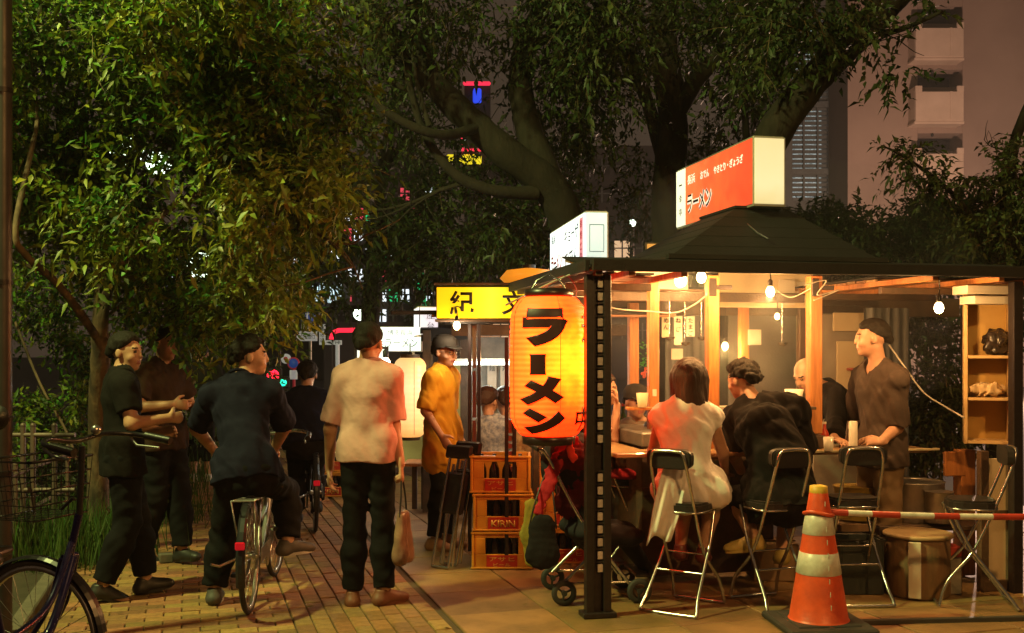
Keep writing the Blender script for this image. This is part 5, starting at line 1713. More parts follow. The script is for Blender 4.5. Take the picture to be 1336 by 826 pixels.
tubm = mat('tub_brown', (.24, .14, .07), .6, c2=(.17, .10, .05), scale=5, stretch=(5, 5, 1), bump=.3)
q = P(1200, 775, 6.83)
tub = thing('lidded_bin', 'brown lidded tub with a pale vertical strip under the counter', 'tub', (q.x, 6.86, 0))
b = MB()
b.lathe([(.185, .003), (.195, .02), (.195, .36), (.19, .372)], (0, 0, 0), 32); b.build('body', tubm, tub)
b = MB(); b.lathe([(.21, .375), (.215, .38), (.215, .395), (.20, .40)], (0, 0, 0), 28); b.build('lid', mat('tub_lid', (.36, .25, .13), .5), tub)
b = MB(); b.box((-.09, -.185, .19), (.075, .02, .35), .003, Matrix.Rotation(-.4, 3, 'Z')); b.build('strip', WPNT, tub)
q = P(1236, 770, 6.88)
can = thing('oil_can', 'grey can with a red top beside the lidded tub', 'can', (q.x + .02, 6.90, 0))
b = MB(); b.box((0, 0, .12), (.11, .14, .24), .008); b.build('body', ALU, can); b = MB(); b.box((0, 0, .275), (.112, .142, .068), .01); b.build('red_top', REDP, can)
q = P(1118, 775, 6.95)
ck = thing('plastic_basket', 'black plastic basket on the ground behind the traffic cone', 'basket', (q.x, 7.0, 0))
b = MB(); 
for s_ in (-1, 1): b.box((s_ * .135, 0, .17), (.012, .30, .34), .003); b.box((0, s_ * .145, .17), (.258, .012, .34), .003)
b.box((0, 0, .012), (.25, .28, .012)); b.build('shell', mat('dark_green_plastic', (.03, .04, .038), .45), ck)
b = MB(); b.tube([(-.15, -.16, .345), (.15, -.16, .345), (.15, .16, .345), (-.15, .16, .345)], .009, 6, True)
for k in range(12): b.box((-.13 + k * .0236, -.152, .325), (.010, .008, .02), .001)
b.build('rim', CBL, ck)
put('yellow plastic tub behind the stool next to the cone', 'yellow_tub', 'tub', (P(1120, 700, 7.35).x, 7.4, .40), lambda b: b.lathe([(.12, 0), (.15, .22), (.16, .225)], (0, 0, 0), 20), mat('yellow_tub', (.45, .30, .06), .5))
put('wooden box that carries the yellow tub', 'wooden_box', 'box', (P(1120, 700, 7.35).x, 7.4, 0), lambda b: (b.box((0, 0, .195), (.36, .3, .38), .006), b.box((0, -.155, .28), (.34, .012, .05), .002), b.box((0, -.155, .12), (.34, .012, .05), .002)), tubm)
put('cardboard box low under the hunched man\'s stool, behind his legs', 'cardboard_box', 'box', (P(1010, 740, 7.3).x, 7.35, 0), lambda b: (b.box((0, 0, .13), (.3, .25, .25), .004), b.box((0, 0, .262), (.3, .06, .006))), mat('cardboard', (.33, .21, .11), .85))

# things on the counter
GLS = mat('drinking_glass', (.55, .5, .42), .08, coat=.5)
def on_counter(px, py, Y, z, kind):
    p = P(px, py, Y); x = p.x
    return (x, Y, z)
put('glass tumbler beside the cook\'s hand', 'glass_tumbler', 'glass', on_counter(1081, 583, 7.0, .904, 0), lambda b: b.lathe([(.028, 0), (.036, .09), (.033, .09), (.026, .008)], (0, 0, 0), 16), GLS)
put('pale tall cylinder standing on the counter by the young man', 'chopstick_holder', 'holder', on_counter(1113, 585, 6.98, .904, 0), lambda b: b.lathe([(.028, 0), (.028, .19), (.024, .195)], (0, 0, 0), 16), WPNT)
put('pale cup on the ledge at the third timber post', 'cup', 'cup', (P(1036, 520, 7.15).x, 7.15, 1.19), lambda b: b.lathe([(.045, 0), (.062, .11), (.056, .11), (.04, .01)], (0, 0, 0), 18), WPNT)
put('small dark ledge bracketed to the third timber post', 'ledge', 'ledge', (P(1040, 520, 7.15).x, 7.16, 1.165), lambda b: (b.box((0, 0, .012), (.22, .16, .02), .003), b.box((.03, .05, -.10), (.03, .03, .2), .002)), WOODD)
put('paper cup held at the first timber post', 'paper_cup', 'cup', (P(838, 530, 7.55).x, 7.55, 1.16), lambda b: b.lathe([(.032, 0), (.043, .10), (.040, .10), (.03, .01)], (0, 0, 0), 16), CREAM)
put('ledge carrying the paper cup', 'ledge', 'ledge', (P(840, 530, 7.55).x, 7.60, 1.15), lambda b: b.box((0, 0, -.002), (.24, .14, .02), .003), WOOD)
put('clear bottle on the counter between the two customers', 'glass_bottle', 'bottle', (P(941, 560, 7.0).x, 7.05, .904), lambda b: b.lathe([(.035, 0), (.036, .13), (.014, .19), (.014, .25)], (0, 0, 0), 16), GLS)
put('white bowl on the counter between the two customers', 'bowl', 'bowl', (P(958, 590, 7.0).x, 6.98, .904), lambda b: b.lathe([(.03, 0), (.07, .05), (.075, .055), (.068, .052), (.03, .012)], (0, 0, 0), 20), WPNT)
put('seasoning pot on the left counter near the capped customer', 'seasoning_pot', 'pot', (P(857, 545, 7.6).x, 7.9, .904), lambda b: b.lathe([(.05, 0), (.055, .10), (.05, .13), (.012, .14)], (0, 0, 0), 18), STEEL)
put('metal tray with food on the cooking range', 'metal_tray', 'tray', SW(1.05, 1.3, 1.01), lambda b: (b.box((0, 0, .01), (.5, .35, .02), .004), [b.box((x, 0, .03), (.012, .35, .04), .002) for x in (-.25, .25)]), ALU)
# kitchen clutter
BOTM = [mat('bottle_brown', (.16, .06, .02), .12), mat('bottle_green', (.03, .09, .03), .12), mat('bottle_red_cap', (.45, .04, .02), .3), mat('bottle_clear', (.55, .45, .3), .1)]
rc = random.Random(12)
def bottle(u, v, z, h_, r_, m, label):
    o = put(label, 'bottle', 'bottle', SW(u, v, z), lambda b: b.lathe([(r_ * .9, 0), (r_, .01), (r_, h_ * .55), (r_ * .4, h_ * .75), (r_ * .38, h_ * .92)], (0, 0, 0), 14), m)
    o['group'] = 'bottles in the stall kitchen'
    c_ = MB(); c_.lathe([(r_ * .45, h_ * .915), (r_ * .45, h_)], (0, 0, 0), 10); c_.build('bottle_cap', REDP if m is not BOTM[2] else WPNT, o)
    return o
for i, (u, v) in enumerate(((.66, 1.98), (.78, 1.93), (.95, 1.99), (1.10, 1.94), (1.22, 2.0), (1.9, 1.95), (2.02, 2.0))):
    bottle(u, v, .884, rc.uniform(.2, .3), rc.uniform(.028, .038), BOTM[i % 4], ('brown', 'green', 'red', 'clear')[i % 4] + ' seasoning bottle on the rear kitchen shelf, ' + ('leftmost', 'second from left', 'third from left', 'fourth from left', 'fifth from left', 'second from right', 'rightmost')[i])
bottle(1.28, .52, .904, .16, .026, BOTM[0], 'short brown sauce bottle on the front counter beside the hunched man')
bottle(1.80, .66, .904, .17, .028, BOTM[2], 'red sauce bottle on the front counter near the cook')
for i, (u, v, n) in enumerate(((1.45, 1.98, 5), (1.65, 1.96, 7), (.62, .58, 3))):
    r_ = thing('bowl_stack', ('short stack of white bowls on the rear kitchen shelf', 'tall stack of white bowls on the rear kitchen shelf', 'three bowls stacked at the left end of the front counter')[i], 'bowls', SW(u, v, .884 if i < 2 else .904))
    for k in range(n): add_obj('bowl', MB().lathe([(.035, k * .03), (.075, k * .03 + .05), (.078, k * .03 + .055), (.068, k * .03 + .048)], (0, 0, 0), 18).mesh('bowl', WPNT if i != 2 else mat('red_bowl', (.4, .04, .02), .3)), r_)
for i, px in enumerate((868, 884, 900, 1080, 1096, 1112)):
    p = SL(px, 396, 2.27); hgt = rc.uniform(.16, .24)
    ms = MB().box((p.x, 2.255, 1.84 - hgt / 2), (.07, .004, hgt), 0).build('menu_slip', WPNT if i % 3 else CREAM, ST)
    tx = ('めん', 'ねぎ', 'たまご', 'ビール', 'おでん', '焼酎')[i]
    for k, ch in enumerate(tx[:3]): text_on(ch, 'lettering', (p.x, 2.252, 1.84 - .035 - k * hgt / 3.2), (1, 0, 0), (0, 0, 1), .042, BT, ms, .001)
for i, u in enumerate((1.0, 1.12, 1.25, 1.9)):
    L_ = .26 + .04 * (i % 2)
    ld = thing('ladle', ('ladle hanging first', 'ladle hanging second', 'ladle hanging third', 'ladle hanging alone right')[i] + ' from the left under the stall ceiling', 'ladle', SW(u, 1.50, 1.92))
    b = MB(); b.tube([(0, 0, 0), (0, 0, -L_)], .004, 6); b.build('rod', CHROME, ld)
    b = MB(); b.lathe([(.001, -.03), (.03, -.018), (.04, 0)], (0, -.03, -L_), 12, closed_ends=False); b.build('scoop', CHROME, ld)
def bagblob(label, name, cat, loc, rx, ry, rz, m, seed=1., am=.02, k=.02):
    f_ = Field((loc[0] - rx - .06, loc[1] - ry - .06, loc[2] - .03), (loc[0] + rx + .06, loc[1] + ry + .06, loc[2] + rz * 2 + .06), .008)
    f_.ell((loc[0], loc[1], loc[2] + rz), (rx, ry, rz), None, 0)
    X, Y, Z = f_.grid(); f_.f += (am * vnoise(X, Y, Z, 45., seed) + am * .6 * vnoise(Z, X, Y, 90., seed + 1)).astype(np.float32)
    f_.f = np.maximum(f_.f, (loc[2] + .002 - Z).astype(np.float32) + 0 * f_.f)
    me = f_.mesh(name, m, loc)
    return tag(add_obj(name, me, None, loc), label, cat)

bagblob('crumpled black plastic bag on the upper shelf of the right shelf box', 'plastic_bag', 'bag', tuple(SW(*(shp(.05, -.02, zs1 + .011)))), .075, .075, .085, mat('black_plastic_film', (.03, .022, .02), .22), 2.)

bagblob('clear crinkled plastic bag on the lower shelf of the right shelf box', 'plastic_bag', 'bag', tuple(SW(*(shp(.0, -.02, zs2 + .011)))), .105, .08, .045, mat('clear_film', (.62, .45, .25), .12), 5., .022)

# ------------------------------------------------------------------ stroller
NV = cloth('stroller_fabric', (.020, .018, .022)); RDF = cloth('red_scarf_cloth', (.40, .02, .03))
X0, Y0_ = .42, 6.78
STR = thing('stroller', 'dark folding stroller behind the perforated post with silver tubes', 'stroller', (X0, Y0_, 0), .12)
def SP_(nm, m, fn, par=STR):
    b = MB(); fn(b); return b.build(nm, m, par)
for s_ in (-1, 1):
    y = s_ * .19
    SP_('frame_tube', CHROME, lambda b: (b.tube(smooth_path([(-.28, y, .95), (-.22, y, .90), (-.02, y, .52), (.30, y, .10)], 4), .011, 8), b.tube(smooth_path([(.34, y, .42), (.10, y, .34), (-.14, y, .12)], 4), .011, 8), b.tube([(-.10, y, .13), (.30, y, .13)], .008, 6)))
    for x in (-.13, .34):
        w_ = thing('wheel', None, None) if False else None
        wb = MB(); wb.lathe([(.045, -.014), (.062, -.016), (.076, -.010), (.078, 0), (.076, .010), (.062, .016), (.045, .014)], (0, 0, 0), 24, 0, Matrix.Rotation(math.pi / 2, 3, 'X'), True, 1, 1, False)
        wb.lathe([(.016, -.02), (.018, .02)], (0, 0, 0), 10, 0, Matrix.Rotation(math.pi / 2, 3, 'X'))
        for k in range(3):
            a = k * 2.094 + .4; wb.beam((math.cos(a) * .014, 0, math.sin(a) * .014), (math.cos(a) * .055, 0, math.sin(a) * .055), .014, .012, .001)
        wb.build('wheel', CBL, STR, (x, y + s_ * .03, .078), (0, 0, 0))
SP_('handle', VINYL, lambda b: b.tube([(-.28, -.19, .95), (-.31, -.12, .97), (-.31, .12, .97), (-.28, .19, .95)], .016, 8))
SP_('footrest', VINYL, lambda b: b.box((.38, 0, .16), (.10, .34, .02), .006))
f_ = Field((X0 - .5, Y0_ - .4, .1), (X0 + .65, Y0_ + .4, 1.15), .010)
f_.cap((X0 + .02, Y0_ - .12, .44), (X0 + .28, Y0_ - .12, .40), .13, .12, .05, flat=((0, 0, 1), .5)); f_.cap((X0 + .02, Y0_ + .12, .44), (X0 + .28, Y0_ + .12, .40), .13, .12, .05, flat=((0, 0, 1), .5))
f_.cap((X0 - .10, Y0_, .80), (X0 + .02, Y0_, .45), .19, .19, .05, flat=((.9, 0, .4), .45))
f_.cap((X0 + .30, Y0_, .36), (X0 + .42, Y0_, .20), .15, .10, .05, flat=((.8, 0, .6), .4))
f_.ell((X0 - .02, Y0_, .84), (.22, .21, .20), None, .04); f_.ell((X0 + .12, Y0_, .76), (.20, .17, .17), None, .03, 's')
X, Y, Z = f_.grid(); f_.f += (.010 * vnoise(X, Y, Z, 34., 2.)).astype(np.float32)
fm = f_.mesh('seat_fabric', NV, (X0, Y0_, 0)); o = add_obj('seat_fabric', fm, STR); o.rotation_euler = (0, 0, 0)
o = None
def drape(label, name, cat, pts, r0, r1, m, Yfl, am=.012, seed=1., k=.04, flatf=.35, par=None):
    P_ = [Vector(p) for p in pts]
    lo = [min(p[i] for p in P_) - max(r0, r1) - .06 for i in range(3)]; hi = [max(p[i] for p in P_) + max(r0, r1) + .06 for i in range(3)]
    lo[2] = max(lo[2], .01)
    f_ = Field(lo, hi, .008)
    n = len(P_) - 1
    for i in range(n): f_.cap(P_[i], P_[i + 1], r0 + (r1 - r0) * i / n, r0 + (r1 - r0) * (i + 1) / n, k, flat=(Yfl, flatf))
    X, Y, Z = f_.grid(); f_.f += (am * vnoise(X * 1.6, Y, Z * .5, 50., seed) + am * .5 * vnoise(X, Y, Z, 100., seed + 2)).astype(np.float32)
    o0 = P_[0].copy()
    me = f_.mesh(name, m, o0)
    o = add_obj(name, me, par, o0)
    if cat: tag(o, label, cat)
    return o
drape('red scarf or bag strap hanging from the stroller handle', 'scarf', 'scarf', [P(745, 578, 6.6), P(728, 600, 6.58), P(712, 640, 6.55), P(703, 665, 6.55)], .05, .03, RDF, (.3, 1, 0), .016, 2.)
drape('dark red jacket heaped over the stroller hood', 'jacket', 'jacket', [P(745, 600, 6.62), P(752, 640, 6.65), P(740, 660, 6.62)], .12, .08, cloth('maroon_cloth', (.11, .012, .018)), (.1, 1, 0), .018, 4., flatf=.6)
drape('small bright red cloth knot hanging just under the big lantern', 'cloth_knot', 'cloth', [P(742, 578, 6.35), P(748, 600, 6.35)], .03, .018, cloth('bright_red_cloth', (.62, .04, .03)), (0, 1, 0), .012, 7.)
bg_ = thing('shopping_bag', 'black soft bag hanging from the stroller handle', 'bag', P(708, 748, 6.50))
drape(None, 'body', None, [P(708, 686, 6.5) - Vector((0, 0, 0)), P(708, 722, 6.5)], .075, .105, cloth('black_bag_cloth', (.014, .013, .016)), (0, 1, 0), .008, 3.)
bb = [o for o in bpy.data.objects if o.name.startswith('body') and o.parent is None][-1]; bb.parent = bg_; bb.location = Vector(bb.location) - Vector(bg_.location)
b = MB(); bo = Vector(bg_.location); b.tube(smooth_path([P(690, 690, 6.5) - bo, P(700, 650, 6.52) - bo, P(716, 612, 6.62) - bo, P(722, 650, 6.52) - bo, P(726, 690, 6.5) - bo], 5), .006, 6); b.build('strap', VINYL, bg_)
drape('yellow green cloth bag behind the black bag on the stroller', 'cloth_bag', 'bag', [P(694, 660, 6.62), P(690, 700, 6.62), P(697, 728, 6.62)], .045, .06, cloth('olive_yellow_cloth', (.30, .22, .04)), (.2, 1, 0), .008, 6.)

# ------------------------------------------------------------------ bicycles
BFR = mat('bike_paint_dark', (.03, .03, .035), .3, .3); BBL = mat('bike_paint_blue', (.015, .012, .09), .28, .3, coat=.5); BSV = mat('bike_paint_silver', (.38, .37, .36), .3, .6)
TYR = mat('tyre_rubber', (.022, .020, .019), .75); RIM = mat('rim_alloy', (.55, .54, .52), .3, .9)
REFL = mat('red_reflector', (.55, .01, .02), .15, emit=(.5, .01, .02), es=.35)
def wheel(parent, c, rot, nm='wheel', fender=None, sw=None):
    """a wheel in its own frame: axle along x"""
    R = Matrix.Rotation(math.pi / 2, 3, 'Y')
    b = MB(); n = 44
    b.lathe([(.312, -.012), (.325, -.017), (.336, -.008), (.339, 0), (.336, .008), (.325, .017), (.312, .012)], (0, 0, 0), n, 0, R, True, 1, 1, False)
    w_ = b.build(nm, TYR, parent, c, rot)
    b = MB(); b.lathe([(.292, -.010), (.300, -.013), (.314, -.013), (.314, .013), (.300, .013), (.292, .010), (.292, -.010)], (0, 0, 0), n, 0, R, True, 1, 1, False); b.build('rim', RIM, w_)
    b = MB()
    for k in range(28):
        a = 2 * math.pi * k / 28; s_ = (-1) ** k; a2 = a + s_ * (.5 if k % 4 < 2 else -.5)
        b.tube([(s_ * .028, .018 * math.cos(a2), .018 * math.sin(a2)), (0, .296 * math.cos(a), .296 * math.sin(a))], .0014, 4, caps=False)
    b.build('spokes', RIM, w_)
    b = MB(); b.lathe([(.010, -.05), (.024, -.035), (.016, -.03), (.016, .03), (.024, .035), (.010, .05)], (0, 0, 0), 12, 0, R); b.build('hub', RIM, w_)
    if fender:
        a0, a1 = fender
        b = MB()
        for i in range(24):
            t0, t1 = a0 + (a1 - a0) * i / 24, a0 + (a1 - a0) * (i + 1) / 24
            for (xa, ra, xb, rb2) in ((-.026, .345, -.012, .356), (-.012, .356, .012, .356), (.012, .356, .026, .345)):
                b.quad((xa, ra * math.cos(t0), ra * math.sin(t0)), (xa, ra * math.cos(t1), ra * math.sin(t1)), (xb, rb2 * math.cos(t1), rb2 * math.sin(t1)), (xb, rb2 * math.cos(t0), rb2 * math.sin(t0)))
        b.build('mudguard', BFR, w_)
    return w_
def bicycle(label, loc, yaw, paint, steer=0., basket=True, rack=True, lift=0.):
    r = thing('bicycle', label, 'bicycle', loc, yaw)
    def B_(nm, m, fn, par=r, **k):
        b = MB(); fn(b); return b.build(nm, m, par, **k)
    RW = (0, -.52, .339)
    wheel(r, RW, (0, 0, 0), 'rear_wheel', (math.radians(20), math.radians(200)))
    B_('frame', paint, lambda b: (b.tube([(0, -.10, .29), (0, -.24, .72)], .016, 10), b.tube(smooth_path([(0, .36, .70), (0, .18, .45), (0, -.10, .29)], 5), .018, 10), b.tube(smooth_path([(0, .345, .76), (0, .15, .54), (0, -.17, .48)], 5), .014, 10),
        [b.tube([(s_ * .05, -.52, .339), (s_ * .03, -.10, .29)], .009, 8) for s_ in (-1, 1)], [b.tube([(s_ * .05, -.52, .339), (s_ * .018, -.22, .66)], .008, 8) for s_ in (-1, 1)]))
    B_('saddle', VINYL, lambda b: (b.ball((0, -.33, .815), (.085, .10, .035), 10), b.ball((0, -.22, .82), (.035, .12, .025), 10)))
    B_('seat_post', RIM, lambda b: (b.tube([(0, -.24, .71), (0, -.27, .80)], .012, 8), b.tube([(-.04, -.36, .775), (-.02, -.2, .785)], .004, 5), b.tube([(.04, -.36, .775), (.02, -.2, .785)], .004, 5)))
    B_('chainset', RIM, lambda b: (b.lathe([(.02, 0), (.085, 0), (.088, .005), (.02, .006)], (.045, -.10, .29), 24, 0, Matrix.Rotation(math.pi / 2, 3, 'Y')), b.beam((.06, -.10, .29), (.065, -.02, .42), .02, .012), b.beam((-.06, -.10, .29), (-.065, -.18, .16), .02, .012)))
    B_('chain_guard', BSV, lambda b: b.box((.062, -.28, .335), (.008, .42, .09), .003))
    for s_, y, z in ((1, -.02, .42), (-1, -.18, .16)): B_('pedal', VINYL, lambda b: b.box((s_ * .12, y, z), (.09, .07, .022), .004))
    B_('kickstand', RIM, lambda b: b.tube([(-.06, -.50, .33), (-.16, -.62, .30), (-.20, -.66, .32)], .008, 6))
    B_('reflector', REFL, lambda b: b.box((0, -.875, .46), (.055, .012, .045), .006))
    if rack: B_('rear_rack', RIM, lambda b: ([b.tube([(s_ * .055, -.30, .66), (s_ * .065, -.78, .70), (s_ * .05, -.53, .34)], .005, 6) for s_ in (-1, 1)], b.tube([(-.065, -.78, .70), (.065, -.78, .70)], .005, 6), [b.tube([(-.06, -.35 - .1 * k, .665 + .009 * k), (.06, -.35 - .1 * k, .665 + .009 * k)], .004, 5) for k in range(4)]))
    HD = Vector((0, .36, 0))
    st = add_obj('steering', None, r, HD, (0, 0, steer))
    B_('fork', paint, lambda b: (b.tube([(0, -.03, .88), (0, .02, .70)], .016, 10), b.tube([(-.04, .02, .70), (.04, .02, .70)], .014, 8), [b.tube(smooth_path([(s_ * .045, .02, .70), (s_ * .05, .08, .50), (s_ * .052, .19, .339)], 4), .011, 8) for s_ in (-1, 1)]), st)
    wheel(st, (0, .19, .339), (0, 0, 0), 'front_wheel', (math.radians(30), math.radians(170)))
    st2 = add_obj('cockpit', None, st, (0, 0, lift)) if False else st
    B_('handlebar', BFR if lift else RIM, lambda b: (b.tube([(0, -.03, .87 - lift), (0, -.045, .98)], .013, 8), b.tube(smooth_path([(-.29, -.22, .99), (-.27, -.10, 1.01), (-.16, -.02, 1.02), (0, -.01, 1.0), (.16, -.02, 1.02), (.27, -.10, 1.01), (.29, -.22, .99)], 5), .0115, 8)), st)
    for s_ in (-1, 1): B_('grip', VINYL, lambda b: b.tube([(s_ * .283, -.14, 1.005), (s_ * .292, -.26, .985)], .018, 10), st)
    for s_ in (-1, 1): B_('brake_lever', RIM, lambda b: b.tube([(s_ * .26, -.08, .995), (s_ * .25, -.12, .965), (s_ * .27, -.22, .955)], .006, 6), st)
    for o_ in st.children:
        if lift and o_.name.split('.')[0] in ('handlebar', 'grip', 'brake_lever'): o_.location.z += lift
    if basket:
        def bk(b):
            for z, e in ((.72, .0), (.78, .010), (.84, .018), (.90, .026), (.96, .034)):
                b.tube([(-.15 - e, .06, z), (.15 + e, .06, z), (.15 + e, .30 + e, z), (-.15 - e, .30 + e, z)], .0035 if z < .95 else .006, 5, True)
            for i in range(9):
                x = -.15 + .0375 * i; k = x / .15
                b.tube([(x, .06, .72), (x + k * .034, .06, .96)], .002, 4); b.tube([(x, .30, .72), (x + k * .034, .334, .96)], .002, 4); b.tube([(x, .06, .72), (x, .30, .72)], .002, 4)
            for i in range(6):
                y = .06 + .048 * i
                for s_ in (-1, 1): b.tube([(s_ * .15, y, .72), (s_ * .184, y + .006 * i, .96)], .002, 4)
            b.tube([(0, .06, .75), (0, .0, .80)], .008, 5)
        B_('basket', BFR, bk, st).location.z = lift * .8
    B_('bell', RIM, lambda b: b.ball((.10, -.03, 1.04 + lift), .022, 8), st)
    return r
bicycle('silver city bicycle ridden by the man in the navy shirt', (-1.60, 6.88, 0), rd(5), BSV, rd(-3), basket=False)
bicycle('bicycle ridden by the farther cyclist, partly hidden by the man in the pale t-shirt', (-1.80, 9.75, 0), rd(12), BFR, 0, True, False)
bicycle('blue framed bicycle with a wire basket parked at the lower left corner', (-1.85, 4.09, 0), rd(-5), BBL, rd(76), lift=.18)

# ------------------------------------------------------------------ fence and pole at the left
FNC = mat('fence_pipe', (.15, .10, .085), .5, .3, c2=(.09, .06, .05))
def fence(label, pts, hts, posts, r=.018):
    o0 = Vector((pts[0][0], pts[0][1], 0)); f_ = thing('pipe_fence', label, 'fence', o0)
    for h_ in hts:
        b = MB(); b.tube([Vector((x, y, h_)) - o0 for x, y in pts], r, 10); b.build('rail', FNC, f_)
    for (x, y) in posts:
        b = MB(); b.tube([Vector((x, y, 0)) - o0, Vector((x, y, hts[0] + .07)) - o0], r * 1.1, 10); b.ball(Vector((x, y, hts[0] + .07)) - o0, r * 1.2, 8); b.build('post', FNC, f_)
XF = lambda px, Y: (px - CX) / F * Y
fence('reddish pipe fence across the verge behind the parked bicycle', [(XF(-80, 8), 8.0), (XF(98, 8), 8.0)], (.93, .52), [(XF(30, 8), 8.0), (XF(43, 8), 8.0), (XF(71, 8), 8.0), (XF(-40, 8), 8.0)])
fence('second pipe fence running back along the verge kerb', [(XF(-5, 7.3), 7.3), (XF(60, 8.6), 8.6), (XF(118, 10.2), 10.2)], (.66, .36), [(XF(20, 7.8), 7.8), (XF(88, 9.3), 9.3), (XF(118, 10.2), 10.2)], .016)
pl = thing('street_pole', 'thick metal pole rising through the whole height at the left edge', 'pole', (XF(4, 5.6), 5.6, 0))
b = MB(); b.lathe([(.045, -.01), (.045, 4.2), (.042, 7)], (0, 0, 0), 20); b.build('shaft', mat('pole_paint', (.085, .075, .07), .45, .5), pl)
for z in (.9, 1.9, 2.9):
    b = MB(); b.lathe([(.050, z), (.050, z + .025)], (0, 0, 0), 20); b.build('band', STEEL, pl)
mrr = thing('round_mirror', 'round dark mirror or sign at the far left edge beside the pole', 'mirror', P(-4, 545, 5.2))
b = MB(); b.lathe([(.001, -.012), (.055, -.012), (.062, 0), (.062, .008), (.001, .02)], (0, 0, 0), 24, 0, Matrix.Rotation(math.pi / 2, 3, 'X')); b.build('disc', VINYL, mrr)
b = MB(); b.tube([(0, .02, 0), (-.10, .38, -.02)], .008, 6); b.build('arm', STEEL, mrr)
# the lamp posts that carry the two street lights (behind and beside the camera)
for (lx, ly, lz), side, lab in ((STREET[0][0], 1, 'street lamp on a tall post behind and to the right of the viewer'), (STREET[1][0], -1, 'street lamp on a tall post at the left of the viewer')):
    r = thing('street_lamp', lab, 'street lamp', (lx + side * 1.2, ly, 0))
    b = MB(); b.lathe([(.09, 0), (.06, 1.0), (.045, lz + .25)], (0, 0, 0), 14); b.tube([(0, 0, lz + .2), (-side * .6, 0, lz + .36), (-side * 1.2, 0, lz + .30)], .03, 8); b.build('post', STEEL, r)
    b = MB(); b.box((-side * 1.2, 0, lz + .28), (.50, .22, .06), .02); b.build('lamp_head', STEEL, r)

# ------------------------------------------------------------------ second stall
S2 = thing('food_stall', 'second food stall with an orange lit ceiling behind the beer crates', 'food stall', (XF(655, 9.2), 9.2, 0)); o2 = Vector(S2.location)
def A2(fn, name, m, par=None):
    b = MB(); fn(b); return b.build(name, m, par or S2)
Pt = lambda px, py, Y: P(px, py, Y) - o2
for (px, Y, py) in ((613, 8.35, 415), (625, 8.35, 415), (661, 7.66, 440), (671, 7.68, 440)):
    a = Pt(px, py, Y); A2(lambda b: b.box((a.x, a.y, a.z / 2), (.028, .05, a.z), .003), 'post', STEEL)
for (px, Y, y0, y1) in ((619, 8.38, 425, 480), (619, 8.38, 484, 545), (619, 8.38, 549, 600), (666, 7.70, 625, 725), (666, 7.70, 548, 560)):
    a, c = Pt(px, y0, Y), Pt(px, y1, Y); A2(lambda b: b.box((a.x, a.y, (a.z + c.z) / 2), (.030, .008, a.z - c.z), .001), 'panel_strip', WPNT)
for k in range(6):
    a = Pt(666, 562 + k * 10, 7.70); A2(lambda b: b.box((a.x, a.y, a.z), (.028, .008, .035), .001), 'plate', WPNT)
z2 = 1.80
a, c = Pt(586, 430, 8.3), Pt(790, 430, 8.3)
A2(lambda b: b.beam((Pt(588, 0, 8.3).x, 8.3 - o2.y, z2), (Pt(790, 0, 8.3).x, 8.3 - o2.y, z2), .03, .07, .004), 'fascia', ROOFD)
n2 = 20
me2 = MB().box((0, 0, 0), (1.9, .135, .016), .003).mesh('board', WOODR)
for i in range(n2): add_obj('board', me2, S2, ((Pt(588, 0, 8.3).x + Pt(790, 0, 8.3).x) / 2 + .2, 8.38 - o2.y + i * .14, z2 + .03 + i * .006))
A2(lambda b: b.box((.2, .55, z2 + .11), (2.1, 2.9, .03), .004, Matrix.Rotation(.04, 3, 'X')), 'roof', ROOFD)
for x in (-.35, .1, .55): A2(lambda b: b.beam((x, -.85, z2 - .01), (x, 1.9, z2 + .10), .04, .045, .003), 'rafter', WOOD)
A2(lambda b: b.beam((-.45, .3, z2 - .06), (1.1, .3, z2 - .06), .05, .10, .003), 'crossbeam', WOODD)
A2(lambda b: b.box((.25, 1.9, .95), (1.4, .03, 1.5), .003), 'back_board', mat('pale_back_board', (.45, .47, .45), .5, c2=(.3, .33, .33)))
A2(lambda b: b.box((.28, .75, .86), (1.1, .30, .03), .004), 'counter', CT)
A2(lambda b: b.box((.28, .90, .42), (1.1, .05, .82), .004), 'counter_front', WOODD)
for i in range(3):
    a, c = Pt(636 + i * 17, 470, 10.9), Pt(648 + i * 17, 530, 10.9)
    A2(lambda b: b.box(((a.x + c.x) / 2, 10.85 - o2.y, (a.z + c.z) / 2), (c.x - a.x, .01, a.z - c.z), .001), 'menu_strip', WPNT)
    text_on('麺丼酒'[i], 'lettering', ((a.x + c.x) / 2, 10.84 - o2.y, a.z - .08), (1, 0, 0), (0, 0, 1), .06, BT, S2)
tl = thing('tube_light', 'white fluorescent tube under the second stall ceiling', 'tube light', P(625, 474, 10.2))
b = MB(); b.tube([(-.25, 0, 0), (.33, 0, 0)], .016, 10); b.build('tube', emis('fluor', [(0, (.9, 1., .9))], 8), tl); b = MB(); b.box((.04, 0, .03), (.66, .05, .03), .004); b.build('fitting', WPNT, tl)
lamp('stall_two_light', P(640, 478, 9.9), 16, (.92, 1., .85), .1)
lamp('stall_two_warm', P(640, 470, 8.9), 9, (1., .5, .18), .05)
bulb(596, 425, 8.2, 'bulb hanging just below the yellow sign', 10, .028, (1, .8, .5), .12, 14)
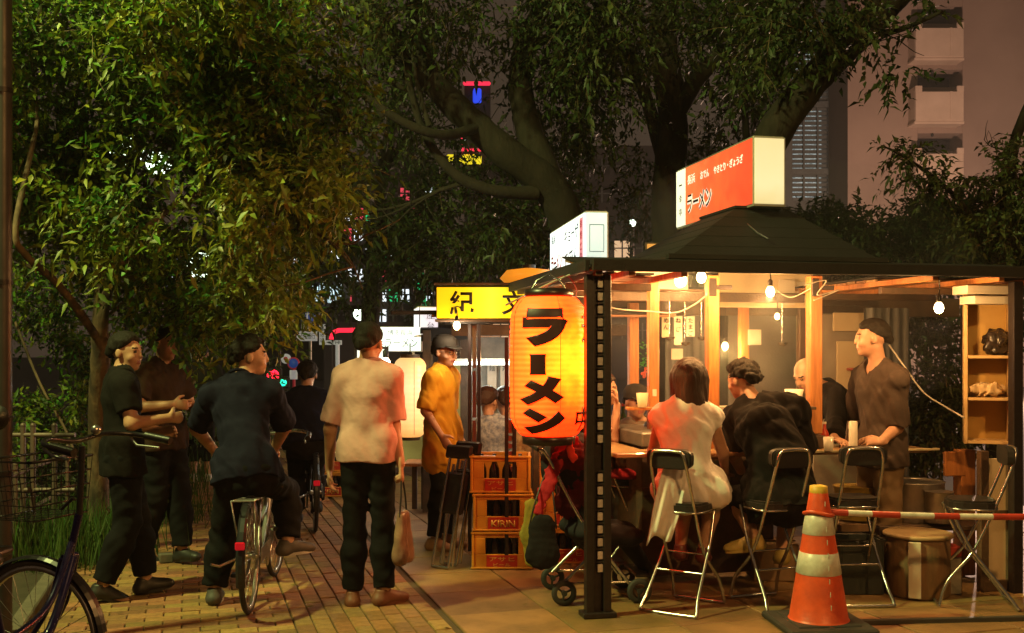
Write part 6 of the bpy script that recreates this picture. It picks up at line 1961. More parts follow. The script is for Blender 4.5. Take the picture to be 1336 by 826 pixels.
# yellow sign
YS = thing('lightbox_sign', 'long yellow lit sign with black brush characters over the second stall', 'sign', P(628, 416, 8.25)); oy = Vector(YS.location)
wy, hy = 118 / F * 8.25, 42 / F * 8.25
YF = emis('yellow_sign_face', [(0, (.85, .50, .005)), (.35, (.90, .74, .008)), (.62, (1.0, .95, .05)), (.8, (.92, .78, .01)), (1, (.88, .7, .01))], 1., 0, (-.35, .35), .12)
b = MB(); b.box((0, 0, hy / 2), (wy - .01, .012, hy - .01), .002); yf = b.build('face', YF, YS)
b = MB(); b.box((0, .09, hy / 2), (wy, .16, hy), .006); b.build('casing', WOODD, YS)
b = MB(); b.box((0, .09, hy + .02), (wy + .04, .20, .02), .003); b.box((0, .09, -.012), (wy + .02, .18, .02), .003); b.build('trim', WOODD, YS)
text_on('紀', 'lettering', (-wy * .216, -.0075, hy * .50), (1, 0, 0), (0, 0, 1), .185, BT, yf, .004, .185)
text_on('文', 'lettering', (wy * .36, -.0075, hy * .50), (1, 0, 0), (0, 0, 1), .185, BT, yf, .004, .185)
YO = thing('paper_lantern', 'round orange lit lantern top just above the yellow sign', 'lantern', P(690, 372, 9.6))
b = MB(); b.lathe([(.05, -.02), (.20, .0), (.26, .06), (.20, .13), (.05, .15)], (0, 0, 0), 24); b.build('paper', emis('orange_paper', [(0, (.8, .25, .015))], .9), YO); b = MB(); b.lathe([(.06, .15), (.06, .18)], (0, 0, 0), 16); b.build('ring', BLK, YO)
b = MB(); b.lathe([(.05, -.18), (.20, -.16), (.26, -.10), (.20, -.03), (.05, -.02)], (0, 0, 0), 24); b.build('shade', WOODR, YO)
OP = thing('glowing_board', 'small orange lit panel peeping above the canopy left of the hipped roof', 'panel', P(857, 334, 9.4))
b = MB(); b.box((0, 0, .05), (.17, .03, .11), .004); b.build('face', emis('orange_panel', [(0, (.55, .24, .05))], 1.), OP)
b = MB(); b.box((0, .03, .05), (.20, .03, .14), .004); b.box((0, .03, -.12), (.04, .03, .24), .004); b.build('frame', WOODD, OP)

# ------------------------------------------------------------------ third stall
S3 = thing('food_stall', 'third food stall behind the man in the pale t-shirt with a pale paper lantern', 'food stall', (XF(530, 12.5), 12.5, 0)); o3 = Vector(S3.location)
def A3(fn, name, m, par=None):
    b = MB(); fn(b); return b.build(name, m, par or S3)
P3 = lambda px, py, Y: P(px, py, Y) - o3
for (px, Y) in ((557, 10.4), (606, 10.6), (560, 11.9)):
    a = P3(px, 440, Y); A3(lambda b: b.box((a.x, a.y, .88), (.08, .06, 1.76), .004), 'post', WOODD)
A3(lambda b: b.beam(P3(552, 441, 10.4), P3(610, 438, 10.4), .04, .07, .003), 'fascia', ROOFD)
a = P3(552, 441, 10.4); c = P3(556, 441, 12.0)
A3(lambda b: b.beam(a, c, .04, .07, .003), 'fascia', ROOFD)
me3 = MB().box((0, 0, 0), (.75, .075, .016), .003).mesh('board', WOODR)
for i in range(20):
    t_ = i / 20; A = P3(553, 441, 10.45).lerp(P3(558, 441, 11.9), t_); add_obj('board', me3, S3, (A.x + .37, A.y, 1.70 + .005 * i))
A3(lambda b: b.prism([P3(548, 441, 10.38) + Vector((0, 0, .04)), P3(625, 441, 10.38) + Vector((0, 0, .04)), P3(628, 441, 12.0) + Vector((0, 0, .10)), P3(553, 441, 12.0) + Vector((0, 0, .10))], (0, 0, .05)), 'roof', ROOFD)
A3(lambda b: b.box((P3(560, 605, 10.6).x, 10.75 - o3.y, H - (606 - HY) / F * 10.6), (.50, .45, .03), .004), 'counter', WOOD)
for px in (541, 553, 592): A3(lambda b: b.box((P3(px, 0, 10.6).x, 10.6 - o3.y, .21), (.05, .05, .42), .003), 'counter_leg', WOODD)
A3(lambda b: b.box((P3(500, 0, 13).x + .35, 13.5 - o3.y, .75), (1.2, .04, 1.3), .004), 'back_board', CREAM)
A3(lambda b: b.box((P3(500, 0, 13).x + .15, 12.4 - o3.y, .8), (.8, .3, .03), .004), 'counter', CT)
LN2 = thing('paper_lantern', 'tall pale cream paper lantern glowing left of the man in yellow', 'lantern', P(535, 570, 10.2)); hz2 = 103 / F * 10.2; r2 = 21 / F * 10.2
prf = []
for i in range(61):
    t_ = i / 60; e_ = min(t_, 1 - t_); prf.append((r2 * (1 - max(0, (.10 - e_) / .10) ** 2 * .35) - .003 * (1 - abs(math.sin(math.pi * t_ * 15))), t_ * hz2))
b = MB(); b.lathe(prf, (0, 0, 0), 32, closed_ends=False); b.build('paper', emis('cream_paper', [(0, (.95, .42, .10)), (.3, (1.1, .72, .30)), (.65, (1.15, .85, .42)), (1, (1.0, .62, .22))], 1., 2, (0, .75), .15), LN2)
b = MB(); b.lathe([(r2 * .6, -.03), (r2 * .65, .005)], (0, 0, 0), 20); b.lathe([(r2 * .6, hz2 - .004), (r2 * .65, hz2 + .035)], (0, 0, 0), 20); b.tube([(0, 0, hz2 + .03), (0, 0, hz2 + .14)], .006, 5); b.build('ring', WOODD, LN2)
b = MB(); b.tube([(math.sin(.35) * (r2 + .001), -math.cos(.35) * (r2 + .001), .03), (math.sin(.35) * (r2 + .001), -math.cos(.35) * (r2 + .001), hz2 - .03)], .002, 4); b.build('seam', WOODD, LN2)
bulb(503, 475, 11.2, 'bright bare bulb left of the pale lantern', 26, .055, (1, .75, .42), .2, 16)
SN3 = thing('lightbox_sign', 'wide white lit sign with blue grey lettering beyond the man in the pale t-shirt', 'sign', P(512, 458, 13.2)); w3, h3 = 74 / F * 13.2, 31 / F * 13.2
b = MB(); b.box((0, 0, h3 / 2), (w3, .015, h3), .002); s3 = b.build('face', emis('sign_three', [(0, (.75, .95, .95)), (.6, (1.2, 1.25, 1.2)), (1, (.7, .95, .85))], 1.15, 0, (-.35, .35), .1), SN3)
b = MB(); b.box((0, .08, h3 / 2), (w3 + .02, .14, h3 + .02), .004); b.box((-.25, .08, -.14), (.03, .03, .28)); b.box((.25, .08, -.14), (.03, .03, .28)); b.build('casing', ALUF, SN3)
GB = mat('grey_blue_lettering', (.12, .18, .22), .5)
text_on('おでん 博多長浜', 'lettering', (-.03, -.009, h3 * .77), (1, 0, 0), (0, 0, 1), .075, GB, s3, 0, .55); text_on('長浜ラーメン', 'lettering', (0, -.009, h3 * .34), (1, 0, 0), (0, 0, 1), .12, GB, s3, 0, .62)
SN4 = thing('lightbox_sign', 'short white lit sign box next to the left end of the yellow sign', 'sign', P(558, 437, 10.9), rd(9)); w4, h4 = .20, .28
b = MB(); b.box((-w4 / 2 + .006, .30, h4 / 2), (.012, .60, h4), .002); b.build('side_face', emis('sign_four', [(0, (.8, .85, .88))], 1.15), SN4)
b = MB(); b.box((.012, -.006, h4 / 2), (w4 - .02, .012, h4), .002); s4 = b.build('end_face', emis('sign_four_end', [(0, (.95, .82, .85))], 1.05), SN4)
b = MB(); b.box((0, .3, h4 + .006), (w4, .62, .012), .002); b.box((0, .3, -.006), (w4, .62, .012), .002); b.box((w4 / 2 + .004, .3, h4 / 2), (.01, .6, h4), .002); b.box((0, .05, -.05), (.03, .03, .09)); b.build('casing', WPNT, SN4)
for i, ch in enumerate('屋台'): text_on(ch, 'lettering', (.03, -.013, .20 - .11 * i), (1, 0, 0), (0, 0, 1), .08, GB, s4)
LW = thing('glowing_board', 'pair of white lit panels below the wide white sign', 'panel', P(484, 474, 12.9))
for dx in (-.09, .09):
    b = MB(); b.box((dx, 0, .07), (.15, .02, .20), .003); b.build('panel', emis('white_panel', [(0, (.9, .95, .85))], 1.1), LW)
b = MB(); b.box((0, .02, .07), (.42, .02, .26), .003); b.box((0, .03, -.5), (.03, .03, 1.0), .002); b.build('frame', STEEL, LW)

# ------------------------------------------------------------------ road signs and signals down the street
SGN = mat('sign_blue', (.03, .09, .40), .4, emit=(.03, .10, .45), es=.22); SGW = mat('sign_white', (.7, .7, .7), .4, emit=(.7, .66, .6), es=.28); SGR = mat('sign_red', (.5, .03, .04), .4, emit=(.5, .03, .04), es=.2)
rp_ = thing('road_sign', 'blue round arrow sign over white plates on a post down the street', 'road sign', (XF(398, 34), 34, 0)); oo = Vector(rp_.location)
def R_(px, py): return P(px, py, 34) - oo
b = MB(); b.tube([(.15, .1, 0), (.15, .1, R_(400, 395).z)], .05, 8); b.build('post', ALUF, rp_)
disc = lambda c, r, m, nm, par: MB().lathe([(.001, -.02), (r, -.02), (r, .02), (.001, .02)], c, 24, 0, Matrix.Rotation(math.pi / 2, 3, 'X')).build(nm, m, par)
dd = disc(R_(401, 412), .25, SGN, 'disc', rp_)
b = MB(); c0 = R_(401, 412) + Vector((0, -.025, 0)); b.box(c0, (.05, .01, .3)); b.tube([c0 + Vector((-.14, 0, -.02)), c0 + Vector((-.1, 0, .06)), c0 + Vector((.1, 0, .06)), c0 + Vector((.14, 0, -.02))], .02, 4); b.build('arrow', SGW, dd)
def plate(x0, y0, x1, y1, par, orig, Y, txt=None, tm=None, m=SGW):
    a, c = P(x0, y0, Y) - orig, P(x1, y1, Y) - orig
    b = MB(); b.box(((a.x + c.x) / 2, 0, (a.z + c.z) / 2), (c.x - a.x, .03, a.z - c.z), .005); o = b.build('plate', m, par)
    if txt: text_on(txt, 'lettering', ((a.x + c.x) / 2, -.017, (a.z + c.z) / 2), (1, 0, 0), (0, 0, 1), (a.z - c.z) * .6, tm or BT, o, 0, (c.x - a.x) * .8)
plate(393, 423, 411, 429, rp_, oo, 34, '8-20'); plate(387, 432, 414, 445, rp_, oo, 34, '一方通行')
rq = thing('road_sign', 'tall white vertical name plate with an arm on a pale post down the street', 'road sign', (XF(440, 30), 30, 0)); oq = Vector(rq.location)
b = MB(); b.tube([(0, .05, 0), (0, .05, P(440, 447, 30).z), P(424, 447, 30) - oq + Vector((0, .05, 0))], .06, 8); b.build('post', SGW, rq)
plate(416.5, 423, 424.5, 450, rq, oq, 30); plate(426, 444, 446, 450, rq, oq, 30, '天神')
a = P(420.5, 436, 30) - oq
for i, ch in enumerate('渡辺通'): text_on(ch, 'lettering', (a.x, -.02, a.z + .15 - .16 * i), (1, 0, 0), (0, 0, 1), .12, BT, rq)
rs = thing('road_sign', 'small round no parking sign with a pale plate beside the red signal', 'road sign', (XF(383, 26), 26, 0)); os2 = Vector(rs.location)
b = MB(); b.tube([(0, .05, 0), (0, .05, P(383, 466, 26).z)], .035, 8); b.build('post', SGR, rs)
disc(P(383, 474, 26) - os2, .15, SGR, 'disc', rs); disc(P(383, 474, 26) - os2 + Vector((0, -.02, 0)), .115, SGN, 'face', rs); plate(378, 483, 388, 495, rs, os2, 26)
disc(P(373, 468, 26) - os2, .12, SGW, 'disc', rs); disc(P(373, 468, 26) - os2 + Vector((0, -.02, 0)), .05, SGR, 'face', rs)
ts = thing('traffic_signal', 'red and green signal lights glowing beside the cyclist\'s shoulder', 'traffic signal', (XF(362, 24), 24, 0)); ot = Vector(ts.location)
b = MB(); b.tube([(0, .15, 0), (0, .15, 1.6)], .05, 8); a = P(357, 490, 24) - ot; c = P(370, 499, 24) - ot; b.box((a.x, .05, a.z), (.34, .2, .34), .03); b.box((c.x, .05, c.z), (.24, .2, .26), .03); b.build('housing', STEEL, ts)
disc(a + Vector((0, -.06, 0)), .13, emis('signal_red', [(0, (1, .01, .03))], 6), 'red_light', ts); disc(c + Vector((0, -.06, 0)), .08, emis('signal_green', [(0, (.02, .8, .5))], 2.), 'green_light', ts)
# lamps glimmering through the foliage at the left
def far_lamp(px, py, Y, r, label, c=(.8, 1., .75), es=5):
    p = P(px, py, Y); t_ = thing('street_lamp', label, 'street lamp', (p.x, Y, 0))
    b = MB(); b.lathe([(.10, 0), (.06, p.z - .1)], (0, .1, 0), 10); b.tube([(0, .1, p.z - .1), (0, 0, p.z)], .05, 6); b.build('post', STEEL, t_)
    b = MB(); b.ball((0, 0, p.z), r, 10); b.build('globe', emis('far_lamp_glow%d' % es, [(0, c)], es), t_)
far_lamp(165, 195, 22, .34, 'white lamp glimmering through the leaves, upper one at the left'); far_lamp(207, 213, 22.5, .26, 'white lamp glimmering through the leaves, right of the upper one')
far_lamp(262, 347, 24, .30, 'white lamp glimmering low through the left foliage'); far_lamp(470, 409, 38, .25, 'far white street lamp above the crossing'); far_lamp(825, 291, 30, .10, 'tiny white lamp seen between the big tree trunks'); far_lamp(478, 408, 40, .1, 'second tiny far street lamp above the crossing', es=4)
b = MB(); a, c = P(407, 370, 40), P(446, 398, 40); og = Vector(((a.x + c.x) / 2, 40, 0))
for k in range(4): b.box((-.45 + .3 * k, 0, (a.z + c.z) / 2 + .08 * (k % 2)), (.22, .2, (a.z - c.z) * .8), .02)
lw_ = thing('lit_window_bay', 'cool white lit window bay high beyond the crossing', 'window', og)
b.build('glass', emis('window_bay', [(0, (.55, .75, .8))], 1.1), lw_); b = MB(); b.box((0, .3, (a.z + c.z) / 2), (1.6, .3, a.z - c.z + .5), .02); b.box((0, .3, c.z / 2), (.3, .2, c.z)); b.build('frame', DK, lw_)
# plants: small string of red and green lights at the back of the near stall
fl = thing('hanging_flowers', 'bright green leaves and red lights hanging behind the first timber post', 'hanging decoration', P(837, 480, 10.5)); of = Vector(fl.location); rr = random.Random(4)
b = MB(); c_ = MB()
for k in range(90):
    p = Vector((rr.uniform(-.1, .1), rr.uniform(-.1, .1), rr.uniform(0, .24))); d = Vector((rr.uniform(-1, 1), rr.uniform(-1, 1), rr.uniform(-.6, .6))).normalized() * .04; s_ = Vector((-d.y, d.x, .01)) * .4
    b.quad(p, p + d * .5 + s_, p + d, p + d * .5 - s_)
for k in range(12): c_.ball((rr.uniform(-.1, .1), rr.uniform(-.1, .1), rr.uniform(-.10, .02)), .016, 5)
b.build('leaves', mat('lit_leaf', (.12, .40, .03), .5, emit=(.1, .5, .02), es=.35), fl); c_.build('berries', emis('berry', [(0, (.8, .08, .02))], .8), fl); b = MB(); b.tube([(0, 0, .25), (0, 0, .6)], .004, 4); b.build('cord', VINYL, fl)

# fallen leaves on the paving
rng_ = np.random.default_rng(3); n_ = 150
fx = rng_.uniform(-3.2, 1.2, n_); fy = rng_.uniform(5.6, 12, n_)
pos = np.stack([fx, fy, np.full(n_, .006)], 1); dr = np.stack([rng_.normal(size=n_), rng_.normal(size=n_), rng_.normal(size=n_) * .12], 1)
v_, f__ = leaf_arrays(pos, dr, rng_.uniform(.03, .065, n_), rng_.uniform(.012, .024, n_), rng_, .0); v_[:, 2] = np.abs(v_[:, 2]) * .6 + .003
tag(add_obj('fallen_leaves', tri_mesh('fallen_leaves', v_, f__, mat('dry_leaf', (.20, .12, .03), .7, c2=(.10, .09, .02), island=.4))), 'scattered small dry leaves on the brick pavement', 'leaves', kind='stuff')
# ------------------------------------------------------------------ the people
V = Vector
TB = cloth('trouser_black', (.007, .0065, .008)); NAVY = cloth('navy_cotton', (.008, .008, .022)); BLKC = cloth('black_cotton', (.008, .006, .006))
PALE = cloth('pink_lit_cotton', (.66, .38, .36)); WHT = cloth('white_linen', (.78, .74, .72)); YEL = cloth('yellow_cotton', (.62, .30, .02)); GRB = cloth('grey_brown_cotton', (.060, .042, .034))  # pale shirt: pink light on it is put into the cloth colour
SHB = mat('shoe_black', (.02, .018, .018), .5); SHBR = mat('shoe_brown', (.20, .07, .04), .5); SHW = mat('shoe_white', (.6, .58, .55), .5); SHY = mat('shoe_yellow', (.55, .42, .12), .5); SHT = mat('shoe_tan', (.45, .22, .10), .5)

# man in the pale t-shirt, seen from behind
J, f, r_, q = standing(XF(480, 6.58), 6.58, rd(-8), 1.72, .11)
J.update(eR=P(514, 556, 6.60), wR=P(523, 606, 6.52), eL=P(431, 560, 6.62), wL=P(430, 612, 6.72), hdR=(0.05, -.05, -1), hdL=(0, .1, -1), cuR=(1.4, 0, 0), cuL=(.6, 0, 0), nrR=(-1, 0, 0), nrL=(1, 0, 0), tdL=(-.15, 1, 0), tdR=(.75, .65, 0), aL=P(460, 772, 6.60), aR=P(501, 770, 6.58), kL=P(463, 692, 6.6), kR=P(500, 690, 6.6))
person('man in a pale t-shirt and black trousers standing with his back turned, holding a bag', J, f, (.28, .95, .02), dict(
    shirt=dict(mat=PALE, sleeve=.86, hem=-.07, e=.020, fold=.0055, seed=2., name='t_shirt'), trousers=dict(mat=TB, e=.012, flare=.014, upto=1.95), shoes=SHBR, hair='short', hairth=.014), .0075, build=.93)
tb_ = thing('tote_bag', 'dark and tan leather bag carried low by the man in the pale t-shirt', 'bag', P(526, 738, 6.50), rd(-15)); oo = V(tb_.location)
f_ = Field((-.11, -.14, -.02), (.12, .14, .42), .008); f_.cap((0, -.05, .06), (0, -.03, .30), .062, .035, .03, flat=((1, 0, 0), .8)); f_.cap((0, .05, .06), (0, .03, .30), .062, .035, .03, flat=((1, 0, 0), .8))
X, Y, Z = f_.grid(); f_.f += (.004 * vnoise(X, Y, Z, 40.)).astype(np.float32); f_.f = np.maximum(f_.f, (.012 - Z).astype(np.float32) + 0 * f_.f)
add_obj('body', f_.mesh('body', mat('tan_leather', (.34, .19, .13), .3, c2=(.10, .05, .04), scale=3.2, bump=.2), (0, 0, 0)), tb_)
b = MB(); b.tube(smooth_path([(0, -.06, .30), (0, -.035, .42), (-.008, 0, .54), (0, .035, .42), (0, .06, .30)], 5), .006, 7); b.build('handle', VINYL, tb_)

# cyclist in navy
person('cyclist in navy seen from behind looking right, one foot down', dict(
    pel=P(322, 610, 6.55), nk=P(312, 500, 6.78), hd=P(327, 465, 6.86), sL=P(277, 516, 6.72), sR=P(352, 513, 6.72), eL=P(257, 560, 6.90), wL=P(283, 592, 7.14), eR=P(372, 556, 6.92), wR=P(356, 590, 7.16),
    hdL=(.2, .9, -.1), hdR=(-.1, .9, -.1), cuL=(1.2, 0, 0), cuR=(1.2, 0, 0), nrL=(0, 0, -1), nrR=(0, 0, -1),
    hL=P(303, 622, 6.53), kL=P(291, 700, 6.62), aL=P(280, 768, 6.60), hR=P(341, 622, 6.55), kR=P(374, 640, 6.98), aR=P(376, 706, 6.86), tdL=(-.1, 1, 0), tdR=(.85, .5, .05)),
    (.08, 1, 0), (1, .28, .03), dict(shirt=dict(mat=NAVY, sleeve=.9, hem=-.10, e=.022, fold=.009, seed=4., collar=True), trousers=dict(mat=TB, e=.016, flare=.018, upto=1.93), shoes=mat('shoe_grey', (.08, .07, .065), .6), sole=SHW, hair='mop', hairth=.017), .0075, hs=1.03, build=1.02)
# farther cyclist
person('farther cyclist in dark blue riding away beyond the nearer cyclist', dict(
    pel=P(400, 572, 9.3), nk=P(398, 514, 9.5), hd=P(401, 489, 9.6), eL=P(374, 560, 9.55), wL=P(362, 580, 9.8), eR=P(424, 556, 9.55), wR=P(432, 578, 9.8), kL=P(387, 622, 9.65), aL=P(388, 668, 9.4), kR=P(412, 615, 9.65), aR=P(414, 655, 9.5), cuL=(1., 0, 0), cuR=(1., 0, 0)),
    (-.1, 1, 0), (-.15, 1, 0), dict(shirt=dict(mat=NAVY, sleeve=.8, hem=-.08, e=.02, fold=.008), trousers=dict(mat=BLKC), shoes=SHB, hair='short'), .012)

# walkers at the left
def walker(label, x, y, yaw, h, step, skin_arm, outfit, **k):
    J, f, r, q = standing(x, y, yaw, h, .07)
    J.update(kL=q(-.07, .10, .50), aL=q(-.05, .15, .10), kR=q(.08, .02, .49), aR=q(.06, -.13, .11), eR=q(.24, .02, 1.14), wR=q(.14, .26, 1.16), eL=q(-.24, .03, 1.13), wL=q(-.12, .25, 1.06), hdR=f * .8 - r * .4, hdL=f * .8 + r * .4, tdL=f + V((0, 0, .15)), tdR=f + V((0, 0, -.35)), cuR=(.8, 0, 0), cuL=(.8, 0, 0))
    return person(label, J, f, k.pop('hf', f), outfit, k.pop('res', .009), **k)
walker('walker in black at the left, forearms raised in front, nearest to the parked bicycle', XF(160, 6.75), 6.75, rd(-62), 1.66, 1, 1, dict(shirt=dict(mat=BLKC, sleeve=.7, hem=-.14, e=.018, fold=.006), trousers=dict(mat=TB, e=.02), shoes=SHB, hair='short'), hf=(.9, -.25, .0))
w2 = walker('second walker in a dark brown t-shirt with a small white chest print, behind the first', XF(212, 7.9), 7.9, rd(-120), 1.72, 1, 1, dict(shirt=dict(mat=cloth('brown_black_cotton', (.035, .020, .014)), sleeve=.75, hem=-.12, e=.018, fold=.006), trousers=dict(mat=TB, e=.02), shoes=SHB, hair='short'), hf=(.85, -.5, 0))
J, f, r_, q = standing(XF(262, 12.8), 12.8, rd(10), 1.64, .09)
person('distant walker in black with white shoes at the end of the brick pavement', J, f, f, dict(shirt=dict(mat=BLKC, sleeve=.8, hem=-.1, e=.02), trousers=dict(mat=TB, upto=1.6), shoes=SHW, hair='short'), .015)
tote = put('white carrier bag beside the distant walker', 'carrier_bag', 'bag', (XF(239, 12.6), 12.6, .62), lambda b: (b.box((0, 0, .12), (.06, .14, .26), .02), b.tube([(0, -.04, .25), (0, 0, .42), (0, .04, .25)], .006, 5)), WPNT)

# man in yellow
J, f, r_, q = standing(XF(578, 8.45), 8.45, rd(-118), 1.66, .10)
J.update(eL=q(-.23, -.08, 1.12), wL=q(-.22, .02, .90), eR=q(.23, -.02, 1.12), wR=q(.22, .12, .93))
person('man in a long orange yellow t-shirt, dark cap and glasses', J, f, (.72, -.68, -.05), dict(shirt=dict(mat=YEL, sleeve=.98, hem=-.34, e=.022, fold=.008, seed=3., lap=.5, name='t_shirt'), trousers=dict(mat=TB), shoes=SHT, hair='short', cap=mat('cap_cloth', (.014, .010, .007), .9), glasses=STEEL), .009, build=.86)
# customers of the second stall
for i, (px, col_, hx, lab) in enumerate(((637, cloth('plaid_blue', (.50, .55, .62), c2=(.18, .22, .34), sc_=30), .6, 'customer in a pale blue checked shirt sitting at the second stall, seen above the crates'), (658, cloth('floral_beige', (.55, .42, .26), c2=(.35, .18, .10), sc_=26), -.2, 'customer in a beige patterned top next to the one in the checked shirt'))):
    Y = 9.35 + .25 * i
    person(lab, dict(pel=P(px + 6, 612, Y), nk=P(px + 4, 549, Y), hd=P(px, 524, Y + .05), eL=P(px - 14, 592, Y + .1), wL=P(px + 6, 596, Y + .35), eR=P(px + 28, 590, Y + .1), wR=P(px + 20, 596, Y + .35), kL=P(px, 625, Y + .4), aL=P(px, 680, Y + .4), kR=P(px + 20, 625, Y + .4), aR=P(px + 20, 680, Y + .4)),
           (.3, 1, 0), (hx, 1, -.1), dict(shirt=dict(mat=col_, sleeve=.9, hem=-.08, e=.02), trousers=dict(mat=TB), shoes=SHB, hair='short', hairmat=BROWNHAIR, hairth=.02), .012, build=.85)
# customers at the left counter of the near stall
person('customer in a dark cap and grey shirt facing the viewer behind the stroller', dict(pel=P(836, 618, 8.35), nk=P(834, 553, 8.25), hd=P(830, 525, 8.2), eL=P(858, 592, 8.1), wL=P(842, 590, 7.95), eR=P(806, 592, 8.1), wR=P(824, 588, 7.95), kL=P(850, 632, 7.95), aL=P(850, 690, 8.0), kR=P(820, 632, 7.95), aR=P(820, 690, 8.0)),
       (.1, -1, 0), (.35, -1, -.1), dict(shirt=dict(mat=cloth('grey_brown_shirt', (.20, .16, .13)), sleeve=.9, hem=-.08, e=.02, fold=.010), trousers=dict(mat=KHAKI), shoes=SHB, hair='short', cap=mat('cap_dark', (.014, .010, .009), .9)), .010, build=.9)
person('customer half hidden by the perforated post with one forearm raised to the face', dict(pel=P(782, 612, 8.0), nk=P(782, 540, 8.0), hd=P(788, 508, 8.0), eR=P(801, 574, 7.75), wR=P(805, 528, 7.8), hdR=(-.1, .1, 1), nrR=(-1, 0, 0), cuR=(.9, 0, 0), eL=P(775, 585, 8.2), wL=P(795, 580, 8.3), kL=P(812, 625, 8.2), aL=P(812, 690, 8.2), kR=P(812, 630, 7.9), aR=P(812, 690, 7.9)),
       (1, -.1, 0), (.95, -.3, -.1), dict(shirt=dict(mat=cloth('pink_shirt', (.62, .40, .34)), sleeve=.75, hem=-.08, e=.018), trousers=dict(mat=cloth('grey_trousers', (.10, .09, .08))), shoes=SHB, hair='short', hairmat=BROWNHAIR), .010, build=.9)
drape('grey khaki rucksack on the lap level behind the red cushion', 'rucksack', 'bag', [P(815, 596, 7.7), P(835, 604, 7.72), P(838, 622, 7.7)], .07, .085, cloth('camo_cloth', (.30, .27, .17), c2=(.13, .11, .07), sc_=14), (0, 1, 0), .014, 8., flatf=.7)

# woman in white
wv_ = dict(pel=P(895, 633, 6.56), nk=P(893, 531, 6.62), hd=P(900, 499, 6.70), sL=P(863, 544, 6.64), sR=P(927, 545, 6.62), eL=P(852, 590, 6.86), wL=P(886, 592, 7.06), eR=P(943, 590, 6.76), wR=P(946, 616, 6.98), hdR=(.1, .6, -.6), cuR=(.7, 0, 0), hdL=(.5, .8, 0),
           hL=P(876, 640, 6.60), hR=P(914, 640, 6.58), kL=P(893, 648, 7.02), aL=P(888, 712, 6.92), kR=P(932, 650, 6.98), aR=P(918, 716, 6.92), tdL=(.2, 1, -.2), tdR=(.3, 1, -.2))
person('woman with shoulder length dark hair in a white sleeveless dress sitting on a stool', wv_, (.22, 1, 0), (.30, 1, -.05), dict(
    shirt=dict(mat=WHT, sleeve=0, e=.020, fold=.010, seed=5., lap=.78, name='dress', neck=.075,
               extra=[(P(893, 565, 6.60), P(895, 620, 6.56), .135, .155), (P(870, 640, 6.50), P(932, 642, 6.54), .095, .10), (P(925, 625, 6.62), P(938, 642, 6.66), .09, .085)], eflat=((0.2, 1, 0), .8)),
    shoes=mat('shoe_dark_red', (.14, .03, .025), .4), hair='long', hairmat=BROWNHAIR, hairth=.022,
    locks=[((0, -.05, .03), (.01, -.06, -.20), .092, .070), ((-.055, -.02, .01), (-.045, -.05, -.19), .055, .050), ((.055, -.02, .01), (.055, -.06, -.17), .055, .05), ((.03, -.07, -.1), (.07, -.085, -.20), .05, .03)]), .0075, female=True, hs=1.12)
wo = [o for o in bpy.data.objects if o.name.startswith('dress')][-1].parent
o0 = V(wo.location)
b = MB(); nu, nv = 22, 14; vs = []
for j in range(nv + 1):
    t_ = j / nv
    for i in range(nu + 1):
        s_ = i / nu
        px = (868 - 25 * t_ ** .8) + s_ * (32 + 4 * math.sin(t_ * 3)); py = 606 + t_ * (106 - 14 * s_ - 8 * math.sin(s_ * 5))
        Yd = 6.40 - .05 * math.sin(t_ * 1.5) + .016 * (math.sin(s_ * 9 + t_ * 2.5) + .6 * math.sin(s_ * 17 - t_ * 4 + 1)) * (.2 + t_ * .8) + .03 * s_
        vs.append(P(px, py, Yd) - o0)
fs = [(j * (nu + 1) + i, j * (nu + 1) + i + 1, (j + 1) * (nu + 1) + i + 1, (j + 1) * (nu + 1) + i) for j in range(nv) for i in range(nu)]
b._add(vs, fs, 0, True); sk = b.build('skirt_drape', WHT, wo)
m_s = sk.modifiers.new('s', 'SOLIDIFY'); m_s.thickness = .006
# hunched man in black
person('hunched man in black with dark curly hair leaning over the counter', dict(pel=P(1022, 645, 6.62), nk=P(986, 528, 6.90), hd=P(968, 496, 7.0), sL=P(962, 545, 6.94), sR=P(1035, 534, 6.86), eL=P(957, 592, 7.02), wL=P(966, 614, 7.2), eR=P(1050, 590, 7.0), wR=P(1028, 600, 7.22),
       hL=P(1000, 652, 6.64), kL=P(962, 650, 6.95), aL=P(982, 700, 6.66), hR=P(1042, 650, 6.62), kR=P(1030, 660, 7.05), aR=P(1020, 718, 6.95), tdL=(-1, .1, -.1), tdR=(.1, 1, -.2), hdL=(.3, .8, .1)),
       (-.28, 1, -.15), (-.6, .8, -.18), dict(shirt=dict(mat=BLKC, sleeve=.95, hem=-.12, e=.030, fold=.012, seed=6., neck=.07, name='t_shirt', extra=[(P(1000, 560, 6.72), P(1022, 600, 6.62), .17, .17)], eflat=((-.2, 1, .3), .62)), trousers=dict(mat=BLKC, upto=1.0, flare=.03, e=.022, name='shorts'), shoes=SHY, hair='mop', hairth=.022), .0075, build=1.04, hup=(-.1, .1, 1))
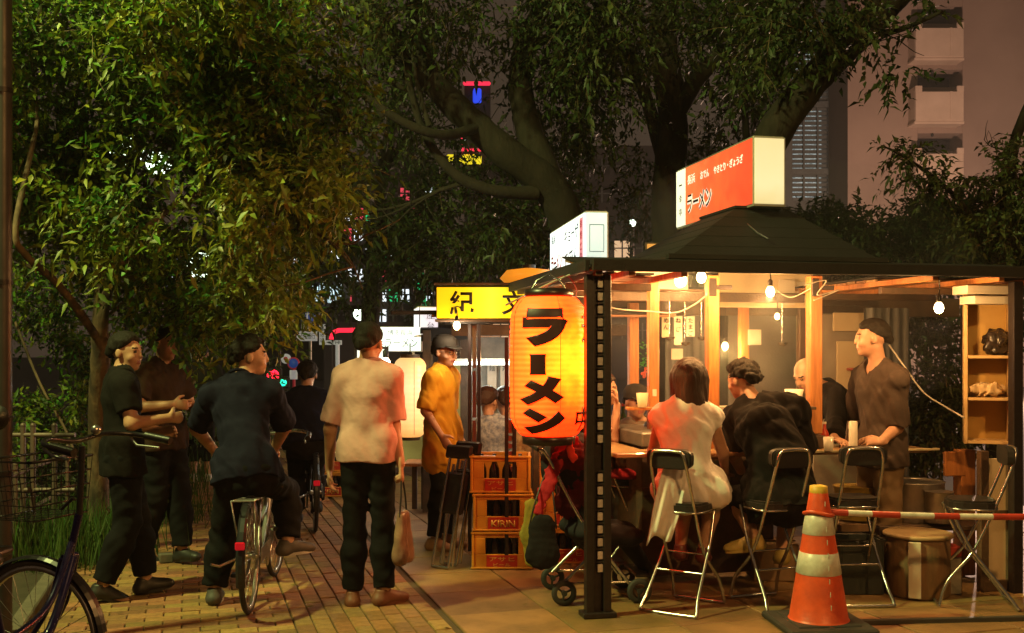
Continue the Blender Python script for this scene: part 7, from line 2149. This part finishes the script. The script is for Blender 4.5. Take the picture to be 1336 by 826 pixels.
# young man with a hand on his hip
person('young man in a grey brown t-shirt standing behind the counter, hand on hip, looking left', dict(pel=P(1150, 588, 7.25), nk=P(1146, 479, 7.25), hd=P(1137, 441, 7.22), sL=P(1168, 496, 7.10), sR=P(1126, 496, 7.42), eL=P(1170, 558, 7.12), wL=P(1150, 576, 6.98), hdL=(-.9, -.15, .05), nrL=(.1, .5, -.6), cuL=(.5, 0, 0), sgL=(-1, 0, 0), eR=P(1114, 545, 7.6), wR=P(1108, 572, 7.55),
       hL=P(1158, 592, 7.18), hR=P(1140, 592, 7.34), kL=P(1160, 670, 7.2), aL=P(1158, 745, 7.2), kR=P(1134, 668, 7.4), aR=P(1132, 740, 7.4), tdL=(-.9, -.4, 0), tdR=(-.9, -.3, 0)),
       (-.90, -.35, 0), (-.97, .18, -.02), dict(shirt=dict(mat=GRB, sleeve=.95, hem=-.10, e=.026, fold=.010, seed=7., neck=.074, nf=.035, name='t_shirt'), trousers=dict(mat=KHAKI, e=.02), shoes=SHB, hair='short', hairth=.012), .0075, hs=1.04)
# cook
person('bald cook in a black long sleeved shirt bending over the counter', dict(pel=P(1132, 575, 8.05), nk=P(1080, 510, 7.78), hd=P(1052, 489, 7.68), sL=P(1090, 520, 7.62), sR=P(1078, 512, 7.95), eL=P(1090, 552, 7.50), wL=P(1088, 572, 7.32), hdL=(.35, -.9, -.15), nrL=(0, 0, -1), cuL=(.35, 0, 0), eR=P(1058, 545, 7.9), wR=P(1050, 566, 7.7),
       kL=P(1130, 650, 8.0), aL=P(1130, 725, 8.0), kR=P(1145, 650, 8.2), aR=P(1145, 725, 8.2)),
       (-.75, -.25, -.45), (-.75, -.45, -.45), dict(shirt=dict(mat=BLKC, sleeve=1.85, hem=-.10, e=.024, fold=.010, seed=8.), trousers=dict(mat=TB), shoes=SHB, hair=None), .009)
# ------------------------------------------------------------------ cooking smoke and humid night air
hz = MB(); hz.box((10, 26, 6.4), (110, 62, 15.2))
hm_ = bpy.data.materials.new('haze'); hm_.use_nodes = True
nt = hm_.node_tree; nt.nodes.remove(nt.nodes['Principled BSDF'])
vp = nt.nodes.new('ShaderNodeVolumePrincipled'); vp.inputs['Color'].default_value = (.9, .9, .9, 1); vp.inputs['Density'].default_value = .0012; vp.inputs['Anisotropy'].default_value = .3
nt.links.new(vp.outputs[0], nt.nodes['Material Output'].inputs['Volume'])
tag(hz.build('haze', hm_), kind='stuff')

b = MB(); cc = SW(1.75, 1.35, 0); b.ball((cc.x, cc.y, 1.95), (1.55, 1.25, 1.05), 20)
sm = bpy.data.materials.new('steam'); sm.use_nodes = True
nt = sm.node_tree; nt.nodes.remove(nt.nodes['Principled BSDF'])
vp = nt.nodes.new('ShaderNodeVolumePrincipled'); vp.inputs['Color'].default_value = (.95, .95, .95, 1); vp.inputs['Density'].default_value = .050; vp.inputs['Anisotropy'].default_value = .55
nt.links.new(vp.outputs[0], nt.nodes['Material Output'].inputs['Volume'])
tag(b.build('cooking_steam', sm), 'thin warm steam hanging inside and above the nearest stall', 'steam', kind='stuff')
